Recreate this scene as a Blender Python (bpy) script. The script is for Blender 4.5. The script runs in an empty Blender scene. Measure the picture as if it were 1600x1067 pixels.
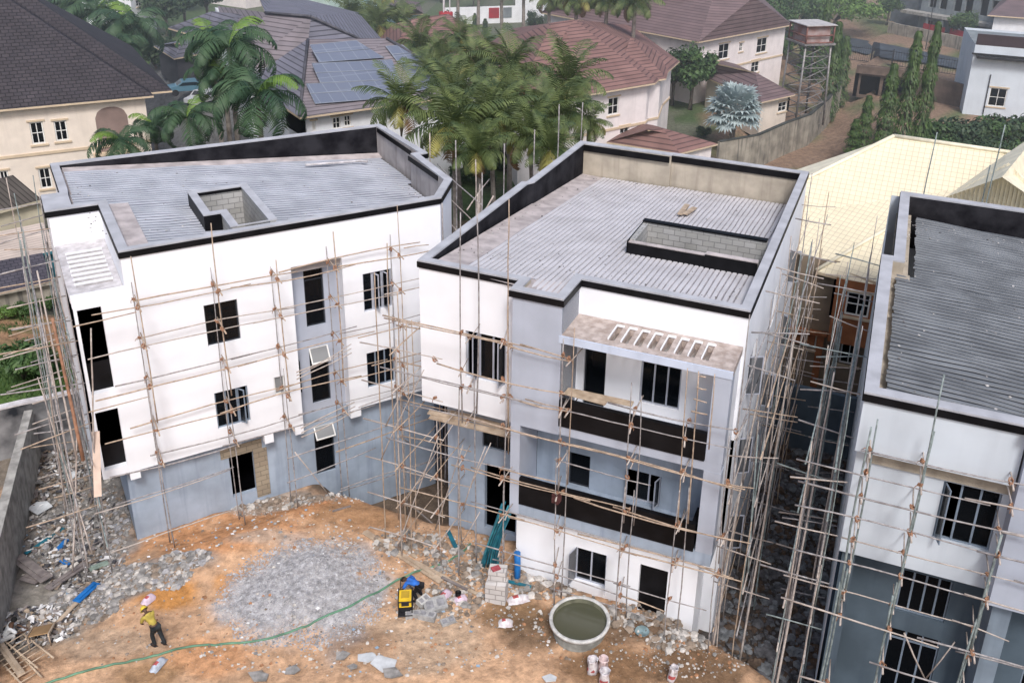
import bpy, math, random
import numpy as np
from mathutils import Vector, Matrix
random.seed(7)
RAD = math.radians
scn = bpy.context.scene
COL = scn.collection
# ---------------------------------------------------------------- camera model
F_PX, PPX, PPY, CAM_H = 1441.6, 896.4, 340.9, 24.7
PITCH, ROLL = RAD(21.367), RAD(-2.330)
def _cam():
    cp, sp = math.cos(PITCH), math.sin(PITCH)
    f = np.array([0, cp, -sp]); x = np.array([1., 0, 0]); d = np.cross(f, x)
    c, s = math.cos(ROLL), math.sin(ROLL)
    return np.array([c*x+s*d, -s*x+c*d, f])
CM = _cam()
AL, AM = RAD(33.2), RAD(-19.3)          # directions of the left and the other two buildings
def ray(u, v): return CM.T @ np.array([(u-PPX)/F_PX, (v-PPY)/F_PX, 1.0])
def at(u, v, z):
    d = ray(u, v); t = (z-CAM_H)/d[2]
    return np.array([d[0]*t, d[1]*t, z])
def onplane(u, v, p0, n):
    d = ray(u, v); t = (np.dot(n, p0) - n[2]*CAM_H)/np.dot(n, d)
    return np.array([0, 0, CAM_H]) + d*t
def w2f(p, a):
    c, s = math.cos(a), math.sin(a)
    return (p[0]*c+p[1]*s, -p[0]*s+p[1]*c, p[2] if len(p) > 2 else 0)
def f2w(p, a):
    c, s = math.cos(a), math.sin(a)
    return (p[0]*c-p[1]*s, p[0]*s+p[1]*c, p[2] if len(p) > 2 else 0)
# ---------------------------------------------------------------- materials
MATS = {}
def mat(name, col, rough=.8, var=.15, scale=2.0, streak=0.0, bump=0.0, bscale=30, metal=0.0, col2=None, spec=.3, dirt=None, trans=0):
    if name in MATS: return MATS[name]
    m = bpy.data.materials.new(name); m.use_nodes = True
    nt = m.node_tree; N = nt.nodes; Lk = nt.links
    b = N['Principled BSDF']; b.inputs['Roughness'].default_value = rough; b.inputs['Metallic'].default_value = metal
    b.inputs['Specular IOR Level'].default_value = spec
    tc = N.new('ShaderNodeTexCoord')
    n1 = N.new('ShaderNodeTexNoise'); n1.inputs['Scale'].default_value = scale; n1.inputs['Detail'].default_value = 5
    Lk.new(tc.outputs['Object'], n1.inputs['Vector'])
    mx = N.new('ShaderNodeMix'); mx.data_type = 'RGBA'
    c = np.array(col); c2 = np.array(col2) if col2 is not None else c*(1-2*var)
    mr = N.new('ShaderNodeMapRange'); mr.inputs[1].default_value = .35; mr.inputs[2].default_value = .65
    Lk.new(n1.outputs['Fac'], mr.inputs[0]); Lk.new(mr.outputs[0], mx.inputs[0])
    ca = np.clip(c*(1+var*.4), 0, 1) if col2 is None else c
    mx.inputs[6].default_value = (*ca, 1); mx.inputs[7].default_value = (*np.clip(c2, 0, 1), 1)
    out = mx.outputs[2]
    if streak > 0:
        mp = N.new('ShaderNodeMapping'); mp.inputs['Scale'].default_value = (2.2, 2.2, .16)
        Lk.new(tc.outputs['Object'], mp.inputs['Vector'])
        n2 = N.new('ShaderNodeTexNoise'); n2.inputs['Scale'].default_value = 1.6; n2.inputs['Detail'].default_value = 6
        Lk.new(mp.outputs[0], n2.inputs['Vector'])
        r2 = N.new('ShaderNodeMapRange'); r2.inputs[1].default_value = .52; r2.inputs[2].default_value = .75; r2.inputs[4].default_value = streak
        Lk.new(n2.outputs['Fac'], r2.inputs[0])
        m2 = N.new('ShaderNodeMix'); m2.data_type = 'RGBA'; Lk.new(r2.outputs[0], m2.inputs[0]); Lk.new(out, m2.inputs[6])
        m2.inputs[7].default_value = (*(dirt if dirt is not None else c*.35), 1); out = m2.outputs[2]
    Lk.new(out, b.inputs['Base Color'])
    if bump > 0:
        n3 = N.new('ShaderNodeTexNoise'); n3.inputs['Scale'].default_value = bscale; n3.inputs['Detail'].default_value = 4
        Lk.new(tc.outputs['Object'], n3.inputs['Vector'])
        bp = N.new('ShaderNodeBump'); bp.inputs['Strength'].default_value = bump; bp.inputs['Distance'].default_value = .05
        Lk.new(n3.outputs['Fac'], bp.inputs['Height']); Lk.new(bp.outputs[0], b.inputs['Normal'])
    MATS[name] = m
    return m
def tilemat(name, c1, c2, mortar, w, h, msize=.02, offset=.5, rough=.7, bump=.6, rnd=.5):
    """courses of tiles, blocks or shingles laid in the UV metres of each face"""
    m = bpy.data.materials.new(name); m.use_nodes = True
    nt = m.node_tree; N = nt.nodes; Lk = nt.links; b = N['Principled BSDF']; b.inputs['Roughness'].default_value = rough
    b.inputs['Specular IOR Level'].default_value = .25
    uv = N.new('ShaderNodeUVMap'); uv.uv_map = 'UV'
    nz = N.new('ShaderNodeTexNoise'); nz.inputs['Scale'].default_value = .6; nz.inputs['Detail'].default_value = 6; Lk.new(uv.outputs[0], nz.inputs['Vector'])
    br = N.new('ShaderNodeTexBrick'); br.offset = offset; br.inputs['Scale'].default_value = 1
    br.inputs['Brick Width'].default_value = w; br.inputs['Row Height'].default_value = h; br.inputs['Mortar Size'].default_value = msize
    br.inputs['Mortar Smooth'].default_value = .3; br.inputs['Bias'].default_value = 0
    br.inputs['Color1'].default_value = (*c1, 1); br.inputs['Color2'].default_value = (*c2, 1); br.inputs['Mortar'].default_value = (*mortar, 1)
    Lk.new(uv.outputs[0], br.inputs['Vector'])
    mx = N.new('ShaderNodeMix'); mx.data_type = 'RGBA'; mx.blend_type = 'MULTIPLY'; mx.inputs[0].default_value = rnd
    mr = N.new('ShaderNodeMapRange'); mr.inputs[1].default_value = .3; mr.inputs[2].default_value = .7; mr.inputs[3].default_value = .55; mr.inputs[4].default_value = 1.15
    Lk.new(nz.outputs['Fac'], mr.inputs[0]); cb = N.new('ShaderNodeCombineColor')
    for i in range(3): Lk.new(mr.outputs[0], cb.inputs[i])
    Lk.new(br.outputs['Color'], mx.inputs[6]); Lk.new(cb.outputs[0], mx.inputs[7]); Lk.new(mx.outputs[2], b.inputs['Base Color'])
    bp = N.new('ShaderNodeBump'); bp.inputs['Strength'].default_value = bump; bp.inputs['Distance'].default_value = .03; bp.invert = True
    Lk.new(br.outputs['Fac'], bp.inputs['Height']); Lk.new(bp.outputs[0], b.inputs['Normal'])
    MATS[name] = m
    return m
def glassmat(name, col, rough=.08, a=.75):
    m = bpy.data.materials.new(name); m.use_nodes = True; b = m.node_tree.nodes['Principled BSDF']
    b.inputs['Base Color'].default_value = (*col, 1); b.inputs['Roughness'].default_value = rough; b.inputs['Alpha'].default_value = a; b.inputs['Specular IOR Level'].default_value = .3
    MATS[name] = m
    return m
# ---------------------------------------------------------------- mesh builder (coordinates in a rotated frame)
class MB:
    def __init__(s): s.v = []; s.f = []; s.mi = []; s.smooth = []
    def face(s, pts, mi=0, sm=False):
        k = len(s.v); s.v.extend([tuple(map(float, p)) for p in pts]); s.f.append(tuple(range(k, k+len(pts)))); s.mi.append(mi); s.smooth.append(sm)
    def raw(s, vs, fs, mi=0, sm=False):
        k = len(s.v); s.v.extend([tuple(map(float, p)) for p in vs])
        for f in fs: s.f.append(tuple(i+k for i in f)); s.mi.append(mi); s.smooth.append(sm)
    def box(s, x0, x1, y0, y1, z0, z1, mi=0):
        vs = [(x, y, z) for z in (z0, z1) for y in (y0, y1) for x in (x0, x1)]
        s.raw(vs, [(0, 2, 3, 1), (4, 5, 7, 6), (0, 1, 5, 4), (2, 6, 7, 3), (0, 4, 6, 2), (1, 3, 7, 5)], mi)
    def obox(s, c, size, rot=None, mi=0):
        """oriented box, centre c, full size, 3x3 rotation"""
        h = [q/2 for q in size]; R_ = rot if rot is not None else Matrix.Identity(3)
        vs = [tuple(Vector(c) + R_ @ Vector((sx*h[0], sy*h[1], sz*h[2]))) for sz in (-1, 1) for sy in (-1, 1) for sx in (-1, 1)]
        s.raw(vs, [(0, 2, 3, 1), (4, 5, 7, 6), (0, 1, 5, 4), (2, 6, 7, 3), (0, 4, 6, 2), (1, 3, 7, 5)], mi)
    def prism(s, poly, z0, z1, mi=0, top=True, bottom=True, tmi=None):
        """extruded plan outline; poly counter-clockwise"""
        n = len(poly)
        a = sum(poly[i][0]*poly[(i+1) % n][1]-poly[(i+1) % n][0]*poly[i][1] for i in range(n))
        if a < 0: poly = poly[::-1]
        lo = [(p[0], p[1], z0) for p in poly]; hi = [(p[0], p[1], z1) for p in poly]
        for i in range(n):
            j = (i+1) % n; s.face([lo[i], lo[j], hi[j], hi[i]], mi)
        if top: s.face(hi, mi if tmi is None else tmi)
        if bottom: s.face(lo[::-1], mi)
    def ring(s, outer, inner, z0, z1, mi=0, faces='oit', omi=None, imi=None, tmi=None):
        n = len(outer)
        for i in range(n):
            j = (i+1) % n; a, b, c, d = outer[i], outer[j], inner[j], inner[i]
            if 'o' in faces: s.face([(*a, z0), (*b, z0), (*b, z1), (*a, z1)], mi if omi is None else omi)
            if 'i' in faces: s.face([(*c, z0), (*d, z0), (*d, z1), (*c, z1)], mi if imi is None else imi)
            if 't' in faces: s.face([(*a, z1), (*b, z1), (*c, z1), (*d, z1)], mi if tmi is None else tmi)
            if 'b' in faces: s.face([(*a, z0), (*d, z0), (*c, z0), (*b, z0)], mi)
    def wall(s, O, ux, n, W, z0, z1, holes=(), depth=.2, mi=0, rmi=None):
        """wall skin from O along unit ux, outward normal n, with holes (x0,x1,z0,z1) and their reveals"""
        O = np.array(O[:2], float); ux = np.array(ux, float); n = np.array(n, float)
        xs = sorted({0.0, W, *[h[0] for h in holes], *[h[1] for h in holes]}); zs = sorted({z0, z1, *[h[2] for h in holes], *[h[3] for h in holes]})
        P = lambda x, z, d=0: (*(O+ux*x-n*d), z)
        flip = (ux[0]*n[1]-ux[1]*n[0]) > 0
        def q(a, b, c, d, m): s.face([a, b, c, d] if not flip else [d, c, b, a], m)
        for i in range(len(xs)-1):
            for j in range(len(zs)-1):
                cx, cz = (xs[i]+xs[i+1])/2, (zs[j]+zs[j+1])/2
                if any(h[0] < cx < h[1] and h[2] < cz < h[3] for h in holes): continue
                q(P(xs[i], zs[j]), P(xs[i+1], zs[j]), P(xs[i+1], zs[j+1]), P(xs[i], zs[j+1]), mi)
        r = mi if rmi is None else rmi
        for (a, b, c, d) in [h[:4] for h in holes]:
            q(P(a, c), P(a, c, depth), P(b, c, depth), P(b, c), r); q(P(a, d, depth), P(a, d), P(b, d), P(b, d, depth), r)
            q(P(a, c), P(a, d), P(a, d, depth), P(a, c, depth), r); q(P(b, c, depth), P(b, d, depth), P(b, d), P(b, c), r)
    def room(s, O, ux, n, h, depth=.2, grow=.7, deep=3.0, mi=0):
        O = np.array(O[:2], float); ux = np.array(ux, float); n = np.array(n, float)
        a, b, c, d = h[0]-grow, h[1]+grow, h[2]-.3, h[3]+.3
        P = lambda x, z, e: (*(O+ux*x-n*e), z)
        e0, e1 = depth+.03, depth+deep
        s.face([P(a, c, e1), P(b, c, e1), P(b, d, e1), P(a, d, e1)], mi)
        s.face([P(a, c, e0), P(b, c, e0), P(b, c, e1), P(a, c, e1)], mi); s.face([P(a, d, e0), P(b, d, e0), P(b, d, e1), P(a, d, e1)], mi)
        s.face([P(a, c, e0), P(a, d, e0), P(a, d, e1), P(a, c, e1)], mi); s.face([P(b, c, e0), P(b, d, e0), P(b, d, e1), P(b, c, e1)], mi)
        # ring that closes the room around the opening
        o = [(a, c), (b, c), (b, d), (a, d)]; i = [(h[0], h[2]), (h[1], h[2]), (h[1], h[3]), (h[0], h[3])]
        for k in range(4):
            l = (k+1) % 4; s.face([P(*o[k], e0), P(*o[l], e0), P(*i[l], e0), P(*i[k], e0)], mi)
    def tube(s, pts, r, n=6, mi=0, cap=True, r1=None, sm=True):
        pts = [Vector(p) for p in pts]; m = len(pts); k = len(s.v); up = Vector((0, 0, 1))
        for i, p in enumerate(pts):
            t = (pts[min(i+1, m-1)]-pts[max(i-1, 0)]);
            if t.length < 1e-9: t = Vector((0, 0, 1))
            t.normalize(); a = t.cross(up)
            if a.length < .05: a = t.cross(Vector((1, 0, 0)))
            a.normalize(); b = t.cross(a)
            rr = r[i] if isinstance(r, (list, tuple)) else (r if r1 is None else r+(r1-r)*i/(m-1))
            for j in range(n):
                q = 2*math.pi*j/n; s.v.append(tuple(p+(a*math.cos(q)+b*math.sin(q))*rr))
        for i in range(m-1):
            for j in range(n):
                l = (j+1) % n; s.f.append((k+i*n+j, k+i*n+l, k+(i+1)*n+l, k+(i+1)*n+j)); s.mi.append(mi); s.smooth.append(sm)
        if cap:
            s.f.append(tuple(k+j for j in range(n))[::-1]); s.mi.append(mi); s.smooth.append(False)
            s.f.append(tuple(k+(m-1)*n+j for j in range(n))); s.mi.append(mi); s.smooth.append(False)
    def lathe(s, c, prof, n=32, mi=0, sm=True, closed=False, mis=None):
        k = len(s.v); m = len(prof)
        for (r, z) in prof:
            for j in range(n):
                q = 2*math.pi*j/n; s.v.append((c[0]+r*math.cos(q), c[1]+r*math.sin(q), c[2]+z))
        for i in range(m-1):
            for j in range(n):
                l = (j+1) % n; s.f.append((k+i*n+j, k+i*n+l, k+(i+1)*n+l, k+(i+1)*n+j)); s.mi.append(mis[i] if mis else mi); s.smooth.append(sm)
    def stone(s, c, r, mi=0, flat=.7):
        """one irregular broken stone"""
        ph = random.random()*6.28; vs = []
        for lv, (rr, zz) in enumerate(((.85, -.55), (1.0, .1), (.55, .6))):
            for j in range(5):
                q = ph+lv*.5+j*1.2566; e = rr*random.uniform(.7, 1.2)*r
                vs.append((c[0]+e*math.cos(q), c[1]+e*math.sin(q), c[2]+zz*r*flat*random.uniform(.8, 1.2)))
        fs = [tuple(range(10, 15))]
        for lv in (0, 1):
            for j in range(5):
                l = (j+1) % 5; fs.append((lv*5+j, lv*5+l, lv*5+5+l, lv*5+5+j))
        s.raw(vs, fs, mi)
    def build(s, name, mats, parent=None, base=(0, 0, 0)):
        me = bpy.data.meshes.new(name)
        V = np.array(s.v, dtype=np.float64).reshape(-1, 3) - np.array(base, dtype=np.float64)
        me.from_pydata(V.tolist(), [], s.f)
        if not isinstance(mats, (list, tuple)): mats = [mats]
        for m in mats: me.materials.append(m)
        me.polygons.foreach_set('material_index', s.mi); me.polygons.foreach_set('use_smooth', s.smooth)
        uvl = me.uv_layers.new(name='UV'); me.update()
        nl = len(me.loops); vi = np.zeros(nl, dtype=np.int32); me.loops.foreach_get('vertex_index', vi)
        npz = len(me.polygons); nr = np.zeros(npz*3); me.polygons.foreach_get('normal', nr); nr = nr.reshape(-1, 3)
        tot = np.zeros(npz, dtype=np.int32); me.polygons.foreach_get('loop_total', tot)
        fn = np.repeat(nr, tot, axis=0); P = V[vi]
        u = np.stack([-fn[:, 1], fn[:, 0], np.zeros(nl)], 1); ln = np.linalg.norm(u, axis=1)
        fl = ln < .02; u[fl] = (1, 0, 0); ln[fl] = 1; u /= ln[:, None]
        v_ = np.cross(fn, u); UV = np.stack([(P*u).sum(1), (P*v_).sum(1)], 1)
        uvl.data.foreach_set('uv', UV.astype(np.float32).ravel())
        o = bpy.data.objects.new(name, me); COL.objects.link(o)
        if parent is not None: o.parent = parent
        return o
class Rooms:
    def __init__(s): s.ms = []
    @property
    def f(s): return s.ms
    def room(s, *a, **k): m = MB(); m.room(*a, **k); s.ms.append(m)
class Thing:
    """an Empty at the thing's base, in a frame rotated by a; parts are given in frame coordinates"""
    def __init__(s, name, label, cat, base=(0, 0, 0), a=0.0, group=None):
        o = bpy.data.objects.new(name, None); COL.objects.link(o); o.empty_display_size = .2
        o.location = f2w(base, a); o.rotation_euler = (0, 0, a); o['label'] = label; o['category'] = cat
        if group: o['group'] = group
        s.o = o; s.base = base; s.a = a
    def part(s, name, mb, mats, parent=None, label=None):
        if isinstance(mb, Rooms):
            for m in mb.ms: m.build(name, mats, parent or s.o, s.base)
            return None
        o = mb.build(name, mats, parent or s.o, s.base)
        if label: o['label'] = label
        return o
def single(name, mb, mats, label, cat, base, a=0.0, group=None):
    o = mb.build(name, mats, None, base); o.location = f2w(base, a); o.rotation_euler = (0, 0, a)
    o['label'] = label; o['category'] = cat
    if group: o['group'] = group
    return o
def tag(o, label, cat, group=None):
    o['label'] = label; o['category'] = cat
    if group: o['group'] = group
def copy_tree(o, loc=None, rz=None, sc=None, label=None, group=None):
    r = o.copy(); COL.objects.link(r)
    if loc is not None: r.location = loc
    if rz is not None: r.rotation_euler = (0, 0, rz)
    if sc is not None: r.scale = (sc, sc, sc) if not isinstance(sc, tuple) else sc
    if label: r['label'] = label
    if group: r['group'] = group
    for ch in list(o.children):
        c = ch.copy(); COL.objects.link(c); c.parent = r
        for g in ch.children:
            d = g.copy(); COL.objects.link(d); d.parent = c
    return r
def U(a, b): return random.uniform(a, b)
def sstep(x, a, b):
    t = min(1, max(0, (x-a)/(b-a))); return t*t*(3-2*t)
# ---------------------------------------------------------------- the materials used
white = mat('white_paint', (.85, .87, .92), .75, .02, .8, streak=.05, dirt=(.62, .62, .65), bump=.05)
white2 = mat('white_paint_dimmed', (.60, .66, .73), .75, .05, .6, streak=.22, dirt=(.42, .46, .52), bump=.05)  # dimmer light on the right building is put into this greyer white
lilac = mat('lilac_grey_paint', (.44, .48, .57), .8, .06, .7, streak=.15, dirt=(.3, .33, .4), bump=.05)
bluegrey = mat('blue_grey_paint', (.36, .43, .53), .8, .12, .8, streak=.5, dirt=(.17, .21, .29), bump=.08)
bluedark = mat('dark_blue_grey', (.095, .13, .165), .8, .12, .8, streak=.4, dirt=(.04, .06, .09), bump=.08)
coping_m = mat('cement_coping', (.44, .45, .49), .85, .10, 1.2, bump=.12, bscale=14)
black_m = mat('black_granite_paint', (.004, .004, .005), .5, .3, 1.5, col2=(.009, .009, .011), spec=.15)
tarpblk = mat('bitumen_black', (.008, .008, .011), .8, .3, 1.2, col2=(.03, .03, .036), bump=.2, spec=.1)
render_c = mat('cement_render', (.45, .40, .33), .9, .12, 1.3, streak=.5, dirt=(.20, .17, .14), bump=.2)
render_l = mat('grey_cement_render', (.44, .41, .41), .9, .12, 1.3, streak=.5, dirt=(.19, .16, .16), bump=.2)
rough_c = mat('rough_concrete', (.52, .45, .42), .95, .2, 3.5, col2=(.33, .27, .24), bump=.8, bscale=9)
rough_w = mat('rough_pale_concrete', (.62, .60, .62), .95, .2, 3.5, col2=(.44, .42, .43), bump=.8, bscale=9)
concrete = mat('concrete', (.38, .37, .35), .9, .2, 2.5, streak=.4, dirt=(.12, .12, .11), bump=.3)
stained = mat('stained_concrete', (.34, .31, .26), .9, .2, 1.0, streak=.95, dirt=(.06, .06, .06), bump=.3)
blackwall = mat('blackened_concrete', (.26, .26, .27), .9, .2, .8, col2=(.015, .018, .024), bump=.3)
blocks = tilemat('sandcrete_blocks', (.42, .42, .42), (.36, .36, .35), (.24, .24, .24), .45, .23, .015)
blocksb = tilemat('brown_blocks', (.34, .29, .22), (.30, .25, .19), (.2, .17, .13), .45, .23, .015)
room_m = mat('interior_shade', (.003, .003, .004), .95, .2, 1, spec=0)  # darkness of the rooms is put into this near-black colour
alu = mat('window_aluminium', (.46, .49, .57), .45, .05, 4, metal=.1)
alub = mat('window_blue_frame', (.24, .30, .38), .45, .05, 4, metal=.1)
alud = mat('window_dark_frame', (.03, .035, .045), .5, .1, 4)
whitefr = mat('window_white_frame', (.78, .78, .76), .5, .03, 4)
glass = glassmat('dark_glass', (.006, .008, .011), .12, .7)
glassg = glassmat('dusty_glass', (.26, .27, .28), .3, .9)
def sheetmat(name, col, col2, rough, metal=.0):
    return mat(name, col, rough, .2, .9, col2=col2, metal=metal, streak=0, bump=.1, bscale=4, spec=.25)
sheetL = sheetmat('roof_sheet_blue', (.45, .47, .53), (.34, .36, .41), .6); grooveL = mat('groove_shade_blue', (.07, .075, .10), .8, .2, 2)  # groove colours are darker copies of the sheets, carrying the rib shading
sheetM = sheetmat('roof_sheet_pale', (.58, .57, .60), (.48, .47, .49), .6); grooveM = mat('groove_shade_pale', (.30, .285, .30), .8, .2, 2)
sheetR = sheetmat('roof_sheet_dark', (.20, .215, .235), (.13, .14, .155), .65); grooveR = mat('groove_shade_dark', (.02, .022, .026), .8, .2, 2)
pole_a = mat('bamboo_tan', (.50, .39, .30), .7, .3, 6, col2=(.30, .225, .17))
pole_b = mat('bamboo_grey', (.39, .37, .37), .7, .3, 6, col2=(.21, .19, .19))
pole_c = mat('bamboo_greenish', (.28, .33, .33), .7, .3, 6, col2=(.14, .17, .17))
pole_d = mat('bamboo_pale', (.50, .44, .40), .7, .2, 6, col2=(.33, .28, .25))
rope_m = mat('lashing_rope', (.40, .22, .14), .9, .3, 20)
plank = mat('plank_wood', (.52, .42, .32), .8, .25, 3, col2=(.34, .26, .19), bump=.2)
plankw = mat('plank_weathered', (.26, .23, .22), .85, .25, 3, col2=(.15, .13, .13), bump=.2)
shingle = tilemat('dark_shingles', (.060, .052, .060), (.045, .040, .048), (.02, .018, .022), .5, .32, .035)
tile_g = tilemat('grey_roof_tiles', (.20, .20, .25), (.17, .17, .21), (.07, .07, .09), 30, .42, .05, 0)
tile_gb = tilemat('grey_brown_roof_tiles', (.24, .21, .23), (.20, .18, .20), (.10, .09, .10), 30, .42, .05, 0)
tile_r = tilemat('red_brown_roof_tiles', (.25, .145, .13), (.21, .12, .11), (.10, .06, .06), 30, .46, .06, 0)
tile_b = tilemat('brown_roof_tiles', (.19, .135, .14), (.16, .115, .12), (.085, .06, .065), 30, .46, .06, 0)
tile_c = tilemat('cream_roof_tiles', (.80, .72, .54), (.77, .69, .51), (.58, .51, .38), .30, .30, .018, 0, bump=.5, rnd=.15)
cream_m = mat('cream_metal', (.80, .74, .58), .5, .08, 2)
cream_w = mat('cream_wall', (.80, .71, .62), .8, .05, 1, streak=.12)
pink_w = mat('pale_wall', (.82, .76, .76), .8, .05, 1, streak=.12)
white_w = mat('white_wall', (.80, .82, .86), .8, .05, 1, streak=.12)
trim_w = mat('cream_trim', (.62, .50, .36), .7, .05, 2)
taupe = mat('taupe_wall', (.25, .20, .15), .85, .1, 1, streak=.3)
orange_w = mat('terracotta_wall', (.33, .13, .06), .8, .15, 1, streak=.2)
greyconc = mat('bare_grey_concrete', (.22, .25, .27), .9, .15, .8, streak=.4)
panel_m = tilemat('solar_cells', (.16, .185, .25), (.145, .17, .235), (.22, .25, .31), 1.0, 1.7, .04, 0, rough=.5, bump=0, rnd=.1)
panel_f = mat('panel_frame', (.26, .29, .35), .5, .05, 2)
steel = mat('galvanised_steel', (.28, .27, .27), .5, .15, 3, metal=.3)
rust = mat('rusty_steel', (.26, .12, .10), .8, .3, 2, col2=(.14, .07, .06))
iron = mat('black_iron', (.02, .02, .024), .6, .1, 2)
asphalt = mat('asphalt', (.055, .07, .09), .85, .2, .8, bump=.2)
def leafmat(name, c1, c2, scale=.9):
    m = mat(name, c1, .55, .3, scale, col2=c2, spec=.35)
    nt = m.node_tree; b = nt.nodes['Principled BSDF']; out = nt.nodes['Material Output']
    tr = nt.nodes.new('ShaderNodeBsdfTranslucent'); ad = nt.nodes.new('ShaderNodeMixShader'); ad.inputs[0].default_value = .22
    src = b.inputs['Base Color'].links[0].from_socket
    nt.links.new(src, tr.inputs[0]); nt.links.new(b.outputs[0], ad.inputs[1]); nt.links.new(tr.outputs[0], ad.inputs[2]); nt.links.new(ad.outputs[0], out.inputs['Surface'])
    return m
coco_m = leafmat('coconut_frond', (.17, .215, .075), (.05, .085, .038))
coco_y = leafmat('yellowing_frond', (.40, .37, .11), (.22, .22, .08))
royal_m = leafmat('royal_palm_frond', (.075, .135, .065), (.03, .07, .04))
royal_n = leafmat('new_palm_frond', (.20, .32, .05), (.10, .19, .05))
silver_m = leafmat('silver_fan_leaf', (.46, .54, .55), (.30, .38, .39))
leaf_d = leafmat('dark_leaves', (.065, .105, .045), (.03, .06, .035), 2)
leaf_m = leafmat('mid_leaves', (.09, .16, .05), (.04, .085, .03), 2)
leaf_l = leafmat('bright_leaves', (.16, .27, .06), (.08, .15, .04), 2)
leaf_c = leafmat('column_tree_leaves', (.085, .15, .035), (.035, .07, .02), 2)
dryleaf = leafmat('dry_frond', (.30, .19, .10), (.2, .13, .08))
bark = mat('bark', (.20, .17, .14), .9, .25, 4, col2=(.11, .09, .08), bump=.4)
palmbark = mat('palm_bark', (.30, .27, .24), .9, .2, 3, col2=(.18, .155, .14), bump=.3)
teal_m = mat('teal_pipe', (.02, .17, .24), .4, .2, 3)
blue_m = mat('blue_plastic', (.02, .17, .50), .4, .15, 3)
green_h = mat('green_hose', (.12, .26, .17), .5, .2, 2)
bag_m = mat('cement_bag', (.68, .68, .70), .8, .12, 6, col2=(.45, .40, .43))
bagred = mat('bag_red_print', (.45, .10, .10), .8, .2, 8)
paper = mat('pale_sheet', (.62, .65, .68), .7, .12, 3)
# ---------------------------------------------------------------- the ground
def hsh(i, j): 
    n = (i*374761393+j*668265263) & 0xffffffff; n = ((n ^ (n >> 13))*1274126177) & 0xffffffff
    return ((n ^ (n >> 16)) & 0xffff)/65535
def vnoise(x, y):
    i, j = math.floor(x), math.floor(y); a, b = x-i, y-j; a = a*a*(3-2*a); b = b*b*(3-2*b)
    return (hsh(i, j)*(1-a)+hsh(i+1, j)*a)*(1-b)+(hsh(i, j+1)*(1-a)+hsh(i+1, j+1)*a)*b
def fbm(x, y, o=4):
    s = 0; a = .5
    for k in range(o): s += a*(vnoise(x, y)-.5); x *= 2.03; y *= 2.03; a *= .5
    return s
EP1, EP2 = at(1078, 985, 0)[:2], at(1212, 1064, 0)[:2]       # edge of the yard above the alley
ED = (EP2-EP1)/np.linalg.norm(EP2-EP1); EN = np.array([-ED[1], ED[0]])
CP1, CP2 = at(525, 779, 0)[:2], at(690, 826, 0)[:2]          # crest in front of the pit between the buildings
CD = (CP2-CP1)/np.linalg.norm(CP2-CP1); CN = np.array([-CD[1], CD[0]])
GRAV = at(478, 925, 0)
def gz(x, y, fine=True):
    z = 0.0
    if fine and y < 60: z += .16*fbm(x*.5, y*.5)+.07*fbm(x*2.1+9, y*2.1)
    xl, yl, _ = w2f((x, y), AL); xm, ym, _ = w2f((x, y), AM)
    d = (x-EP1[0])*EN[0]+(y-EP1[1])*EN[1]
    if x > 4: z -= 1.5*sstep(d, -.1, .9)*sstep(xm, -4.5, -4.0)*(1-sstep(y, 52, 60))
    dc = (x-CP1[0])*CN[0]+(y-CP1[1])*CN[1]
    if xl > 8.3 and xl < 17: z -= 2.6*sstep(dc, .1, 1.7)*sstep(xl, 8.6, 10.6)*(1-sstep(xm, -14.3, -13.6))
    # heap of orange soil along the left building
    if -6 < xl < 14: z += .42*math.exp(-((yl-29.6)/1.2)**2)*math.exp(-((xl-5.5)/3.2)**2)-.5*sstep(yl, 30.3, 32.2)*sstep(xl, -1, 1)*(1-sstep(xl, 8.6, 10))
    if y < 37: z -= .55*sstep(-xl, -2.2, .3)*sstep(yl, 26.0, 29.5)
    g = math.hypot((x-GRAV[0])/2.5, (y-GRAV[1])/2.3)
    if g < 1.25: z += .95*(1-sstep(g, .0, 1.2))*(.8+.8*fbm(x*.9+2, y*.9))
    if y < 30 and fine: z += .05*sstep(vnoise(x*.8+3.3*vnoise(x*.5, y*.5), y*2.2), .5, .8)-.045*sstep(vnoise(x*3.1, y*2.7), .62, .85)
    if 2.0 < xl < 14.5 and yl > 32.95: z -= 1.3*sstep(yl, 32.95, 33.2)
    if (-10.4 < xm < -3.8 and ym > 25.15) or (-13.9 < xm <= -10.4 and ym > 26.5): z -= 1.3
    if xl < 1.3 and y < 36: z += .25*fbm(x*1.3, y*1.3)
    if y > 60: z += 2.0*sstep(y, 100, 140)*sstep(x, 25, 45)
    return z
ZONES = []   # (u, v, radius across, radius away, colour, strength)
def zone(u, v, rx, ry, c, s=1.0): p = at(u, v, 0); ZONES.append((p[0], p[1], rx, ry, c, s))
OR1, OR2, TAN, WET, GREYR, PALE = (.56, .29, .145), (.55, .35, .22), (.51, .37, .26), (.16, .105, .065), (.25, .235, .22), (.46, .37, .30)
zone(330, 840, 3.2, 1.5, OR1); zone(470, 790, 3.5, 1.0, OR1); zone(262, 925, 1.5, .8, (.50, .24, .08)); zone(370, 915, 1.0, .6, (.50, .24, .08), .8); zone(400, 850, 1.6, .5, PALE, .7); zone(150, 1000, 2.5, .8, TAN, .8)
zone(330, 1030, 1.5, .8, OR1, .8); zone(640, 860, 1.8, 1.3, OR2); zone(560, 810, 2, 1, (.38, .22, .12))
zone(640, 1000, 3, 1.6, TAN, .9); zone(500, 1030, 2.5, 1.2, OR2, .7); zone(800, 960, 1.4, .8, (.24, .15, .085)); zone(830, 990, 1.2, .9, WET, .8)
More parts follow.
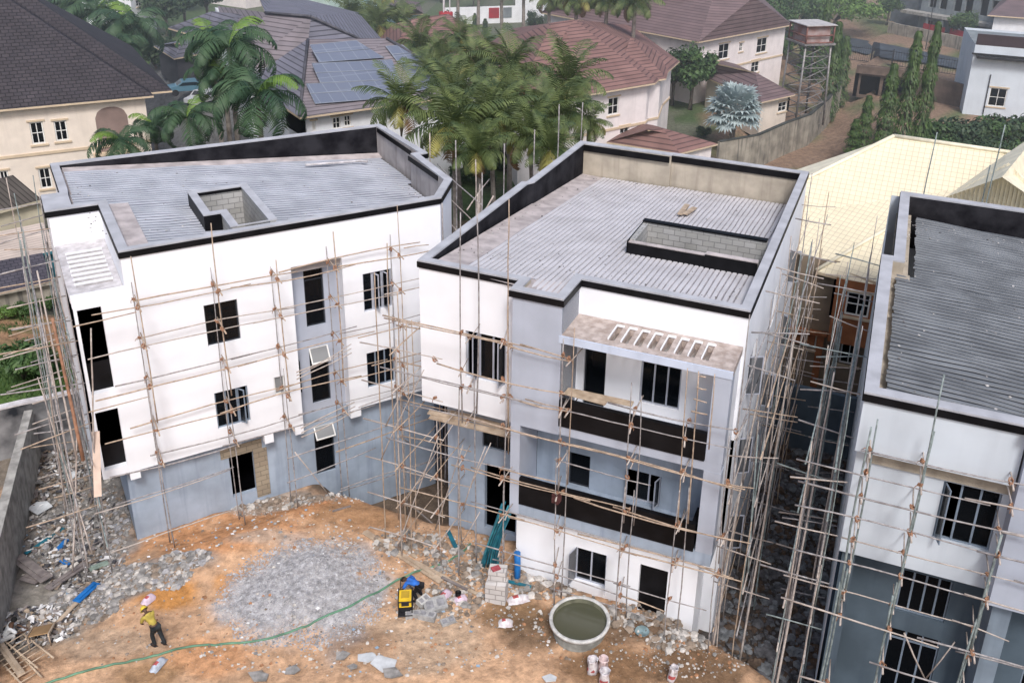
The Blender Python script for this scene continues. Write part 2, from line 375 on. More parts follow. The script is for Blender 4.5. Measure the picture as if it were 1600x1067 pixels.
zone(960, 1040, 2.2, 1.0, (.25, .15, .085)); zone(1090, 1040, 2.2, 1.0, (.20, .125, .075)); zone(900, 900, 1.5, .8, (.20, .16, .13)); zone(1010, 985, 1.6, .7, (.18, .12, .08))
zone(100, 800, 3.2, 6.0, GREYR); zone(60, 950, 1.8, 1.6, (.28, .26, .23)); zone(180, 900, 2.2, 1.1, GREYR, .9); zone(300, 885, 1.2, .5, GREYR, .7)
zone(478, 925, 2.7, 2.5, (.44, .43, .44)); zone(430, 770, 2.5, .8, (.33, .30, .27), .8); zone(60, 700, 3, 3, (.2, .17, .14))
zone(560, 1000, 1.0, .6, (.2, .12, .07), .5); zone(240, 1055, 1.2, .5, (.3, .18, .09), .7)
def gcol(x, y):
    if y < 62:
        xm, ym, _ = w2f((x, y), AM); xl, yl, _ = w2f((x, y), AL)
        d = (x-EP1[0])*EN[0]+(y-EP1[1])*EN[1]
        n1 = fbm(x*.7+3, y*.7)
        c = np.array(OR2)*(1+.5*n1)
        for (px, py, rx, ry, cc, s) in ZONES:
            q = math.hypot((x-px)/rx, (y-py)/ry)+1.1*fbm(x*1.1+7, y*1.1)
            w = s*(1-sstep(q, .65, 1.15)); c = c*(1-w)+np.array(cc)*w
        w = max(sstep(d, -.2, .5)*(1 if xm > -4.5 else 0)*(1 if x > 4 else 0), sstep(xm, -.8, .2) if y < 50 else 0)  # alley tone also laid before the right building, against orange bounce light
        alley = np.array((.085, .075, .07)) if fbm(x*.6, y*.6) < .06 else np.array((.13, .085, .06))  # shade between the buildings is put into the soil colour
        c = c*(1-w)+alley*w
        if xl > 8.5 and yl > 30: 
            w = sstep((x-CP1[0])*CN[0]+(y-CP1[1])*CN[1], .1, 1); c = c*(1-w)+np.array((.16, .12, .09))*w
        if x < -19 and y > 35:
            c = np.array((.07, .12, .035)) if y < 41.2+2*n1 else np.array((.33, .20, .12))
            if y > 46: c = np.array((.10, .10, .085))
            if y > 40 and fbm(x*.9, y*.9) > .12: c = np.array((.07, .11, .04))
        elif y > 44 and x < 0: c = np.array((.16, .12, .08))*(1+.6*n1)
        return c
    n1 = fbm(x*.15, y*.15); n2 = fbm(x*.5, y*.5)
    c = np.array((.13, .14, .10))*(1+.8*n2)
    if n1 > .02: c = np.array((.07, .11, .045))*(1+.8*n2)
    if x > 12: c = np.array((.26, .18, .13))*(1+.6*n2) if n2 < .12 else np.array((.12, .15, .07))
    if x < -20 and 62 < y < 110: c = np.array((.17, .17, .17))*(1+.4*n2)
    if 10 < x < 20 and 70 < y < 82: c = np.array((.15, .12, .09))
    return c
def axis(parts):
    r = []
    for a, b, st in parts: r += list(np.arange(a, b-1e-6, st))
    return r+[parts[-1][1]]
gx = axis([(-420, -60, 40), (-60, -28, 2), (-28, 10, .2), (10, 60, 2), (60, 900, 60)])
gy = axis([(-60, 18, 6), (18, 21, 1), (21, 37, .2), (37, 62, .6), (62, 140, 2.5), (140, 1000, 50)])
GV = []; GC = []
for y in gy:
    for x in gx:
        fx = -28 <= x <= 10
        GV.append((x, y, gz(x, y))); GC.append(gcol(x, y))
nx, ny = len(gx), len(gy)
me = bpy.data.meshes.new('ground')
me.from_pydata(GV, [], [(j*nx+i, j*nx+i+1, (j+1)*nx+i+1, (j+1)*nx+i) for j in range(ny-1) for i in range(nx-1)])
me.polygons.foreach_set('use_smooth', [True]*len(me.polygons))
ca = me.color_attributes.new('soil', 'FLOAT_COLOR', 'POINT')
ca.data.foreach_set('color', np.concatenate([np.clip(np.array(GC), .005, 1), np.ones((len(GC), 1))], 1).astype(np.float32).ravel())
gm = bpy.data.materials.new('soil_and_ground'); gm.use_nodes = True
nt = gm.node_tree; N = nt.nodes; Lk = nt.links; b = N['Principled BSDF']; b.inputs['Roughness'].default_value = .95; b.inputs['Specular IOR Level'].default_value = .15
at_ = N.new('ShaderNodeAttribute'); at_.attribute_name = 'soil'; tc = N.new('ShaderNodeTexCoord')
nz = N.new('ShaderNodeTexNoise'); nz.inputs['Scale'].default_value = 2.6; nz.inputs['Detail'].default_value = 9; nz.inputs['Roughness'].default_value = .68; Lk.new(tc.outputs['Object'], nz.inputs['Vector'])
mr = N.new('ShaderNodeMapRange'); mr.inputs[1].default_value = .3; mr.inputs[2].default_value = .7; mr.inputs[3].default_value = .52; mr.inputs[4].default_value = 1.32; Lk.new(nz.outputs['Fac'], mr.inputs[0])
vm = N.new('ShaderNodeVectorMath'); vm.operation = 'SCALE'; Lk.new(at_.outputs['Color'], vm.inputs[0]); Lk.new(mr.outputs[0], vm.inputs['Scale'])
vo = N.new('ShaderNodeTexVoronoi'); vo.inputs['Scale'].default_value = 9; Lk.new(tc.outputs['Object'], vo.inputs['Vector'])
mr2 = N.new('ShaderNodeMapRange'); mr2.inputs[1].default_value = .08; mr2.inputs[2].default_value = .14; mr2.inputs[3].default_value = .55; mr2.inputs[4].default_value = 0; Lk.new(vo.outputs['Distance'], mr2.inputs[0])
mm = N.new('ShaderNodeMix'); mm.data_type = 'RGBA'; Lk.new(mr2.outputs[0], mm.inputs[0]); Lk.new(vm.outputs[0], mm.inputs[6]); mm.inputs[7].default_value = (.5, .46, .42, 1)
Lk.new(mm.outputs[2], b.inputs['Base Color'])
bp = N.new('ShaderNodeBump'); bp.inputs['Strength'].default_value = .9; bp.inputs['Distance'].default_value = .13; Lk.new(nz.outputs['Fac'], bp.inputs['Height']); Lk.new(bp.outputs[0], b.inputs['Normal'])
me.materials.append(gm)
go = bpy.data.objects.new('ground', me); COL.objects.link(go); go['kind'] = 'structure'
# ---------------------------------------------------------------- building parts
def rot_z(a): return Matrix.Rotation(a, 3, 'Z')
class Facade:
    """collects walls, rooms and windows of one facade plane; ux along, n outward"""
    def __init__(s, T, O, ux, n, rooms):
        s.T = T; s.O = np.array(O, float); s.ux = np.array(ux, float); s.n = np.array(n, float); s.rooms = rooms
    def P(s, x, z, d=0): return (*(s.O+s.ux*x-s.n*d), z)
    def bx(s, mb, x0, x1, d0, d1, z0, z1, mi=0):
        vs = [s.P(x, z, d) for z in (z0, z1) for d in (d0, d1) for x in (x0, x1)]
        mb.raw(vs, [(0, 2, 3, 1), (4, 5, 7, 6), (0, 1, 5, 4), (2, 6, 7, 3), (0, 4, 6, 2), (1, 3, 7, 5)], mi)
    def wall(s, mb, W, z0, z1, holes=(), depth=.2, rmi=None, deep=3.0, grow=.7):
        mb.wall(s.O, s.ux, s.n, W, z0, z1, holes, depth, rmi=rmi)
        for h in holes: s.rooms.room(s.O, s.ux, s.n, h, depth, grow=grow, deep=deep)
    def window(s, x0, x1, z0, z1, d=.10, lights=3, fm=None, opened=(), gl=None, transom=None, fw=.05):
        fm = fm or alu; gl = gl or glass
        m = MB(); s.bx(m, x0+.01, x1-.01, d, d+.07, z0+.01, z0+fw); s.bx(m, x0+.01, x1-.01, d, d+.07, z1-fw, z1-.01)
        s.bx(m, x0+.01, x0+fw, d, d+.07, z0+fw, z1-fw); s.bx(m, x1-fw, x1-.01, d, d+.07, z0+fw, z1-fw)
        w = (x1-x0)/lights
        for k in range(1, lights): s.bx(m, x0+w*k-.028, x0+w*k+.028, d+.004, d+.066, z0+fw, z1-fw)
        if transom: s.bx(m, x0+fw, x1-fw, d+.008, d+.062, transom-.025, transom+.025)
        wo = s.T.part('window', m, fm)
        g = MB()
        for k in range(lights):
            if k in opened: continue
            g.face([s.P(x0+w*k+.03, z0+fw, d+.04), s.P(x0+w*(k+1)-.03, z0+fw, d+.04), s.P(x0+w*(k+1)-.03, z1-fw, d+.04), s.P(x0+w*k+.03, z1-fw, d+.04)])
        if g.f: s.T.part('pane', g, gl, wo)
        for k in opened:      # a side-hung sash swung out of the wall
            side = random.choice((0, 1)); ang = RAD(U(55, 88)); hx = x0+w*k+.03 if side == 0 else x0+w*(k+1)-.03; sg = 1 if side == 0 else -1
            L = w-.06; m2 = MB(); c, sn = math.cos(ang), math.sin(ang)
            def Q(t, z, o=0): return s.P(hx+sg*(t*c+o*sn), z, d-(t*sn-o*c))
            for (t0, t1, a, b_) in ((0, L, z0+fw, z0+fw+.045), (0, L, z1-fw-.045, z1-fw), (0, .045, z0+fw+.045, z1-fw-.045), (L-.045, L, z0+fw+.045, z1-fw-.045)):
                vs = [Q(t, z, o) for z in (a, b_) for o in (0, .03) for t in (t0, t1)]
                m2.raw(vs, [(0, 2, 3, 1), (4, 5, 7, 6), (0, 1, 5, 4), (2, 6, 7, 3), (0, 4, 6, 2), (1, 3, 7, 5)])
            m2.face([Q(.045, z0+fw+.04, .015), Q(L-.045, z0+fw+.04, .015), Q(L-.045, z1-fw-.045, .015), Q(.045, z1-fw-.045, .015)], 1)
            s.T.part('sash', m2, [fm, gl], wo)
        return wo
def corr(mb, rng, c0, c1, pitch, hgt, zfun, axis='y', seg=12, wig=.02, gw=.22):
    wig0 = wig
    """corrugated sheets: ridges repeat from c0 to c1, run over the ranges rng(c) along the other axis"""
    n = int((c1-c0)/pitch)
    prof = ((0, 0), (gw, 0), (gw+.06, 1), ((gw+1)/2, 1.12), (.95, 1))
    cols = []
    for i in range(n):
        for (t, h) in prof: cols.append((c0+(i+t)*pitch, h*hgt))
    cols.append((c1, 0))
    for i in range(len(cols)-1):
        (a, ha), (b, hb) = cols[i], cols[i+1]
        for (s0, s1) in rng((a+b)/2):
            k = max(2, int((s1-s0)/1.2))
            for j in range(k):
                pts = []
                for (cc, hh, tt) in ((a, ha, j), (b, hb, j), (b, hb, j+1), (a, ha, j+1)):
                    s_ = s0+(s1-s0)*tt/k; w = wig*math.sin(s_*1.3+cc*3)*math.sin(s_*.37+cc*.5)+wig*.8*(vnoise(s_*1.1, cc*1.5)-.5)
                    zz = zfun(cc, s_)+hh+wig*.9*(vnoise(s_*.8+5, cc*.9)-.5)
                    pts.append((cc+w, s_, zz) if axis == 'y' else (s_, cc+w, zz))
                mb.face(pts if axis == 'y' else pts[::-1], 1 if (i % 5 == 0) else 0)
FX, FN = (1., 0.), (0., -1.)
# ================================================================ middle building
T = Thing('apartment_building', 'white unfinished apartment block in the middle, with black balcony walls and a lilac stair tower', 'building', (-9, 33, 0), AM)
rooms = Rooms(); w = MB()
f = Facade(T, (-14.45, 25.42), FX, FN, rooms)
f.wall(w, 3.80, 6.1, 11.45, [(14.45-12.69, 14.45-11.17, 7.52, 9.36)])
f.window(14.45-12.69, 14.45-11.17, 7.52, 9.36, opened=(0, 2))
w.face([(-14.45, 25.42, 6.1), (-14.45, 26.4, 6.1), (-10.6, 26.4, 6.1), (-10.6, 25.42, 6.1)])
w.face([(-14.45, 25.42, 6.1), (-14.45, 25.42, 11.45), (-14.45, 34.4, 11.45), (-14.45, 34.4, 6.1)][::-1])
w.face([(-14.45, 26.4, 6.1), (-14.45, 34.4, 6.1), (-14.0, 34.4, 6.1), (-14.0, 26.4, 6.1)])
w.face([(-14.25, 34.4, -1), (-14.25, 34.4, 11.45), (-14.25, 41.3, 11.45), (-14.25, 41.3, -1)][::-1])
w.face([(-14.45, 34.4, -1), (-14.45, 34.4, 11.45), (-14.25, 34.4, 11.45), (-14.25, 34.4, -1)][::-1])
w.face([(-14.25, 41.3, -1), (-14.25, 41.3, 11.45), (-9.6, 41.5, 11.45), (-9.6, 41.5, -1)][::-1])
w.face([(-9.6, 41.5, -1), (-9.6, 41.5, 11.45), (-3.26, 41.5, 11.45), (-3.26, 41.5, -1)][::-1])
up = Facade(T, (-8.9, 26.35), FX, FN, rooms)     # upper wall and the wall behind the top balcony
up.wall(w, 5.64, 6.85, 11.45, [(.27, 1.05, 6.86, 9.17), (2.29, 3.68, 7.5, 9.1)], .15)
up.window(.27, 1.05, 6.87, 9.17, .08, 1, alud); up.window(2.29, 3.68, 7.5, 9.1, .06, 3, alu)
w.face([(-8.9, 24.72, 6.6), (-8.9, 26.35, 6.6), (-8.9, 26.35, 11.45), (-8.9, 24.72, 11.45)][::-1])
sd = Facade(T, (-3.26, 26.35), (0., 1.), (1., 0.), rooms)   # long right side
sh = [(a, a+1.3, z, z+1.6) for a in (1.6, 6.5, 11.5) for z in (1.0, 4.3, 7.6)]
sd.wall(w, 15.15, -1.8, 11.45, sh, .18)
for h in sh: sd.window(*h, .08, 2, alu, opened=(0,) if random.random() < .5 else ())
w.face([(-3.36, 25.2, 3.0), (-3.36, 26.35, 3.0), (-3.36, 26.35, 10.12), (-3.36, 25.2, 10.12)])
w.face([(-3.40, 25.2, 3.0), (-3.40, 26.35, 3.0), (-3.40, 26.35, 10.12), (-3.40, 25.2, 10.12)][::-1])
gf = Facade(T, (-10.47, 25.0), FX, FN, rooms)
gf.wall(w, 6.70, -1.0, 2.9, [(2.30, 3.46, .42, 1.89), (4.68, 5.68, -.15, 1.95)], .18)
gf.window(2.30, 3.46, .42, 1.89, .1, 2, alu, opened=()); 
w.face([(-3.77, 25.0, -1.8), (-3.77, 26.35, -1.8), (-3.77, 26.35, 2.9), (-3.77, 25.0, 2.9)])
w.face([(-3.77, 26.36, -1.8), (-3.26, 26.36, -1.8), (-3.26, 26.36, 2.9), (-3.77, 26.36, 2.9)])
w.face([(-10.47, 25.0, -1), (-10.47, 26.4, -1), (-10.47, 26.4, 2.9), (-10.47, 25.0, 2.9)][::-1])
T.part('white_wall', w, white)
d = MB(); gf.bx(d, 4.70, 5.66, .12, .16, -.15, 1.93); T.part('door', d, black_m)
for (xa, sg) in ((2.32, -1), (3.44, 1)):          # two sashes of the ground floor window standing open
    m2 = MB()
    for (a, b_, z0, z1) in ((0, .5, .45, .5), (0, .5, 1.82, 1.87), (0, .05, .5, 1.82), (.45, .5, .5, 1.82)):
        vs = [gf.P(xa+sg*(t*.25), z, -t*.9+.05+o) for z in (z0, z1) for o in (0, .04) for t in (a, b_)]
        m2.raw(vs, [(0, 2, 3, 1), (4, 5, 7, 6), (0, 1, 5, 4), (2, 6, 7, 3), (0, 4, 6, 2), (1, 3, 7, 5)])
    m2.face([gf.P(xa, .5, .05), gf.P(xa+sg*.125, .5, -.4), gf.P(xa+sg*.125, 1.82, -.4), gf.P(xa, 1.82, .05)], 1)
    T.part('sash', m2, [alu, glass])
t = MB()                                            # lilac stair tower with the loggia frame below
t.box(-10.62, -8.9, 24.68, 26.3, 6.6, 11.45); t.box(-10.62, -10.27, 24.68, 26.3, 2.9, 6.6)
T.part('stair_tower', t, lilac)
t = MB(); t.box(-10.269, -3.36, 24.70, 26.34, 2.9, 3.4); T.part('balcony_slab', t, bluegrey)
t = MB(); t.box(-8.899, -3.36, 24.70, 26.34, 6.62, 6.98); T.part('balcony_slab', t, lilac)
t = MB(); t.box(-3.90, -3.34, 24.69, 25.2, 3.401, 6.619); t.box(-3.90, -3.34, 24.69, 25.2, 6.981, 10.1); T.part('corner_column', t, lilac)
l1 = Facade(T, (-10.27, 26.33), FX, FN, rooms); t = MB()
l1.wall(t, 6.9, 3.4, 6.62, [(1.25, 2.05, 3.41, 4.81), (3.38, 4.68, 3.45, 4.72)], .15)
T.part('loggia_wall', t, bluegrey)
l1.window(1.25, 2.05, 3.42, 4.81, .08, 1, alud); l1.window(3.38, 4.68, 3.45, 4.72, .06, 3, alu, opened=(0, 2))
t = MB(); t.box(-10.265, -3.97, 24.66, 24.84, 3.36, 4.45); t.box(-4.12, -3.97, 24.84, 25.6, 3.42, 4.45); T.part('balcony_wall', t, black_m)
t = MB(); t.box(-8.88, -3.92, 24.66, 24.84, 6.97, 7.98); T.part('balcony_wall', t, black_m)
t = MB(); t.box(-8.85, -3.95, 24.845, 25.1, 7.55, 7.72); T.part('parapet_ledge', t, rough_c)
t = MB(); t.obox((-7.7, 25.3, 8.02), (2.3, .3, .04), rot_z(.03)); t.obox((-8.1, 25.0, 8.06), (1.5, .22, .03), rot_z(-.06)); T.part('shuttering_board', t, plank)
# canopy with eight slots
t = MB(); c0, c1, n = -8.97, -3.33, 8; x = c0
edges = [(-7.42+i*.436, -7.42+i*.436+.20) for i in range(8)]
for (a, b_) in edges: t.box(x, a, 24.72, 26.34, 10.12, 10.38); x = b_
t.box(x, c1, 24.72, 26.34, 10.12, 10.38)
for (a, b_) in edges: t.box(a, b_, 24.72, 25.02, 10.121, 10.379); t.box(a, b_, 26.02, 26.34, 10.121, 10.379)
T.part('canopy', t, rough_c)
t = MB(); t.box(c0-.01, c1+.01, 24.66, 24.715, 10.10, 10.36); T.part('canopy_fascia', t, mat('pale_blue_paint', (.55, .62, .76), .75, .05, 1, streak=.2))
t = MB()
for (a, b_) in edges: t.box(a-.035, a, 25.02, 26.02, 10.381, 10.44); t.box(a-.03, b_+.03, 25.98, 26.06, 10.385, 10.43)
T.part('slot_lip', t, white)
# recessed wall under the left overhang
rec = Facade(T, (-13.95, 26.4), FX, FN, rooms); t = MB()
rec.wall(t, 3.5, -1.0, 6.1, [(1.45, 2.6, 4.02, 4.78), (1.55, 2.85, .3, 3.3)], .2)
t.face([(-13.95, 26.4, -1), (-13.95, 34.4, -1), (-13.95, 34.4, 6.1), (-13.95, 26.4, 6.1)][::-1])
T.part('recessed_wall', t, bluegrey); rec.window(1.45, 2.6, 4.02, 4.78, .08, 2, alud)
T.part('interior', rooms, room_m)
# parapet, coping and roof
O = [(-14.45, 25.42), (-10.68, 25.42), (-10.68, 24.66), (-8.88, 24.66), (-8.88, 26.35), (-3.26, 26.35), (-3.26, 41.5), (-9.6, 41.5), (-9.6, 41.45), (-14.25, 41.3), (-14.25, 34.5), (-14.45, 34.4)]
I = [(-14.15, 25.70), (-10.40, 25.70), (-10.40, 24.94), (-9.16, 24.94), (-9.16, 26.63), (-3.56, 26.63), (-3.56, 41.22), (-9.6, 41.22), (-9.6, 41.08), (-13.97, 40.98), (-13.97, 34.62), (-14.15, 34.3)]
def off(P, k): # outline moved outward from its centre by k
    out = []; n = len(P)
    for i in range(n):
        p0, p1, p2 = np.array(P[i-1]), np.array(P[i]), np.array(P[(i+1) % n]); a = p1-p0; b_ = p2-p1
        a = a/np.linalg.norm(a); b_ = b_/np.linalg.norm(b_); na = np.array([a[1], -a[0]]); nb = np.array([b_[1], -b_[0]])
        q = na+nb; q = q/max(.3, np.dot(q, na)); out.append(tuple(p1+q*k))
    return out
t = MB(); t.ring(off(O, .03), I, 11.64, 11.70, faces='oitb'); T.part('coping', t, coping_m)
t = MB(); t.ring(off(O, .05), off(O, -.1), 11.42, 11.637, faces='otb'); T.part('drip_band', t, black_m)
t = MB(); n = len(I)
for i in range(n):
    a, b_ = I[i], I[(i+1) % n]; mi = 1 if (a[0] < -13.5 and b_[0] < -13.5) else 0
    top = 11.64
    t.face([(*b_, 9.8), (*a, 9.8), (*a, top), (*b_, top)], mi)
T.part('parapet_lining', t, [render_c, tarpblk])
t = MB(); t.box(-13.95, -9.65, 40.9, 40.97, 11.34, 11.637); t.box(-9.6, -3.6, 41.15, 41.21, 11.34, 11.637); T.part('bitumen_strip', t, black_m)
t = MB()
def rngM(x):
    y0 = 25.06 if -10.3 < x < -9.26 else (25.8 if x < -9.26 else 26.73)
    y1 = 40.95 if x < -9.6 else 41.12
    y0 = max(y0, 26.0 if x < -10.3 else y0)
    if -8.4 < x: return [(y0, 30.35), (32.5, y1)]
    return [(y0, y1)]
corr(t, rngM, -12.95, -3.57, .2, .03, lambda c, s: 11.50-.093*max(0, s-25.8), 'y')
T.part('roof_sheet', t, [sheetM, grooveM])
t = MB(); t.face([(-14.06, 25.7, 11.54), (-12.9, 25.7, 11.50), (-12.9, 40.95, 10.10), (-14.0, 40.95, 10.14)])
t.face([(-9.3, 26.7, 11.49), (-3.6, 26.7, 11.49), (-3.6, 27.0, 11.46), (-9.3, 27.0, 11.46)]); t.face([(-14.06, 25.7, 11.53), (-9.2, 25.0, 11.53), (-9.2, 26.2, 11.47), (-14.06, 26.2, 11.47)])
T.part('roof_gutter', t, mat('pale_mortar', (.50, .45, .45), .9, .15, 2, bump=.3))
# shaft on the roof
t = MB(); t.box(-8.45, -3.67, 32.35, 32.55, 9.8, 11.64); t.box(-8.45, -8.25, 30.55, 32.35, 9.8, 11.60); t.box(-8.45, -5.55, 30.35, 30.55, 9.8, 11.50); t.box(-5.55, -3.67, 30.30, 30.55, 9.8, 11.58)
shm = T.part('roof_shaft', t, blocks)
t = MB(); t.box(-8.48, -5.56, 30.30, 30.345, 11.02, 11.52); t.box(-5.56, -3.67, 30.24, 30.295, 11.06, 11.60); t.box(-8.48, -3.67, 32.30, 32.58, 11.642, 11.70); t.box(-8.50, -8.455, 30.3, 32.58, 11.02, 11.60)
T.part('shaft_bitumen', t, black_m, shm)
t = MB(); t.box(-8.5, -5.55, 30.36, 30.56, 11.521, 11.55); t.box(-5.55, -3.67, 30.3, 30.56, 11.601, 11.63); t.box(-8.5, -3.7, 30.15, 30.295, 10.9, 11.06); T.part('shaft_coping', t, mat('pale_mortar', (.5, .45, .45)), shm)
for (x_, y_, r_, l_) in ((-7.92, 37.0, .05, 1.7), (-7.62, 36.95, -.1, 1.25)):
    t = MB(); t.obox((x_, y_, 10.63), (.22, l_, .06), rot_z(r_) @ Matrix.Rotation(-.09, 3, 'X'))
    single('plank', t, plank, 'longer of the two short boards lying on the middle roof' if l_ > 1.5 else 'shorter of the two short boards lying on the middle roof', 'plank', (x_, y_, 10.6), AM, 'boards on the middle roof')
# ================================================================ left building
T = Thing('apartment_building', 'white unfinished apartment block on the left with a tall window strip and blue-grey ground floor', 'building', (8.5, 37.5, 0), AL)
rooms = Rooms(); w = MB()
f = Facade(T, (2.0, 32.22), FX, FN, rooms)
hs = [(3.2, 4.38, 7.35, 9.04), (3.2, 4.42, 3.76, 5.35), (5.43, 5.84, 4.58, 5.38)]
f.wall(w, 6.43, 2.95, 9.88, hs, .2); f.window(*hs[0], .1, 2, alud, opened=()); f.window(*hs[1], .08, 3, alub, opened=(2,)); f.window(*hs[2], .06, 1, whitefr, gl=glassg)

w.wall((2.75, 32.22), FX, FN, 11.85, 9.88, 11.45)
w.box(1.08, 2.749, 32.22, 32.5, 9.88, 10.28)
lg = Facade(T, (1.10, 32.22), FX, FN, rooms)
lg.wall(w, .9, 2.95, 9.88, [(.1, .84, 3.3, 5.75), (.1, .84, 6.5, 9.8)], .25, grow=.12)
f2 = Facade(T, (10.4, 32.22), FX, FN, rooms); hs2 = [(.8, 2.0, 7.3, 9.0), (.8, 2.0, 3.77, 5.42)]
f2.wall(w, 4.2, 2.95, 9.88, hs2, .2); f2.window(*hs2[0], .08, 3, alu, opened=(1, 2)); f2.window(*hs2[1], .08, 3, alub)
cu = np.array([15.94-14.6, 34.03-32.22]); cl = np.linalg.norm(cu); cu = cu/cl
w.wall((14.6, 32.22), cu, (cu[1], -cu[0]), cl, 2.95, 11.45)
w.face([(15.94, 34.03, 2.95), (16.1, 37.9, 2.95), (16.1, 37.9, 11.45), (15.94, 34.03, 11.45)])
w.face([(10.4, 32.22, 2.95), (10.4, 32.8, 2.95), (10.4, 32.8, 9.88), (10.4, 32.22, 9.88)][::-1]); w.face([(8.43, 32.22, 2.95), (8.43, 32.8, 2.95), (8.43, 32.8, 9.88), (8.43, 32.22, 9.88)])
w.face([(8.43, 32.22, 9.88), (10.4, 32.22, 9.88), (10.4, 32.8, 9.88), (8.43, 32.8, 9.88)][::-1])
w.face([(1.1, 32.22, 2.95), (1.1, 32.22, 10.28), (1.1, 37.3, 10.28), (1.1, 37.3, 2.95)][::-1])
w.face([(1.1, 37.36, -.5), (1.1, 37.36, 11.45), (1.0, 39.2, 11.45), (1.0, 39.2, -.5)][::-1]); w.face([(1.64, 39.2, -.5), (1.64, 39.2, 11.45), (1.64, 43.3, 11.45), (1.64, 43.3, -.5)][::-1])
w.face([(1.64, 43.3, -.5), (1.64, 43.3, 11.45), (16.34, 43.35, 11.45), (16.34, 43.35, -.5)][::-1]); w.face([(16.34, 43.35, -.5), (16.34, 43.35, 11.45), (16.54, 37.95, 11.45), (16.54, 37.95, -.5)][::-1])
w.face([(16.1, 37.9, -.5), (16.54, 37.95, -.5), (16.54, 37.95, 11.45), (16.1, 37.9, 11.45)])
w.face([(1.02, 37.36, 10.2), (2.75, 37.36, 10.2), (2.75, 37.36, 11.45), (1.02, 37.36, 11.45)]); w.face([(2.75, 32.22, 10.2), (2.75, 32.22, 11.45), (2.75, 37.36, 11.45), (2.75, 37.36, 10.2)][::-1])
for (a, b_) in ((1.1, 8.43), (10.4, 14.6)): w.face([(a, 32.22, 2.95), (a, 33.0, 2.95), (b_, 33.0, 2.95), (b_, 32.22, 2.95)])
for (a, b_, z) in ((1.98, 2.33, 2.6), (6.87, 7.22, 2.5), (8.08, 8.43, 2.5), (10.4, 10.85, 2.55)): w.box(a, b_, 32.225, 32.55, z, 2.949)
T.part('white_wall', w, white)
t = MB(); rs = Facade(T, (8.43, 32.8), FX, FN, rooms); hh = [(.60, 1.37, 6.9, 9.6), (.60, 1.37, 3.37, 5.95)]
rs.wall(t, 1.97, 2.95, 9.88, hh, .2); T.part('window_strip_wall', t, lilac)
rs.window(*hh[0], .08, 1, alud, transom=8.9)
def tophung(F, x0, x1, z0, z1, hz):
    wo = F.window(x0, x1, z0, z1, .08, 1, alud, transom=z1-hz)
    m = MB(); dd = .38; zt, zb = z1-.02, z1-hz+.15
    q = lambda x, t, o=0: F.P(x, zt+(zb-zt)*t+o, .05-dd*t-o*.6)
    for (xa, xb, ta, tb) in ((x0, x1, 0, .08), (x0, x1, .92, 1), (x0, x0+.05, .08, .92), (x1-.05, x1, .08, .92)):
        vs = [q(x, t_, o) for t_ in (ta, tb) for o in (0, .04) for x in (xa, xb)]
        m.raw(vs, [(0, 2, 3, 1), (4, 5, 7, 6), (0, 1, 5, 4), (2, 6, 7, 3), (0, 4, 6, 2), (1, 3, 7, 5)])
    m.face([q(x0+.05, .08, .02), q(x1-.05, .08, .02), q(x1-.05, .92, .02), q(x0+.05, .92, .02)], 1)
    F.T.part('sash', m, [whitefr, glassg], wo)
tophung(rs, *hh[1], .75)
t = MB(); bs = Facade(T, (1.9, 32.8), FX, FN, rooms); hb = [(3.65, 4.58, .05, 1.97), (7.08, 7.90, -.12, 2.24)]
bs.wall(t, 12.5, -3.6, 2.95, hb, .2)
cb = np.array([15.5-14.4, 34.3-32.8]); cbl = np.linalg.norm(cb); cb = cb/cbl
t.wall((14.4, 32.8), cb, (cb[1], -cb[0]), cbl, -3.6, 2.95); t.face([(1.9, 32.8, -3), (1.9, 43.0, -3), (1.9, 43.0, 2.95), (1.9, 32.8, 2.95)][::-1])
T.part('base_wall', t, bluegrey); tophung(bs, *hb[1], .62)
t = MB(); bs.bx(t, 3.35, 4.95, -.04, -.003, 1.98, 2.45); bs.bx(t, 4.585, 5.12, -.04, -.003, -.3, 1.979); T.part('door_surround', t, blocksb)
for (z0_, z1_) in ((3.3, 4.2), (6.5, 7.6)): t = MB(); lg.bx(t, .1, .84, .26, .32, z0_, z1_); T.part('loggia_parapet', t, black_m)
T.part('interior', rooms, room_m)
t = MB(); yy = 32.45
slots = [(33.1+i*.42, 33.1+i*.42+.17) for i in range(8)]
for (a, b_) in slots: t.box(1.06, 2.74, yy, a, 10.0, 10.26); yy = b_
t.box(1.06, 2.74, yy, 37.35, 10.0, 10.26)
for (a, b_) in slots: t.box(1.06, 1.35, a, b_, 10.001, 10.259); t.box(2.5, 2.74, a, b_, 10.001, 10.259)
T.part('canopy', t, rough_w)
t = MB()
for (a, b_) in slots: t.box(1.3, 2.52, b_, b_+.05, 10.262, 10.33)
T.part('slot_lip', t, white)
O = [(2.75, 32.22), (14.62, 32.22), (15.96, 34.03), (16.12, 37.88), (16.56, 37.95), (16.36, 43.35), (1.62, 43.3), (1.62, 39.25), (0.97, 39.25), (0.95, 37.36), (2.75, 37.36)]
I = [(3.05, 32.50), (14.46, 32.50), (15.66, 34.15), (15.82, 38.13), (16.26, 38.18), (16.08, 43.07), (1.90, 43.02), (1.90, 39.6), (1.85, 38.87), (1.85, 37.66), (3.05, 37.66)]
t = MB(); t.ring(off(O, .03), I, 11.64, 11.70, faces='oitb'); T.part('coping', t, coping_m)
t = MB(); t.ring(off(O, .05), off(O, -.1), 11.42, 11.637, faces='otb'); T.part('drip_band', t, black_m)
t = MB(); n = len(I)
for i in range(n):
    a, b_ = I[i], I[(i+1) % n]; mi = 1 if (a[1] > 42 and b_[1] > 42) or a[0] < 3 else 0
    t.face([(*b_, 9.5), (*a, 9.5), (*a, 11.64), (*b_, 11.64)], mi)
T.part('parapet_lining', t, [render_l, tarpblk])
t = MB()
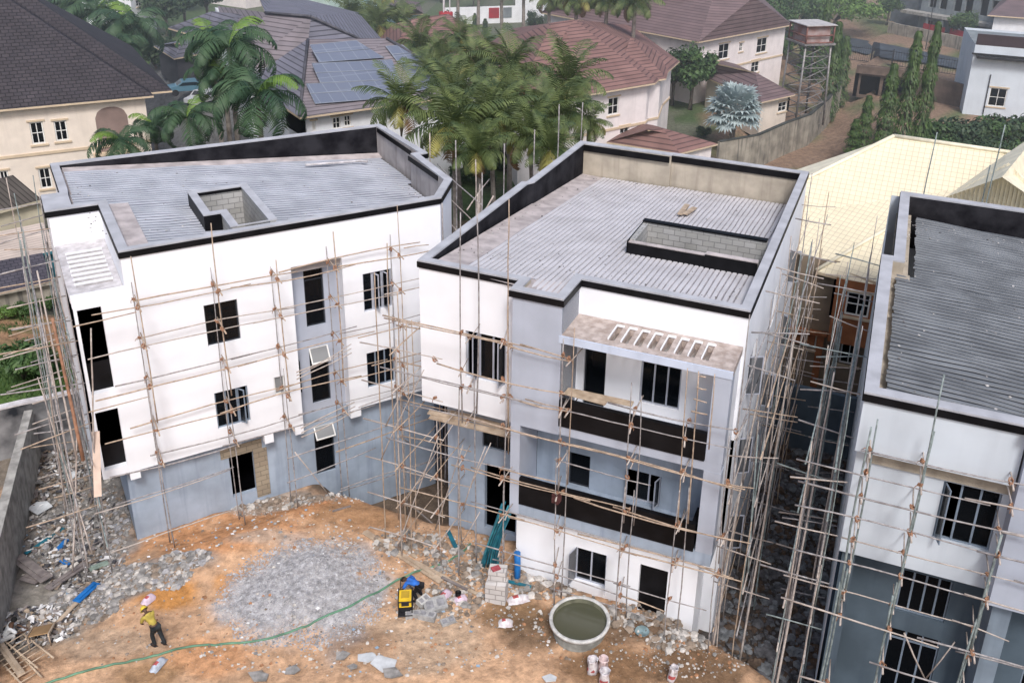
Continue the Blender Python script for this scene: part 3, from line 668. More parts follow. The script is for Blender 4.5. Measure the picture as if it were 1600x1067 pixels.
def rngL(y):
    x0 = 2.0 if y > 39.3 else (1.95 if y > 37.7 else 3.75)
    x1 = 14.5+(y-32.5)*.74 if y < 34.2 else (15.65 if y < 38.2 else 16.0)
    if 32.6 < y < 34.3: return [(x0, 6.55), (8.15, x1)]
    if y < 37.15: return [(x0, 5.95), (8.15, x1)]
    return [(x0, x1)]
ZL = lambda c, s: 11.47-.094*max(0, s-2)
corr(t, rngL, 32.53, 42.6, .27, .035, ZL, 'x', wig=.06, gw=.46)
T.part('roof_sheet', t, [sheetL, grooveL])
t = MB(); t.face([(3.1, 32.6, 11.45), (3.8, 32.6, 11.40), (3.8, 37.8, 11.40), (3.1, 37.8, 11.45)]); t.face([(1.98, 42.45, 11.50), (16.1, 42.45, 10.18), (16.1, 43.0, 10.3), (1.98, 43.0, 11.55)])
t.face([(1.9, 37.7, 11.44), (2.2, 37.7, 11.44), (2.2, 43.0, 11.46), (1.9, 43.0, 11.46)])
T.part('roof_gutter', t, mat('pale_mortar', (.5, .45, .45)))
t = MB(); t.box(5.95, 8.15, 36.9, 37.12, 9.6, 11.70); t.box(5.95, 6.17, 34.25, 36.9, 9.6, 11.70); t.box(7.93, 8.15, 32.65, 36.9, 9.6, 11.70); t.box(6.17, 6.75, 34.25, 34.45, 9.6, 11.69); t.box(6.55, 6.75, 32.65, 34.25, 9.6, 11.68)
t.box(6.1, 8.0, 32.7, 37.0, 9.55, 9.65)
shm = T.part('roof_shaft', t, blocks)
t = MB(); t.box(5.91, 5.948, 34.22, 37.15, 11.05, 11.69); t.box(5.93, 6.54, 34.20, 34.248, 11.05, 11.685); t.box(5.93, 8.17, 36.86, 36.898, 11.58, 11.69); T.part('shaft_bitumen', t, black_m, shm)
t = MB(); ring = [(5.9, 34.2), (6.5, 34.2), (6.5, 32.65), (8.2, 32.65), (8.2, 37.16), (5.9, 37.16)]; rin = [(6.2, 34.5), (6.8, 34.5), (6.8, 32.7), (7.9, 32.7), (7.9, 36.86), (6.2, 36.86)]
t.ring(ring, rin, 11.702, 11.745, faces='oitb'); T.part('shaft_coping', t, coping_m, shm)
t = MB(); t.box(16.03, 16.07, 38.6, 42.9, 11.42, 11.637); t.box(15.64, 15.68, 34.8, 38.0, 11.42, 11.637); T.part('bitumen_strip', t, black_m)
t = MB(); t.tube([(11.9, 41.4, 10.72), (14.6, 41.55, 10.5), (14.9, 41.3, 10.5)], .06, 8); single('pipe', t, rough_w, 'short pale pipe lying on the back of the left roof', 'pipe', (13, 41.5, 10.6), AL)
# ================================================================ right building
T = Thing('apartment_building', 'bluish white unfinished apartment block cut off by the right edge, with dark corrugated roof', 'building', (5, 31, -1.5), AM)
rooms = Rooms(); w = MB()
w.wall((.46, 22.87), FX, FN, 4.04, 9.8, 11.45); w.face([(.46, 22.87, 9.8), (4.5, 22.87, 9.8), (4.5, 23.3, 9.8), (.46, 23.3, 9.8)][::-1])
w.wall((6.0, 22.87), FX, FN, 5.0, 6.05, 11.45)
f = Facade(T, (.52, 23.28), FX, FN, rooms); f.wall(w, 5.0, 6.05, 9.8, [(2.36, 3.84, 7.3, 9.22)], .2); f.window(2.36, 3.84, 7.3, 9.22, .08, 3, alub, opened=(0,))
w.face([(.52, 23.28, 6.05), (5.52, 23.28, 6.05), (5.52, 24.4, 6.05), (.52, 24.4, 6.05)][::-1])
w.face([(.46, 22.87, 9.8), (.46, 22.87, 11.45), (.46, 40.5, 11.45), (.46, 40.5, 9.8)][::-1]); 
sdl = Facade(T, (.52, 23.28), (0., 1.), (-1., 0.), rooms); sdl.wall(w, 17.3, -3, 9.8, [(a, a+1.3, z, z+1.6) for a in (3, 9) for z in (4.3, 7.6)], .15)
w.wall((.46, 40.6), FX, (0., 1.), 10.5, -3, 11.45)
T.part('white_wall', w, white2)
t = MB(); t.box(4.55, 5.95, 22.6, 23.6, 6.1, 11.36); T.part('pier', t, lilac)
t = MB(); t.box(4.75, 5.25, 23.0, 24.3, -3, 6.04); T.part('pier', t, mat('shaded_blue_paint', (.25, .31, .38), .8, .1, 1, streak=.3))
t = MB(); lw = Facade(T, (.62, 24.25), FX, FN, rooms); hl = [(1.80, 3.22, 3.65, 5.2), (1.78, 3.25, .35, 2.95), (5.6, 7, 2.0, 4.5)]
lw.wall(t, 9.8, -3.2, 6.05, hl, .2); T.part('recessed_wall', t, bluedark)  # darker copy of the blue-grey walls; the recess shade is in the colour
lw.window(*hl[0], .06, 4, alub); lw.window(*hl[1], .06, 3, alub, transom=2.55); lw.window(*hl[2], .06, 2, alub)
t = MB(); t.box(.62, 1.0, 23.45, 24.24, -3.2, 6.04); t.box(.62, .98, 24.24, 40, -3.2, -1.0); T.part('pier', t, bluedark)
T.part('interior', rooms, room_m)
O = [(.46, 22.85), (4.5, 22.85), (4.5, 22.58), (6.0, 22.58), (6.0, 22.85), (11, 22.85), (11, 40.6), (.84, 40.6), (.84, 32.87), (.42, 32.87)]
I = [(.80, 23.2), (4.85, 23.2), (4.9, 23.2), (5.65, 23.2), (5.7, 23.2), (10.6, 23.2), (10.6, 40.2), (1.2, 40.2), (1.2, 32.5), (.80, 32.5)]
t = MB(); t.ring(off(O, .03), I, 11.64, 11.70, faces='oitb'); T.part('coping', t, coping_m)
t = MB(); t.ring(off(O, .05), off(O, -.1), 11.42, 11.637, faces='otb'); T.part('drip_band', t, black_m)
t = MB(); n = len(I)
for i in range(n):
    a, b_ = I[i], I[(i+1) % n]; mi = 1 if (a[1] > 40 and b_[1] > 40) else 0
    t.face([(*b_, 9.3), (*a, 9.3), (*a, 11.64), (*b_, 11.64)], mi)
T.part('parapet_lining', t, [render_c, tarpblk])
t = MB(); corr(t, lambda y: [((.95 if y < 32.4 else 1.55)+.08*vnoise(y*5, 1), 10.6)], 23.2, 39.6, .27, .035, lambda c, s: 11.48-.05*s-.028*max(0, c-23), 'x', wig=.06, gw=.42)
T.part('roof_sheet', t, [sheetR, grooveR])
t = MB(); t.face([(.78, 23.1, 11.2), (1.4, 23.1, 11.2), (1.4, 40.2, 10.8), (.78, 40.2, 10.8)]); t.box(.8, 1.45, 32.0, 32.5, 10.5, 11.2); T.part('roof_gutter', t, render_c)

# mortar crumbs and scraps left on the roofs
cr = [mat('mortar_crumb', (.55, .53, .52), .9, .2, 5), mat('mortar_crumb_dark', (.22, .21, .21), .9, .2, 5)]
for (a_, x0, x1, y0, y1, zf, n_, lab) in ((AM, -13.9, -3.8, 27, 40.8, lambda x, y: 11.54-.093*max(0, y-25.8), 260, 'mortar crumbs scattered on the pale roof of the middle building'), (AL, 2.2, 15.5, 34.5, 42.3, lambda x, y: ZL(0, x)+.04, 220, 'mortar crumbs scattered on the roof of the left building'), (AM, 1.2, 8, 23.5, 39, lambda x, y: 11.53-.05*x-.028*max(0, y-23), 200, 'mortar crumbs scattered on the dark roof of the right building')):
    t = MB()
    for _ in range(n_):
        x, y = random.uniform(x0, x1), random.uniform(y0, y1)
        if random.random() < .6: (x, y) = (random.choice((x0, x1))*.97+x*.03, y) if random.random() < .5 else (x, random.choice((y0, y1))*.95+y*.05)
        if (a_ == AM and x < 0 and x > -8.6 and 30 < y < 32.7) or (a_ == AL and 5.8 < x < 8.3 and y < 37.3): continue
        q = f2w((x, y, zf(x, y)), a_); t.stone(q, random.uniform(.015, .05), random.randrange(2), .5)
    o = t.build('mortar_crumbs', cr); tag(o, lab, 'crumbs'); o['kind'] = 'stuff'
# ---------------------------------------------------------------- bamboo scaffolds
_knot = None
class Scaffold:
    def __init__(s, label, base, a, r=.025):
        s.T = Thing('bamboo_scaffold', label, 'scaffold', base, a); s.r = r; s.n = 0; s.k = 0
    def pole(s, p0, p1, m=None, r=None, bend=.05, stuffk=None):
        r = (r or s.r)*U(.85, 1.2); p0, p1 = Vector(p0), Vector(p1); L = (p1-p0).length; n = max(2, int(L/1.1)+1)
        side = Vector((U(-1, 1), U(-1, 1), U(-1, 1)))*bend*min(1, L/4); ph = U(0, 6)
        pts = [p0.lerp(p1, i/n)+side*math.sin(math.pi*i/n)+Vector((U(-1, 1), U(-1, 1), U(-1, 1)))*.012 for i in range(n+1)]
        mb = MB(); mb.tube(pts, r, 6, r1=r*.72); s.T.part('pole', mb, m or random.choice(s.mats)); s.n += 1
    def knot(s, p):
        global _knot
        if s.k >= 95: return
        if _knot is None:
            mb = MB()
            for z in (-.04, 0, .04): mb.tube([(.06*math.cos(q), .06*math.sin(q), z+.05*math.sin(q)) for q in [i*math.pi/3 for i in range(7)]], .016, 5, cap=False)
            mb.tube([(.05, 0, 0), (.11, .03, -.08), (.12, .02, -.16)], .012, 5)
            o = mb.build('lashing', rope_m, s.T.o); _knot = o
        else:
            o = _knot.copy(); COL.objects.link(o); o.parent = s.T.o
        o.location = Vector(p)-Vector(s.T.base); o.rotation_euler = (U(-.4, .4), U(-.4, .4), U(0, 6)); s.k += 1
# left building, front
S = Scaffold('bamboo scaffold standing along the long white front of the left building', (7, 31.5, 0), AL); S.mats = [pole_a, pole_b, pole_b]
gL = lambda x, y: gz(*f2w((x, y), AL)[:2]); gM = lambda x, y: gz(*f2w((x, y), AM)[:2])
xs = [2.95, 5.55, 7.62, 9.75, 12.3]; tops = [11.9, 12.6, 10.8, 11.5, 12.1]; rows = [10.05, 8.55, 6.95, 5.15, 3.8]
for x, tp in zip(xs, tops):
    g = gL(x, 31.1); S.pole((x+.03, 31.1, g-.1), (x-.06, 31.1, (g+tp)/2+1), pole_b); S.pole((x+.08, 31.12, (g+tp)/2-.5), (x+.02, 31.1, tp), pole_a)
    g = gL(x, 31.95); S.pole((x-.02, 31.95, g-.1), (x, 31.95, min(11.2, tp)-.6), pole_b)
for z in rows:
    for y in (31.02, 31.88):
        a = 1.3+U(-.3, .3) if y < 31.5 else 2.2+U(-.4, 1); zz = z+U(-.06, .06)-(0 if y < 31.5 else .1)
        m = pole_a if z in (10.05, 5.15) else pole_d if z == 8.55 else random.choice((pole_a, pole_b))
        while a < 13:
            e = min(a+U(4.5, 6.2), 13.9); S.pole((a, y, zz), (e, y, zz+U(-.14, .14)), m, bend=.12); a = e-.7
    for x in xs:
        S.pole((x+.06, 30.75, z-.05), (x+.06, 32.15, z-.02), pole_a); S.knot((x, 31.06, z)); S.knot((x, 31.92, z-.08))
S.pole((1.3, 31.0, 2.62), (5.4, 31.0, 2.75)); S.pole((.6, 31.0, 2.5), (5.3, 31.1, 2.6), pole_d)
S.pole((.9, 30.9, .75), (5.3, 31.0, .85), pole_d, bend=.02); S.pole((7.4, 31, 2.4), (13, 31, 2.6)); S.pole((7.3, 31, 1.3), (11, 31.1, 1.6)); S.pole((9.4, 31, .2), (14.2, 31, .1))
S.pole((9.5, 31.6, 1.6), (14.2, 31.6, 1.9)); S.pole((9.5, 31.6, -.4), (14.2, 31.6, -.3)); S.pole((7.7, 31.0, 2.6), (8.9, 31.0, .1), pole_d)
for zz in (3.6, 2.0): S.pole((11.9, 30.9, zz), (12.7, 31.4, zz-1.0))
for i in range(3): S.pole((8.0, 31.0, 6.1-i*.14), (10.2, 31.0, 6.75-i*.2), pole_d, bend=.15); S.pole((8.0, 31.0, 3.6-i*.2), (10.2, 31.0, 4.1-i*.2), pole_d, bend=.15)
# left building, side
S = Scaffold('tangled bamboo scaffold against the narrow left side of the left building, with a hanging plank', (.4, 36, 0), AL); S.mats = [pole_b, pole_c, pole_b, pole_d]
y = 31.4
while y < 43:
    for x in (.12+U(-.15, .1), .82+U(-.1, .1)):
        g = gL(x, y); tp = 11.5+U(-1.5, .9); S.pole((x-.1, y, g-.1), (x+U(-.1, .1), y+U(-.2, .2), tp), bend=.12)
    for z in (1.0, 2.6, 4.3, 5.9, 7.5, 9.1, 10.6):
        if random.random() < .7: S.pole((-.9+U(-.6, .5), y+U(-.3, .3), z+U(-.3, .3)), (1.05, y+U(-.1, .1), z+U(-.1, .2)), random.choice((pole_d, pole_b, pole_a)))
    y += 1.75
for z in (1.2, 2.9, 4.6, 6.2, 7.9, 9.5):
    for x in (.12, .82):
        S.pole((x, 30.9, z+U(-.2, .2)), (x, 37.4, z+U(-.2, .2))); S.pole((x, 36.8, z+U(-.2, .2)), (x, 42.9, z+U(-.2, .2)))
for (a, b_) in (((.1, 31.2, .2), (.2, 34.2, 9.6)), ((-.3, 33.8, .5), (.0, 31.0, 8.2)), ((.4, 31.0, 4.9), (.3, 33.2, 11.1)), ((.7, 31.3, 3.0), (1.5, 31.5, 9.4)), ((-.4, 31.1, .3), (.6, 32.0, 5.7)), ((.3, 31.0, .9), (-.3, 33.5, 7.0))):
    S.pole(a, b_, pole_d, r=.034)
S.pole((.55, 30.95, 4.8), (.45, 31.6, 10.0), mat('bamboo_orange', (.36, .19, .12), .7, .2, 5), r=.06)
mb = MB(); mb.obox((.95, 31.2, 4.35), (.24, .05, 2.3), Matrix.Rotation(.14, 3, 'Y') @ Matrix.Rotation(-.3, 3, 'X')); S.T.part('hanging_plank', mb, mat('pinkish_plank', (.70, .55, .46), .8, .1, 2))
for z in (6.4, 9.7): S.pole((1.0, 31.3, z), (2.9, 31.1, z+.15), pole_a)
# middle building, front
S = Scaffold('bamboo scaffold in front of the black balconies of the middle building', (-8, 24.2, 0), AM); S.mats = [pole_a, pole_b, pole_a]
for (x, tp, y) in ((-12.2, 14.3, 24.0), (-12.0, 14.2, 24.75), (-10.5, 15.0, 24.0), (-10.85, 11.3, 24.9), (-8.62, 10.7, 23.95), (-8.45, 10.9, 24.4), (-6.28, 9.7, 23.95), (-6.05, 9.0, 24.4), (-4.5, 10.6, 23.95), (-4.25, 10.3, 24.4), (-3.05, 8.6, 23.95), (-2.95, 7.4, 24.4)):
    g = gM(x, y); md = (g+tp)/2; S.pole((x+U(-.1, .1), y, g-.1), (x+U(-.04, .04), y, md+.9), pole_b); S.pole((x+.07, y, md-.5), (x+U(-.1, .1), y, tp), random.choice((pole_a, pole_b)))
for (z, a, b_, y) in ((10.15, -15.0, -8.4, 23.9), (9.7, -15.3, -8.5, 24.45), (8.75, -13, -8.4, 23.9), (8.1, -15.2, -8.3, 23.9), (7.75, -15, -8.5, 24.5), (8.55, -7.1, -2.9, 24.3), (8.15, -8.7, -3.0, 23.9), (6.95, -12, -2.2, 23.9), (6.5, -14.6, -2.6, 24.4), (6.2, -8.7, -5.4, 23.9),
                      (5.25, -15.1, -8.6, 23.9), (4.85, -12.5, -2.1, 23.9), (4.55, -12, -2.7, 24.4), (3.3, -14.6, -2.2, 23.9), (3.05, -12, -2.5, 24.4), (1.85, -11.6, -3.2, 23.9), (1.15, -11, -4.6, 24.1), (.5, -8.8, -5, 24.2)):
    x = a
    while x < b_-.5:
        e = min(b_, x+U(4.6, 6.4)); S.pole((x, y, z+U(-.07, .07)), (e, y, z+U(-.1, .1)), bend=.1); x = e-.6 if e < b_ else e
    for xx in (-12.1, -10.6, -8.55, -6.2, -4.45, -3.0):
        if a < xx < b_: 
            S.knot((xx, y+.04, z))
            if random.random() < .6: S.pole((xx+.05, y-.3, z-.06), (xx+U(-.2, .2), y+.9, z+U(-.1, .1)), pole_d)
for i in range(4): S.pole((-4.35+.05*i, 23.9, 9.2+i*.42), (-3.85-.05*i, 23.9, 9.2+i*.42), pole_a, r=.025)
S.pole((-3.7, 23.9, 8.0), (-3.75, 23.95, 10.6), pole_a)
# corner between the buildings
S = Scaffold('bamboo scaffold in the corner between the left and middle buildings, under the white overhang', (-14, 25, 0), AM); S.mats = [pole_a, pole_d, pole_a]
for (x, y, tp) in ((-14.6, 24.0, 9.3), (-14.35, 24.3, 9.9), (-15.2, 25.2, 10.4), (-14.9, 25.6, 9.2), (-13.2, 24.2, 6.3), (-13.1, 25.7, 5.7), (-14.4, 26.6, 5.9), (-15.7, 24.6, 11.3), (-15.9, 25.8, 11.9)):
    S.pole((x+U(-.1, .1), y, gM(x, y)-.1), (x, y, tp))
for z in (.9, 2.5, 4.1, 5.7, 7.3, 8.8):
    S.pole((-16.1, 24.1, z), (-12.9, 24.1, z+U(-.2, .1)), pole_d); S.pole((-15.6, 25.7, z), (-12.6, 25.7, z+.1)); S.pole((-14.6, 23.6, z+.1), (-14.6, 27.2, z+.1)); 
    if z < 6: S.pole((-13.2, 23.6, z+.12), (-13.2, 26.3, z+.12))
    for x in (-14.6, -13.2): S.knot((x, 24.1, z))
for (a, b_) in (((-14.8, 23.9, .5), (-13.0, 23.9, 5.9)), ((-14.7, 24.2, 2.2), (-12.6, 24.2, 6.3)), ((-15.4, 24, 4.2), (-13.6, 24.1, 8.3)), ((-15.2, 24.1, 5.6), (-14.2, 24.3, 7.9)), ((-13.9, 25.2, .6), (-12.7, 25.2, 4.8)), ((-12.0, 23.8, 3.2), (-11.2, 23.9, 6.0)), ((-11.8, 23.8, 4.1), (-11.0, 23.9, 6.2)), ((-12.2, 23.9, 1.5), (-11.4, 23.9, 3.2))):
    S.pole(a, b_, pole_d, bend=.04)
mb = MB(); mb.obox((-12.5, 25.4, 5.55), (3.2, .3, .05), rot_z(.02)); mb.obox((-12.2, 25.75, 5.6), (2.6, .28, .05), rot_z(-.03)); mb.obox((-13.5, 25.6, 5.62), (1.5, .25, .05), rot_z(.15)); S.T.part('platform_boards', mb, plank)
# middle building, right side
S = Scaffold('tall bamboo scaffold down the right side of the middle building, beside the alley', (-2.4, 33, -1.5), AM); S.mats = [pole_b, pole_a, pole_b, pole_d]
y = 24.6; i = 0
while y < 41.5:
    for x in (-2.95, -2.15):
        S.pole((x+U(-.1, .2), y, -1.6), (x+U(-.05, .1), y+U(-.2, .2), 5.5+U(-.5, 1))); S.pole((x+.06, y+.05, 4.6), (x+U(-.1, .1), y+U(-.2, .2), 11.2+U(-1.6, 1.6)))
    for z in (.6, 2.3, 4.0, 5.8, 7.6, 9.3, 10.8):
        if random.random() < .6: S.pole((-3.2, y+U(-.2, .2), z+U(-.2, .2)), (-1.5+U(-.3, .45), y+U(-.2, .2), z+U(-.25, .2)), random.choice((pole_d, pole_b, pole_a)))
    y += 2.5
for z in (.9, 2.6, 4.3, 6.1, 7.9, 9.6):
    for x in (-2.95, -2.15):
        for a in (24.2, 29.8, 35.6): S.pole((x, a, z+U(-.2, .2)), (x, a+6.1, z+U(-.2, .2)))
for (a, b_) in (((-2.9, 24.4, 0), (-2.9, 29.5, 8.7)), ((-2.0, 24.8, -1), (-2.1, 30.5, 9)), ((-2.3, 25.5, 1), (-2.4, 27.5, 6.8)), ((-2.2, 30, 2), (-2.3, 36, 10.5)), ((-2.8, 33, 0), (-2.8, 38, 9)), ((-2.1, 24.6, 3.2), (-2.5, 26.2, 7.4)), ((-2.0, 28, -1.4), (-2.2, 32, 5))):
    S.pole(a, b_, random.choice((pole_d, pole_c)), r=.034)
# right building, side
S = Scaffold('greenish bamboo scaffold on the alley side of the right building', (-.3, 31, -1.5), AM); S.mats = [pole_c, pole_b, pole_c, pole_d]
y = 22.3
while y < 39.5:
    for x in (-.75, .05):
        S.pole((x+U(-.1, .1), y, -1.6), (x+U(-.05, .1), y+U(-.2, .2), 6+U(-.5, 1))); S.pole((x+.06, y+.05, 4.6), (x+U(-.1, .1), y+U(-.2, .2), 11+U(-2.3, .9)))
    for z in (.6, 2.2, 3.8, 5.5, 7.2, 8.9, 10.4):
        if random.random() < .55: S.pole((-1.35+U(-.35, .3), y+U(-.2, .2), z+U(-.25, .2)), (.4, y+U(-.2, .2), z+U(-.15, .15)), random.choice((pole_d, pole_b, pole_c)))
    y += 2.5
for z in (1.0, 2.7, 4.4, 6.1, 7.8, 9.5):
    for x in (-.75, .05):
        for a in (22.0, 27.8, 33.4): S.pole((x, a, z+U(-.2, .2)), (x, a+6, z+U(-.2, .2)))
for (a, b_) in (((-.6, 22.3, 1), (-.5, 27.5, 9.5)), ((-.1, 26, 2), (0, 31, 10.2)), ((-.6, 30, 0), (-.6, 34, 8)), ((-.8, 24, 4), (-.75, 24.5, 9))): S.pole(a, b_, random.choice((pole_d, pole_c)), r=.034)
# right building, front
S = Scaffold('bamboo scaffold crossing the front windows of the right building', (2.5, 21.9, -1.5), AM); S.mats = [pole_c, pole_b, pole_d]
for (x, tp, y) in ((.72, 11.3, 21.8), (.86, 11.2, 22.4), (2.12, 13.2, 21.8), (2.2, 11.2, 22.4), (4.25, 9.0, 21.8), (4.4, 8.6, 22.4), (6.0, 10, 21.8)):
    S.pole((x-.2, y, -1.6), (x-.05, y, 6.2), pole_c, r=.034); S.pole((x, y+.03, 5.0), (x+U(-.03, .08), y, tp), pole_c, r=.034)
for (z, a, b_, y) in ((9.95, -1.0, 7, 21.72), (10.25, .6, 7, 22.35), (8.42, -.85, 7, 21.72), (8.75, -.9, 7, 22.35), (6.95, -.7, 7, 21.72), (7.25, .5, 7, 22.35), (5.1, -.85, 7, 21.72), (5.4, -.9, 5.2, 22.35), (3.8, 1.8, 5.5, 21.72), (4.4, 4.0, 7, 22.35), (2.6, 0, 6, 21.72)):
    x = a
    while x < b_-.5:
        e = min(b_, x+U(4.2, 6.0)); S.pole((x, y, z+U(-.08, .08)), (e, y, z+U(-.12, .12)), random.choice((pole_d, pole_b)), bend=.06); x = e-.6 if e < b_ else e
    for xx in (.8, 2.15, 4.3):
        if a < xx < b_: S.knot((xx, y+.04, z)); S.pole((xx+.05, y-.25, z-.07), (xx, y+.9, z), pole_d)
S.pole((2.6, 22.2, 4.7), (3.4, 22.3, 3.2), pole_d); S.pole((3.4, 22.3, 3.2), (3.9, 22.2, 4.9), pole_d)

# poles seen over the parapets
S = Scaffold('bare scaffold poles rising along the hidden left side of the middle building', (-15, 34, 0), AM, .035); S.mats = [pole_b, pole_c]
for (x, y, tp) in ((-15.2, 28.5, 12.6), (-15.0, 31.5, 12.9), (-15.3, 34.3, 13.3), (-15.1, 37.2, 13.2), (-15.2, 40.5, 13.6), (-14.6, 42.2, 13.4)): S.pole((x, y, 0), (x+.05, y, tp))
for z in (3, 6, 9, 10.6): S.pole((-15.2, 28, z), (-15.2, 34.6, z)); S.pole((-15.2, 34, z), (-15.1, 40.9, z))
S = Scaffold('scaffold poles at the far right corner of the left building, hung with dry fronds', (17.2, 35.5, 0), AL, .035); S.mats = [pole_b, pole_d]
for (x, y, tp) in ((16.8, 33.2, 11.2), (17.4, 34.6, 12.2), (17.3, 36.4, 12.6), (17.0, 38.6, 12.4)): S.pole((x, y, -1), (x, y, tp))
for z in (8.2, 9.4, 10.6): S.pole((16.2, 33.0, z), (18.6, 35.6, z+.2), pole_d); S.pole((16.9, 33.0, z+.1), (17.5, 38.9, z+.1))
S.pole((16.7, 33.3, 7.5), (17.9, 35.2, 10.8), pole_d); S.pole((17.6, 33.3, 10.9), (16.9, 35.0, 7.6), pole_d)
S = Scaffold('two tall bare poles standing behind the right building in front of the cream roof', (3, 41.5, -1.5), AM, .045); S.mats = [pole_c]
for (x, y, tp) in ((1.6, 41.3, 14.3), (4.2, 41.6, 14.9), (4.0, 41.9, 13.0)): S.pole((x, y, -1.5), (x+.25, y, tp))
# ---------------------------------------------------------------- things on the site
def G(u, v, up=0.0):
    p = at(u, v, 0)
    for _ in range(4): z = gz(p[0], p[1]); p = at(u, v, z+up)
    return np.array([p[0], p[1], gz(p[0], p[1])])
def stones(name, label, cat, n, sampler, rs, mats, stuff=True):
    mb = MB()
    for _ in range(n):
        q = sampler()
        if q is None: continue
        r = rs(); mb.stone((q[0], q[1], gz(q[0], q[1])+r*.25), r, random.randrange(len(mats)))
    o = mb.build(name, mats); tag(o, label, cat)
    if stuff: o['kind'] = 'stuff'
    return o
st1 = mat('gravel_grey', (.43, .43, .455), .9, .25, 5); st2 = mat('gravel_pale', (.50, .50, .52), .9, .2, 5); st3 = mat('block_hollow_shade', (.28, .28, .30), .9, .2, 5); st4 = mat('gravel_mid', (.38, .375, .39), .9, .2, 5)
rb1 = mat('rubble_brown', (.30, .24, .19), .95, .25, 4); rb2 = mat('rubble_grey', (.30, .29, .28), .95, .25, 4); rb3 = mat('rubble_pale', (.55, .52, .49), .95, .2, 4); rb4 = mat('rubble_orange', (.42, .22, .12), .95, .2, 4)
rd1 = mat('alley_rubble', (.15, .15, .16), .95, .25, 4); rd2 = mat('alley_rubble_pale', (.22, .235, .25), .95, .25, 4); rd3 = mat('alley_rubble_brown', (.14, .10, .075), .95, .25, 4)  # alley shade is put into these darker rubble colours
def s_grav():
    while 1:
        a, r = U(0, 6.283), math.sqrt(U(0, 1)); k = 1+.35*fbm(math.cos(a)*1.5+4, math.sin(a)*1.5)*2
        if random.random() < .85*r**3: continue
        return (GRAV[0]+2.9*r*k*math.cos(a), GRAV[1]+2.55*r*k*math.sin(a))
stones('gravel_heap', 'low heap of grey crushed gravel in the middle of the orange yard', 'gravel', 15000, s_grav, lambda: U(.012, .036) if random.random() < .93 else U(.035, .06), [st1, st2, st1, st4, st1, st4])
def pxs(poly_u):  # sample inside image-space patches, dropped on the ground
    def f():
        (u, v, ru, rv) = random.choice(poly_u); a, r = U(0, 6.283), math.sqrt(U(0, 1)); p = at(u+ru*r*math.cos(a), v+rv*r*math.sin(a), 0)
        return (p[0], p[1])
    return f
stones('rubble', 'grey broken stones and mortar lumps strewn left of the left building', 'rubble', 7000, pxs([(110, 760, 70, 90), (120, 850, 80, 60), (90, 700, 50, 50), (60, 960, 60, 30), (200, 900, 50, 25), (130, 930, 60, 30), (150, 800, 50, 60), (290, 882, 40, 14), (240, 905, 60, 20)]), lambda: U(.02, .08) if random.random() < .93 else U(.08, .18), [rb2, rb3, rb1, rb2, st4])
stones('rubble', 'small pale stones scattered over the orange yard', 'rubble', 2600, pxs([(400, 830, 190, 40), (300, 990, 250, 60), (640, 880, 110, 60), (700, 940, 110, 45), (870, 960, 110, 40), (560, 1020, 250, 40), (950, 1000, 120, 45), (450, 780, 120, 14), (1080, 1030, 90, 30), (700, 860, 90, 30)]), lambda: U(.012, .05) if random.random() < .9 else U(.05, .09), [rb3, rb1, rb4, rb2, rb3])
stones('rubble', 'broken blocks and mortar heaped along the foot of the middle building', 'rubble', 1500, pxs([(720, 880, 60, 30), (760, 905, 60, 30), (850, 915, 60, 18), (1000, 965, 70, 22), (1060, 1000, 50, 18), (700, 940, 60, 25), (440, 772, 90, 12), (640, 850, 60, 18)]), lambda: U(.03, .12) if random.random() < .85 else U(.12, .2), [rb2, rb1, rb3, rb1])
def s_al():
    x, y = U(-3.2, .45), U(23.5, 40); q = f2w((x, y), AM); return (q[0], q[1]) if gz(*q[:2]) < -.6 else None
stones('rubble', 'dark rubble filling the narrow alley between the middle and right buildings', 'rubble', 2600, s_al, lambda: U(.04, .16) if random.random() < .85 else U(.15, .3), [rd1, rd2, rd1, rd3])
# broken plates and offcuts lying flat among the rubble
mb = MB(); sp = pxs([(110, 760, 70, 90), (110, 850, 80, 60), (60, 960, 60, 30), (90, 710, 45, 45)])
for _ in range(900):
    x, y = sp(); L_, W_ = U(.05, .34), U(.03, .14); mb.obox((x, y, gz(x, y)+U(.04, .16)), (L_, W_, .03), Matrix.Rotation(U(0, 3.14), 3, 'Z') @ Matrix.Rotation(U(-.5, .5), 3, 'X') @ Matrix.Rotation(U(-.4, .4), 3, 'Y'), random.randrange(6))
o = mb.build('debris', [rb3, rb2, plankw, rb1, mat('litter_white', (.75, .75, .76), .8, .1, 5), mat('debris_dark', (.07, .07, .08), .9, .2, 4)]); tag(o, 'splintered offcuts and broken plates covering the rubble at the left', 'debris'); o['kind'] = 'stuff'
# paper and plastic litter
mb = MB()
sm = pxs([(400, 850, 200, 50), (700, 900, 130, 60), (110, 830, 90, 100), (600, 1010, 300, 50)])
for _ in range(300):
    x, y = sm(); z = gz(x, y)+.03; a = U(0, 6.28); r = U(.03, .09); c = (x, y, z); k = random.randrange(3)
    mb.face([(x+r*math.cos(a+q), y+r*math.sin(a+q)*U(.5, 1), z+U(0, .04)) for q in (0, 1.5, 3.1, 4.6)], k)
o = mb.build('litter', [mat('litter_white', (.75, .75, .76), .8, .1, 5), mat('litter_pale', (.6, .57, .52), .8, .1, 5), mat('litter_blue', (.3, .42, .55), .8, .1, 5)]); tag(o, 'scraps of white paper and plastic strewn over the yard', 'litter'); o['kind'] = 'stuff'
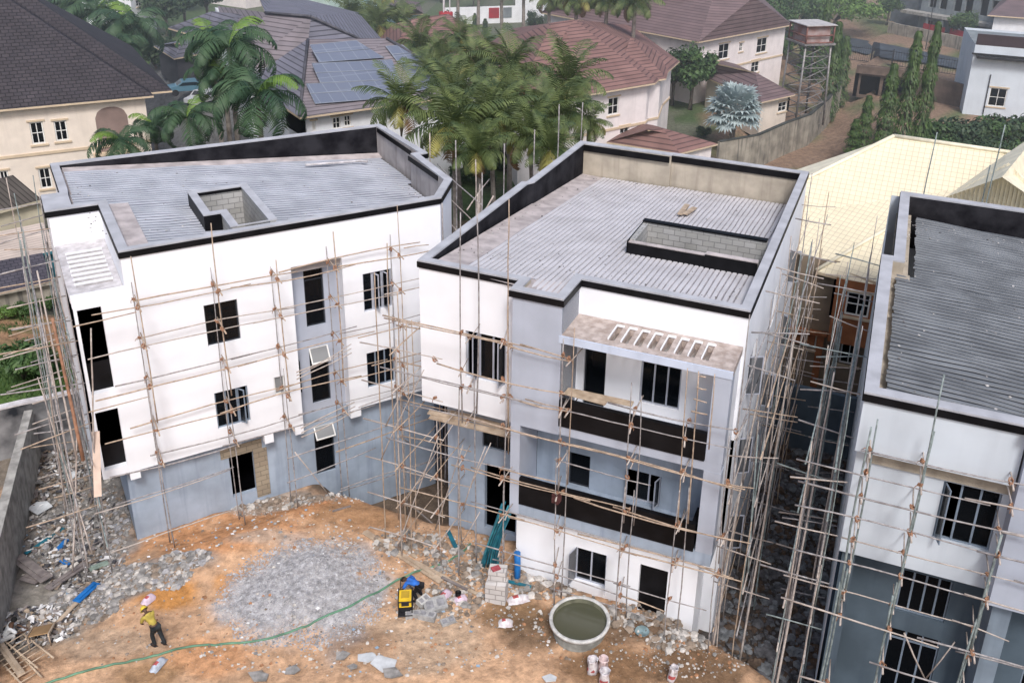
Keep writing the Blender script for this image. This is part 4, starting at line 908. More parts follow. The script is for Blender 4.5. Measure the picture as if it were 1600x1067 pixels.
# water basin of cast concrete
p = at(906, 965, .62); bx_, by_ = p[0], p[1]; g = gz(bx_, by_)
T = Thing('water_basin', 'round concrete basin full of murky green water beside the middle building', 'basin', (bx_, by_, g))
mb = MB(); R0 = 1.04
prof = [(.86, -.05), (.90, .05), (.88, .07), (.92, .19), (.90, .21), (.95, .33), (.93, .35), (.98, .46), (.97, .48), (R0, .52), (R0+.01, .60), (R0-.02, .625), (R0-.09, .625), (R0-.12, .58), (.88, .10), (0.001, .08)]
mb.lathe((bx_, by_, g), prof, 48, mis=[0]*8+[1]*5+[2]*3)
T.part('rim_and_wall', mb, [mat('wet_concrete', (.26, .26, .24), .7, .2, 3, streak=.6, dirt=(.1, .1, .09), bump=.3), mat('pale_rim', (.55, .55, .54), .8, .15, 5, bump=.3), mat('algae_concrete', (.13, .13, .09), .8, .2, 4)])
mb = MB(); mb.lathe((bx_, by_, g), [(.93, .42), (0.001, .42)], 48, sm=False)
wm = bpy.data.materials.new('murky_water'); wm.use_nodes = True; b = wm.node_tree.nodes['Principled BSDF']; b.inputs['Base Color'].default_value = (.075, .078, .052, 1); b.inputs['Roughness'].default_value = .12
nz = wm.node_tree.nodes.new('ShaderNodeTexNoise'); nz.inputs['Scale'].default_value = 5; bp = wm.node_tree.nodes.new('ShaderNodeBump'); bp.inputs['Strength'].default_value = .15; wm.node_tree.links.new(nz.outputs[0], bp.inputs['Height']); wm.node_tree.links.new(bp.outputs[0], b.inputs['Normal'])
T.part('water', mb, wm)
# hose
def gtube(pxl, r, up=.03, wob=0):
    P = [G(u, v) for (u, v) in pxl]; out = []
    for i in range(len(P)-1):
        for k in range(8):
            t = k/8; p0 = P[max(i-1, 0)]; p1, p2 = P[i], P[i+1]; p3 = P[min(i+2, len(P)-1)]
            q = .5*((2*p1)+(-p0+p2)*t+(2*p0-5*p1+4*p2-p3)*t*t+(-p0+3*p1-3*p2+p3)*t**3); q = q+np.array([U(-wob, wob), U(-wob, wob), 0])
            q[2] = gz(q[0], q[1])+up; out.append(tuple(q))
    q = P[-1]; out.append((q[0], q[1], q[2]+up)); return out
mb = MB(); mb.tube(gtube([(20, 1085), (90, 1062), (170, 1040), (240, 1025), (300, 1010), (370, 1005), (420, 998), (470, 982), (530, 955), (580, 930), (625, 905), (680, 885), (720, 865), (735, 850)], .035), .038, 8)
b0 = G(400, 1000); single('hose', mb, green_h, 'long green hose snaking across the orange yard', 'hose', tuple(b0))
# planks and boards on the ground: (u0, v0, u1, v1, width, material, label, lift)
BD = [(570, 832, 690, 910, .26, plank, 'long pale plank running from the gravel heap to the loose blocks', .05),
      (600, 838, 650, 872, .14, plank, 'short narrow board left of the long pale plank', .05), (650, 880, 745, 930, .12, plank, 'narrow pale batten next to the loose blocks', .08),
      (690, 905, 730, 925, .1, plankw, 'thin grey batten crossing the pale battens', .12),
      (82, 985, 155, 910, .14, plank, 'pale batten pointing at the blue board, left of the crouching worker', .12), (38, 955, 100, 990, .12, plank, 'pale batten crossing another at the left wall', .1), (70, 968, 100, 960, .1, plank, 'shortest pale batten at the left wall', .06),
      (120, 945, 152, 915, .3, blue_m, 'blue painted board lying on pale battens', .16),
      (28, 880, 75, 915, .45, plankw, 'weathered board leaning against the grey wall top', .3), (40, 905, 65, 912, .5, plankw, 'squarish weathered board on the rubble', .2), (75, 925, 135, 885, .32, plankw, 'long dark weathered board on the rubble', .15),
      (140, 893, 170, 882, .25, mat('greenish_board', (.30, .38, .33), .7, .15, 3), 'greenish board beside the dark weathered board', .12),
      (40, 868, 100, 828, .13, teal_m, 'teal pipe lying across the rubble at the left', .1), (90, 862, 105, 845, .2, blue_m, 'upper blue plastic strip on the rubble', .08), (92, 875, 108, 885, .16, blue_m, 'lower blue plastic strip on the rubble', .08),
      (770, 905, 830, 920, .12, teal_m, 'teal strip lying right of the block stack', .1), (700, 832, 712, 858, .16, teal_m, 'blue net roll by the crest of the pit', .1), (640, 790, 700, 842, .05, pole_d, 'bare pole lying at the foot of the corner scaffold', .1),
      (520, 800, 548, 792, .06, plankw, 'small dark stick near the base of the left building', .05), (0, 1010, 35, 1060, .22, plank, 'pale board by the ladder at the lower left corner', .2)]
for (u0, v0, u1, v1, wd_, m, lab, up) in BD:
    a, b_ = G(u0, v0), G(u1, v1); d = Vector(b_-a); L = d.length; d.normalize(); s = Vector((-d.y, d.x, 0)).normalized(); n = d.cross(s); c = Vector((a+b_)/2)+Vector((0, 0, up))
    mb = MB(); mb.obox(c, (L, wd_, .04 if wd_ > .08 else wd_), Matrix((d, s, n)).transposed(), 0)
    if wd_ > .2: mb.obox(c+n*.045+s*.03, (L*.8, wd_*.5, .03), Matrix((d, s, n)).transposed(), 0)
    single('plank' if m in (plank, plankw) else 'pole' if m is pole_d else 'strip', mb, m, lab, 'board' if m in (plank, plankw) else 'pole' if m is pole_d else 'strip', (c.x, c.y, c.z-up))
# wooden frames at the lower left: broken table and two ladders
a = G(68, 1000); T = Thing('broken_pallet', 'tipped wooden pallet with a brown top between the pale battens and the ladder', 'pallet', tuple(a))
Rm = rot_z(.35) @ Matrix.Rotation(-.4, 3, 'X'); c = Vector(a)+Vector((0, 0, .45))
mb = MB(); mb.obox(c, (.62, .8, .03), Rm); T.part('top', mb, mat('brown_ply', (.36, .23, .12), .8, .15, 2))
for sx in (-.33, .33): mb = MB(); mb.obox(c+Rm @ Vector((sx, -.08, .02)), (.05, 1.05, .06), Rm); T.part('rail', mb, plank)
for sx in (-.3, .3):
    for sy in (-.5, .42): mb = MB(); p0 = c+Rm @ Vector((sx, sy, -.02)); mb.tube([p0, (p0.x+U(-.1, .1), p0.y, gz(p0.x, p0.y)-.02)], .025, 5); T.part('leg', mb, plank)
for (u0, v0, u1, v1, lab) in ((-10, 990, 60, 1050, 'upper of the two wooden ladders lying at the lower left corner'), (-6, 1028, 40, 1080, 'lower of the two wooden ladders lying at the lower left corner')):
    a, b_ = Vector(G(u0, v0)), Vector(G(u1, v1)); d = (b_-a); L = d.length; d.normalize(); s = Vector((-d.y, d.x, 0)).normalized()
    T = Thing('ladder', lab, 'ladder', tuple(a))
    for k in (0, .5): mb = MB(); mb.tube([a+s*k+Vector((0, 0, .12)), b_+s*k+Vector((0, 0, .2))], .03, 6); T.part('rail', mb, plank)
    for i in range(int(L/.33)): mb = MB(); q = a+d*(.2+.33*i)+Vector((0, 0, .19)); mb.tube([q-s*.06, q+s*.56], .02, 6); T.part('rung', mb, plank)
# concrete blocks
def block(u, v, rz, lab, size=(.45, .22, .22), up=0.0, tilt=0, m=None):
    p = G(u, v); mb = MB(); R_ = rot_z(rz) @ Matrix.Rotation(tilt, 3, 'X'); L, W, H = size; c = Vector(p)+Vector((0, 0, H/2+up))
    mb.obox(c, (L, W, H), R_)
    for sx in (-.24, .24): mb.obox(c+R_ @ Vector((sx*L, 0, H*.5+.003)), (L*.32, W*.55, .006), R_, 1)  # dark plates stand for the shaded hollows of the block
    single('concrete_block', mb, [m or mat('block_grey', (.38, .38, .38), .9, .15, 6, bump=.4), room_m if False else st3], lab, 'block', (p[0], p[1], p[2]+up), 0, 'loose concrete blocks')
block(680, 950, .4, 'large grey block slab lying flat behind the yellow machine', (.8, .55, .2), .05, .15)
block(662, 945, .9, 'pale block left of the large slab', (.45, .3, .2), .1, .2, mat('block_pale', (.5, .5, .49), .9, .1, 6))
block(668, 965, -.2, 'darker block in front of the large slab', (.6, .3, .2))
block(645, 962, .2, 'block right in front of the yellow machine', (.5, .25, .15))
block(700, 972, .5, 'flat block at the right of the loose blocks', (.5, .3, .08), .02)
T = Thing('block_stack', 'pale stack of concrete blocks standing by the teal pipes', 'blocks', tuple(G(776, 938)))
p = G(776, 936); palebl = tilemat('pale_blocks', (.60, .58, .57), (.54, .52, .51), (.35, .33, .32), .45, .22, .02)
mb = MB(); mb.obox((p[0], p[1], p[2]+.42), (.72, .5, .84), rot_z(-.15)); T.part('lower_blocks', mb, palebl)
mb = MB(); mb.obox((p[0]+.02, p[1]+.15, p[2]+1.05), (.62, .42, .42), rot_z(-.1)); T.part('upper_blocks', mb, palebl)
mb = MB(); mb.obox((p[0]-.05, p[1]+.1, p[2]+1.30), (.3, .2, .06), rot_z(.5)); T.part('red_rag', mb, mat('red_cloth', (.4, .08, .1), .9, .2, 6))
for (u, v, s_, lab) in ((598, 1040, .55, 'large pale broken sheet near the bottom of the yard'), (575, 1030, .4, 'tilted sheet piece left of the large pale sheet'), (612, 1055, .35, 'small sheet piece right of the large pale sheet'), (535, 1028, .25, 'single grey slab piece between the sheets and the gravel'), (552, 1045, .2, 'small bluish tile left of the broken sheets'), (458, 1050, .3, 'grey slab piece on the soil near the lower edge'), (64, 795, .5, 'pale square sheet thrown on the rubble'), (108, 748, .4, 'grey plate on the rubble by the scaffold'), (405, 1060, .35, 'brown slab piece at the lower edge of the yard'), (858, 1063, .3, 'crumpled white sack at the lower edge of the yard')):
    p = G(u, v); mb = MB(); a0 = U(0, 6); pts = [(s_*U(.7, 1.1)*math.cos(a0+q), s_*.75*U(.7, 1.1)*math.sin(a0+q)) for q in (0, 1.2, 2.2, 3.4, 4.9)]
    tx, ty = U(-.25, .25), U(-.25, .25)
    lo = [(p[0]+x, p[1]+y, p[2]+.10+x*tx+y*ty) for x, y in pts]; hi = [(x, y, z+.035) for x, y, z in lo]
    mb.face(hi); mb.face(lo[::-1])
    for i in range(5): j = (i+1) % 5; mb.face([lo[i], lo[j], hi[j], hi[i]])
    single('broken_sheet', mb, paper if s_ > .38 or 'white' in lab else rb2, lab, 'sheet', tuple(p))
# sacks
def sack(u, v, h, r, lab, m=None, open_=True, lean=0):
    p = G(u, v); mb = MB(); prof = [(.01, .0), (r*.85, .0), (r, h*.15), (r*.97, h*.5), (r*.9, h*.8), (r*1.02, h), (r*.9, h*.97), (r*.8, h*.6), (.01, h*.5)]
    mb.lathe((p[0], p[1], p[2]-.02), prof, 14)
    mb.v = [(x+U(-.025, .025)+lean*(z-p[2]), y+U(-.025, .025), z+U(-.02, .02)) for x, y, z in mb.v]
    T = Thing('cement_sack', lab, 'sack', tuple(p), 0, 'cement sacks about the yard'); T.part('bag', mb, m or bag_m)
    b2 = MB(); b2.lathe((p[0], p[1], p[2]-.02), [(r*1.035, h*.3), (r*1.03, h*.52)], 14); b2.v = [(x+lean*(z-p[2]), y, z) for x, y, z in b2.v]; b2.f = [q for k, q in enumerate(b2.f) if k % 14 in (8, 9, 10, 11)]; b2.mi = b2.mi[:len(b2.f)]; b2.smooth = b2.smooth[:len(b2.f)]
    T.part('print', b2, bagred)
sack(925, 1050, .62, .17, 'open white sack standing left in the group at the bottom'); sack(942, 1048, .58, .16, 'open pinkish sack standing behind in the group at the bottom', mat('sack_pink', (.60, .48, .48), .8, .1, 5)); sack(944, 1068, .6, .17, 'open sack nearest the picture edge in the group of three')
sack(1048, 1062, .6, .14, 'lone narrow sack near the alley edge', lean=.15)
def flatsack(u, v, rz, lab, m=None, L=.6, W=.36):
    p = G(u, v); mb = MB(); n = 9
    for i in range(n):
        for j in range(7):
            x = (i/(n-1)-.5); y = (j/6-.5); e = max(0, 1-(2*abs(x))**4)*max(0, 1-(2*abs(y))**3); X_ = L*x*(1+.05*math.sin(7*y)); Y_ = W*y*(1-.18*(2*abs(x))**3)
            mb.v.append((p[0]+X_*math.cos(rz)-Y_*math.sin(rz), p[1]+X_*math.sin(rz)+Y_*math.cos(rz), p[2]+.02+.17*e+U(0, .025)))
    for i in range(n-1):
        for j in range(6): mb.f.append((i*7+j, (i+1)*7+j, (i+1)*7+j+1, i*7+j+1)); mb.mi.append(1 if 2 <= i <= 3 and 2 <= j <= 4 else 0); mb.smooth.append(True)
    single('cement_sack', mb, [m or bag_m, bagred], lab, 'sack', tuple(p), 0, 'cement sacks about the yard')
pk = mat('sack_lilac', (.62, .50, .60), .8, .15, 6)
flatsack(810, 938, .3, 'empty printed sack lying right of the block stack', L=.8, W=.4); flatsack(695, 932, 1.2, 'pinkish sack lying left of the block stack, by the long plank', pk); flatsack(720, 938, .6, 'pinkish sack lying closest to the block stack', pk, .5); flatsack(233, 938, 1.2, 'lilac sack on the soil above the yellow-shirted worker', pk, .5, .35)
flatsack(248, 1040, 1.3, 'flattened sack below the green hose', mat('sack_blue', (.45, .5, .58), .8, .2, 6), .6, .3); flatsack(790, 975, .1, 'sack pressed into the wet soil left of the basin', bag_m, .5)
# head pan near the door and small bucket
p = G(1003, 990); mb = MB(); mb.lathe(tuple(p), [(.02, .05), (.16, .05), (.25, .14), (.24, .14), (.15, .06), (.02, .06)], 20); single('head_pan', mb, mat('dull_pan', (.3, .42, .45), .4, .2, 4, metal=.4), 'shallow metal head pan by the dark door of the middle building', 'pan', tuple(p))
p = G(716, 935); mb = MB(); mb.lathe(tuple(p), [(.09, 0), (.11, .3), (.1, .3), (.085, .03)], 16); single('bucket', mb, black_m, 'small black bucket beside the long plank end', 'bucket', tuple(p))
# bundle of teal pipes leaning in the corner of the middle building
p0 = G(765, 888); T = Thing('pipe_bundle', 'bundle of long teal plastic pipes leaning in the corner of the middle building', 'pipes', tuple(p0))
for i in range(13):
    a = at(752+i*2.3, 880+i*.8+U(-4, 6), 0); a = Vector((a[0], a[1], gz(a[0], a[1]))); b_ = Vector(at(782+i*1.4, 790+U(-8, 20), 3.0)); b_.z = min(b_.z, 3.0); c = a.lerp(b_, .5)+Vector((-.15-.02*i, -.1, -.25))
    pts = [a*(1-t)**2+c*2*t*(1-t)+b_*t*t for t in [k/8 for k in range(9)]]
    mb = MB(); mb.tube(pts, .04, 6); T.part('pipe', mb, teal_m if i % 3 else mat('teal_pale', (.05, .27, .34), .4, .2, 3))
p0 = G(808, 905); mb = MB(); q = Vector(p0); mb.tube([q, q+Vector((0, .1, .5)), q+Vector((-.02, .15, 1.1))], .12, 8); single('plastic_roll', mb, blue_m, 'upright bright blue plastic roll beside the teal pipes', 'roll', tuple(p0))
# the red cloth hung on the scaffold
c = f2w((-8.55, 23.85, 4.9), AM); mb = MB()
for i in range(7):
    for j in range(9): mb.v.append((c[0]-.17+i*.055, c[1]-.05+.06*math.sin(i*1.7+j*.5), c[2]+.02-j*.055*(1-.1*abs(i-3))))
for i in range(6):
    for j in range(8): mb.f.append((i*9+j, (i+1)*9+j, (i+1)*9+j+1, i*9+j+1)); mb.mi.append(0); mb.smooth.append(True)
single('cloth', mb, mat('maroon_cloth', (.09, .035, .035), .9, .3, 6), 'dark red cloth hanging over the scaffold by the lower balcony', 'cloth', c)
# yellow plate compactor
p = G(634, 952); a_ = .15; T = Thing('plate_compactor', 'yellow and black compactor in front of the worker in blue', 'compactor', tuple(p), 0)
c = Vector(p); R_ = rot_z(a_)
def cb(dx, dy, dz, sx, sy, sz, rot=None): mb = MB(); mb.obox(c+R_ @ Vector((dx, dy, dz)), (sx, sy, sz), R_ @ rot if rot else R_); return mb
mb = cb(0, 0, .05, .5, .7, .06); mb.obox(c+R_ @ Vector((0, -.38, .1)), (.5, .14, .03), R_ @ Matrix.Rotation(-.6, 3, 'X')); T.part('base_plate', mb, iron)
mb = cb(0, .0, .5, .42, .5, .3); bme = mb; T.part('engine_cover', mb, mat('machine_yellow', (.75, .50, .03), .4, .1, 4))
T.part('engine', cb(0, 0, .24, .34, .42, .26), iron); T.part('vent', cb(0, -.252, .48, .26, .01, .16), iron); T.part('vent', cb(0, .02, .656, .28, .32, .012), mat('dark_yellow', (.45, .30, .03), .5, .1, 4))
mb = MB()
for sx in (-.23, .23): mb.tube([c+R_ @ Vector((sx, -.28, .1)), c+R_ @ Vector((sx, -.3, .62)), c+R_ @ Vector((sx, .28, .70)), c+R_ @ Vector((sx, .3, .1))], .02, 6)
mb.tube([c+R_ @ Vector((-.23, -.3, .62)), c+R_ @ Vector((.23, -.3, .62))], .02, 6); T.part('guard_frame', mb, iron)
mb = MB(); mb.tube([c+R_ @ Vector((-.18, .3, .3)), c+R_ @ Vector((-.18, .62, .8)), c+R_ @ Vector((.18, .62, .8)), c+R_ @ Vector((.18, .3, .3))], .018, 6); T.part('handle', mb, iron)
# ---------------------------------------------------------------- people
skin_m = mat('skin', (.10, .055, .035), .6, .1, 8)
def skinmesh(name, mats, nodes, edges, parent, base, root=0, sub=1):
    me = bpy.data.meshes.new(name); me.from_pydata([tuple(Vector(n[0])) for n in nodes], edges, []); me.materials.append(mats)
    o = bpy.data.objects.new(name, me); COL.objects.link(o); o.parent = parent
    m = o.modifiers.new('Skin', 'SKIN'); m.use_smooth_shade = True
    sv = me.skin_vertices[0].data
    for i, n in enumerate(nodes): sv[i].radius = (n[1], n[2] if len(n) > 2 else n[1]); sv[i].use_root = (i == root)
    s = o.modifiers.new('Subdiv', 'SUBSURF'); s.levels = sub; s.render_levels = sub
    return o
def person(label, loc, rz, J, shirt, trousers, hat=None, hair=None, shoes=None):
    """J: joint positions in metres around the feet, facing +Y"""
    T = Thing('person', label, 'person', (0, 0, 0)); T.o.location = loc; T.o.rotation_euler = (0, 0, rz); T.o.scale = (.93, .93, .93)
    nodes = []; edges = []; ix = {}
    def add(k, p, r, par=None, r2=None): ix[k] = len(nodes); nodes.append((p, r, r2 or r)); (edges.append((ix[par], ix[k])) if par else None)
    V = {k: Vector(v) for k, v in J.items()}
    add('pelvis', V['pelvis'], .115, None, .095); add('chest', V['chest'], .125, 'pelvis', .10); add('neckb', V['neck'].lerp(V['chest'], .25), .09, 'chest'); add('neck', V['neck'], .052, 'neckb'); 
    hd = V['head']-V['neck']; hd.normalize(); add('jaw', V['neck']+hd*.07, .062, 'neck'); add('head', V['head'], .088, 'jaw', .08); add('crown', V['head']+hd*.085, .062, 'head')
    for s in 'LR':
        add('sh'+s, V['sh'+s], .06, 'neckb'); add('el'+s, V['el'+s], .042, 'sh'+s); add('wr'+s, V['wr'+s], .028, 'el'+s)
        d = (V['wr'+s]-V['el'+s]).normalized(); side = d.cross(Vector((0, 0, 1))); side = side.normalized() if side.length > .1 else Vector((1, 0, 0)); curl = d.cross(side).normalized()*(.5)
        palm = V['wr'+s]+d*.075; add('palm'+s, palm, .032, 'wr'+s, .018)
        for k, (o_, ln) in enumerate(((-.03, .06), (-.01, .075), (.01, .07), (.03, .055))):
            q = palm+side*o_*.9+d*.03; add('f%d%s' % (k, s), q, .011, 'palm'+s); add('g%d%s' % (k, s), q+d*ln*.6-curl*ln*.25, .009, 'f%d%s' % (k, s)); add('h%d%s' % (k, s), q+d*ln*.9-curl*ln*.8, .007, 'g%d%s' % (k, s))
        add('t'+s, V['wr'+s]+d*.035+side*.035, .011, 'palm'+s); add('u'+s, V['wr'+s]+d*.07+side*.055-curl*.02, .009, 't'+s)
        add('hip'+s, V['hip'+s], .09, 'pelvis'); add('kn'+s, V['kn'+s], .06, 'hip'+s); add('cf'+s, V['kn'+s].lerp(V['an'+s], .35), .055, 'kn'+s); add('an'+s, V['an'+s], .038, 'cf'+s)
        add('toe'+s, V['toe'+s], .032, 'an'+s)
    skinmesh("body", skin_m, nodes, edges, T.o, None)
    def cloth(name, keys, grow, m):
        nn = []; ee = []; kk = {}
        for (k, par) in keys:
            n = nodes[ix[k]]; kk[k] = len(nn); nn.append((n[0], n[1]+grow, n[2]+grow)); (ee.append((kk[par], kk[k])) if par else None)
        skinmesh(name, m, nn, ee, T.o, None)
    cloth('shirt', [('chest', None), ('pelvis', 'chest'), ('neckb', 'chest'), ('shL', 'neckb'), ('elL', 'shL'), ('shR', 'neckb'), ('elR', 'shR')], .022, shirt)
    cloth('trousers', [('pelvis', None), ('hipL', 'pelvis'), ('knL', 'hipL'), ('cfL', 'knL'), ('anL', 'cfL'), ('hipR', 'pelvis'), ('knR', 'hipR'), ('cfR', 'knR'), ('anR', 'cfR')], .02, trousers)
    hc = V['head']; fwd = Vector((0, 1, 0)); fwd = (fwd-hd*fwd.dot(hd)).normalized() if abs(fwd.dot(hd)) < .95 else Vector((0, 0, -1)); rt = fwd.cross(hd).normalized()
    M3 = Matrix((rt, fwd, hd)).transposed()
    mb = MB(); prof = [(.118, -.01), (.112, .05), (.085, .10), (.04, .128), (.002, .132)] if hat else [(.098, -.02), (.10, .03), (.08, .085), (.04, .108), (.002, .112)]
    mb.lathe((0, 0, 0), prof, 16)
    if hat: mb.lathe((0, .015, 0), [(.118, -.008), (.15, -.015), (.15, -.02)], 16)
    mb.v = [tuple(hc+M3 @ Vector(q)+hd*.02) for q in mb.v]; mb.build('helmet' if hat else 'hair', hat or hair, T.o)
    fm = MB(); fm.tube([hc+M3 @ Vector((0, .085, .01)), hc+M3 @ Vector((0, .112, -.025))], .014, 5); fm.build('nose', skin_m, T.o)
    for sx in (-.032, .032): em = MB(); em.obox(hc+M3 @ Vector((sx, .092, .012)), (.022, .008, .01), M3); em.build('eye', mat('eye_white', (.7, .7, .68), .4, .02, 5), T.o)
    for sx in (-.092, .092): em = MB(); em.obox(hc+M3 @ Vector((sx, -.005, -.01)), (.015, .035, .055), M3); em.build('ear', skin_m, T.o)
    mm_ = MB(); mm_.obox(hc+M3 @ Vector((0, .088, -.055)), (.045, .008, .012), M3); mm_.build('mouth', mat('lips', (.14, .05, .04), .6, .1, 5), T.o)
    for s in 'LR':
        sh_ = MB(); a, t = V['an'+s], V['toe'+s]; d = (t-a); d.z = 0; L = d.length; d.normalize(); sd_ = Vector((-d.y, d.x, 0)); cc = (a+t)/2; cc.z = min(a.z, t.z)-.02
        sh_.obox(cc-d*.03, (L+.16, .105, .075), Matrix((d, sd_, Vector((0, 0, 1)))).transposed()); sh_.build('shoe', shoes or iron, T.o)
    return T
# worker bending forward, in a yellow shirt and helmet
p = G(246, 1006)
bend = dict(pelvis=(0, -.05, .82), chest=(0, .26, 1.08), neck=(0, .42, 1.19), head=(0, .54, 1.25), shL=(-.17, .34, 1.14), shR=(.17, .34, 1.14), elL=(-.24, .42, .90), elR=(.22, .46, .90), wrL=(-.14, .55, .70), wrR=(.12, .60, .70),
            hipL=(-.09, -.05, .80), hipR=(.09, -.05, .80), knL=(-.11, .06, .45), knR=(.12, -.1, .45), anL=(-.11, -.06, .09), anR=(.13, -.3, .09), toeL=(-.12, .12, .04), toeR=(.14, -.12, .04))
person('worker in a yellow shirt and yellow helmet walking across the orange soil', (p[0], p[1], p[2]), RAD(55), bend, mat('shirt_yellow', (.42, .33, .07), .8, .15, 5), mat('trousers_dark', (.025, .03, .035), .8, .2, 5), hat=mat('helmet_yellow', (.65, .5, .06), .4, .05, 5))
# worker doubled over behind the compactor
p = G(652, 935)
low = dict(pelvis=(0, -.12, .66), chest=(0, .24, .78), neck=(0, .42, .78), head=(0, .55, .74), shL=(-.17, .34, .78), shR=(.17, .34, .78), elL=(-.24, .45, .52), elR=(.22, .46, .52), wrL=(-.14, .62, .34), wrR=(.12, .62, .34),
           hipL=(-.1, -.12, .64), hipR=(.1, -.12, .64), knL=(-.14, .08, .38), knR=(.14, .06, .38), anL=(-.13, -.10, .09), anR=(.15, -.12, .09), toeL=(-.14, .08, .04), toeR=(.16, .06, .04))
person('worker in a bright blue shirt doubled over behind the yellow compactor', (p[0], p[1], p[2]), RAD(70), low, mat('shirt_blue', (.03, .15, .55), .8, .15, 5), mat('trousers_black', (.015, .015, .02), .8, .2, 5), hair=mat('black_hair', (.01, .01, .01), .9, .1, 5))
p = G(18, 1005)
sq = dict(pelvis=(0, -.2, .38), chest=(0, .05, .68), neck=(0, .16, .86), head=(0, .22, .98), shL=(-.17, .1, .78), shR=(.17, .1, .78), elL=(-.24, .25, .56), elR=(.24, .26, .56), wrL=(-.12, .45, .46), wrR=(.12, .46, .46),
          hipL=(-.1, -.2, .36), hipR=(.1, -.2, .36), knL=(-.17, .18, .5), knR=(.17, .18, .5), anL=(-.15, .02, .09), anR=(.15, .02, .09), toeL=(-.16, .2, .04), toeR=(.16, .2, .04))
person('worker in white clothes squatting at the left edge', (p[0], p[1], p[2]), RAD(-60), sq, mat('cloth_white', (.62, .64, .66), .8, .1, 5), mat('cloth_offwhite', (.5, .5, .5), .8, .1, 5), hair=mat('black_hair', (.01, .01, .01)))
# ---------------------------------------------------------------- walls around the yard
def wallthing(name, label, pts, th, mats, cat='wall', z0=-1.0, copem=None):
    """pts: (x, y, top z) polyline"""
    mb = MB(); c2 = MB(); P = [np.array(q, float) for q in pts]; n = len(P); nn = []
    for i in range(n):
        t = P[min(i+1, n-1)]-P[max(i-1, 0)]; t = t/np.linalg.norm(t[:2]); nn.append(np.array([-t[1], t[0]]))
    for i in range(n-1):
        a, b_ = P[i], P[i+1]; na, nb = nn[i]*th/2, nn[i+1]*th/2
        A0, A1, B0, B1 = a[:2]-na, a[:2]+na, b_[:2]-nb, b_[:2]+nb
        za, zb = (min(gz(*a[:2]), 0)+z0), (min(gz(*b_[:2]), 0)+z0)
        mb.face([(*A0, za), (*B0, zb), (*B0, b_[2]), (*A0, a[2])]); mb.face([(*B1, zb), (*A1, za), (*A1, a[2]), (*B1, b_[2])]); mb.face([(*A0, a[2]), (*B0, b_[2]), (*B1, b_[2]), (*A1, a[2])])
        if i == 0: mb.face([(*A1, za), (*A0, za), (*A0, a[2]), (*A1, a[2])])
        if i == n-2: mb.face([(*B0, zb), (*B1, zb), (*B1, b_[2]), (*B0, b_[2])])
        if copem:
            e = 1.25; A0, A1, B0, B1 = a[:2]-na*e, a[:2]+na*e, b_[:2]-nb*e, b_[:2]+nb*e
            c2.face([(*A0, a[2]+.08), (*B0, b_[2]+.08), (*B1, b_[2]+.08), (*A1, a[2]+.08)]); c2.face([(*A0, a[2]+.003), (*B0, b_[2]+.003), (*B0, b_[2]+.08), (*A0, a[2]+.08)]); c2.face([(*B1, b_[2]+.003), (*A1, a[2]+.003), (*A1, a[2]+.08), (*B1, b_[2]+.08)])
    m = P[n//2]; base = (m[0], m[1], gz(m[0], m[1])); T = Thing(name, label, cat, base); T.part('wall', mb, mats)
    if copem: T.part('coping', c2, copem)
    return T
def seg(p, q, z0, z1, n=6): return [(p[0]+(q[0]-p[0])*i/n, p[1]+(q[1]-p[1])*i/n, z0+(z1-z0)*i/n+U(-.03, .03)) for i in range(n+1)]
a, b_ = at(44, 640, 1.9), at(-60, 1040, 1.9); wallthing('boundary_wall', 'rough grey wall running down the left edge towards the camera', seg(a, b_, 1.9, 1.9, 10), .32, concrete)
a, b_ = at(-60, 650, 2.0), at(185, 598, 2.0); wallthing('boundary_wall', 'blackened grey wall below the grass behind the rubble', seg(a, b_, 2.0, 2.0, 8), .3, blackwall, copem=rough_w)
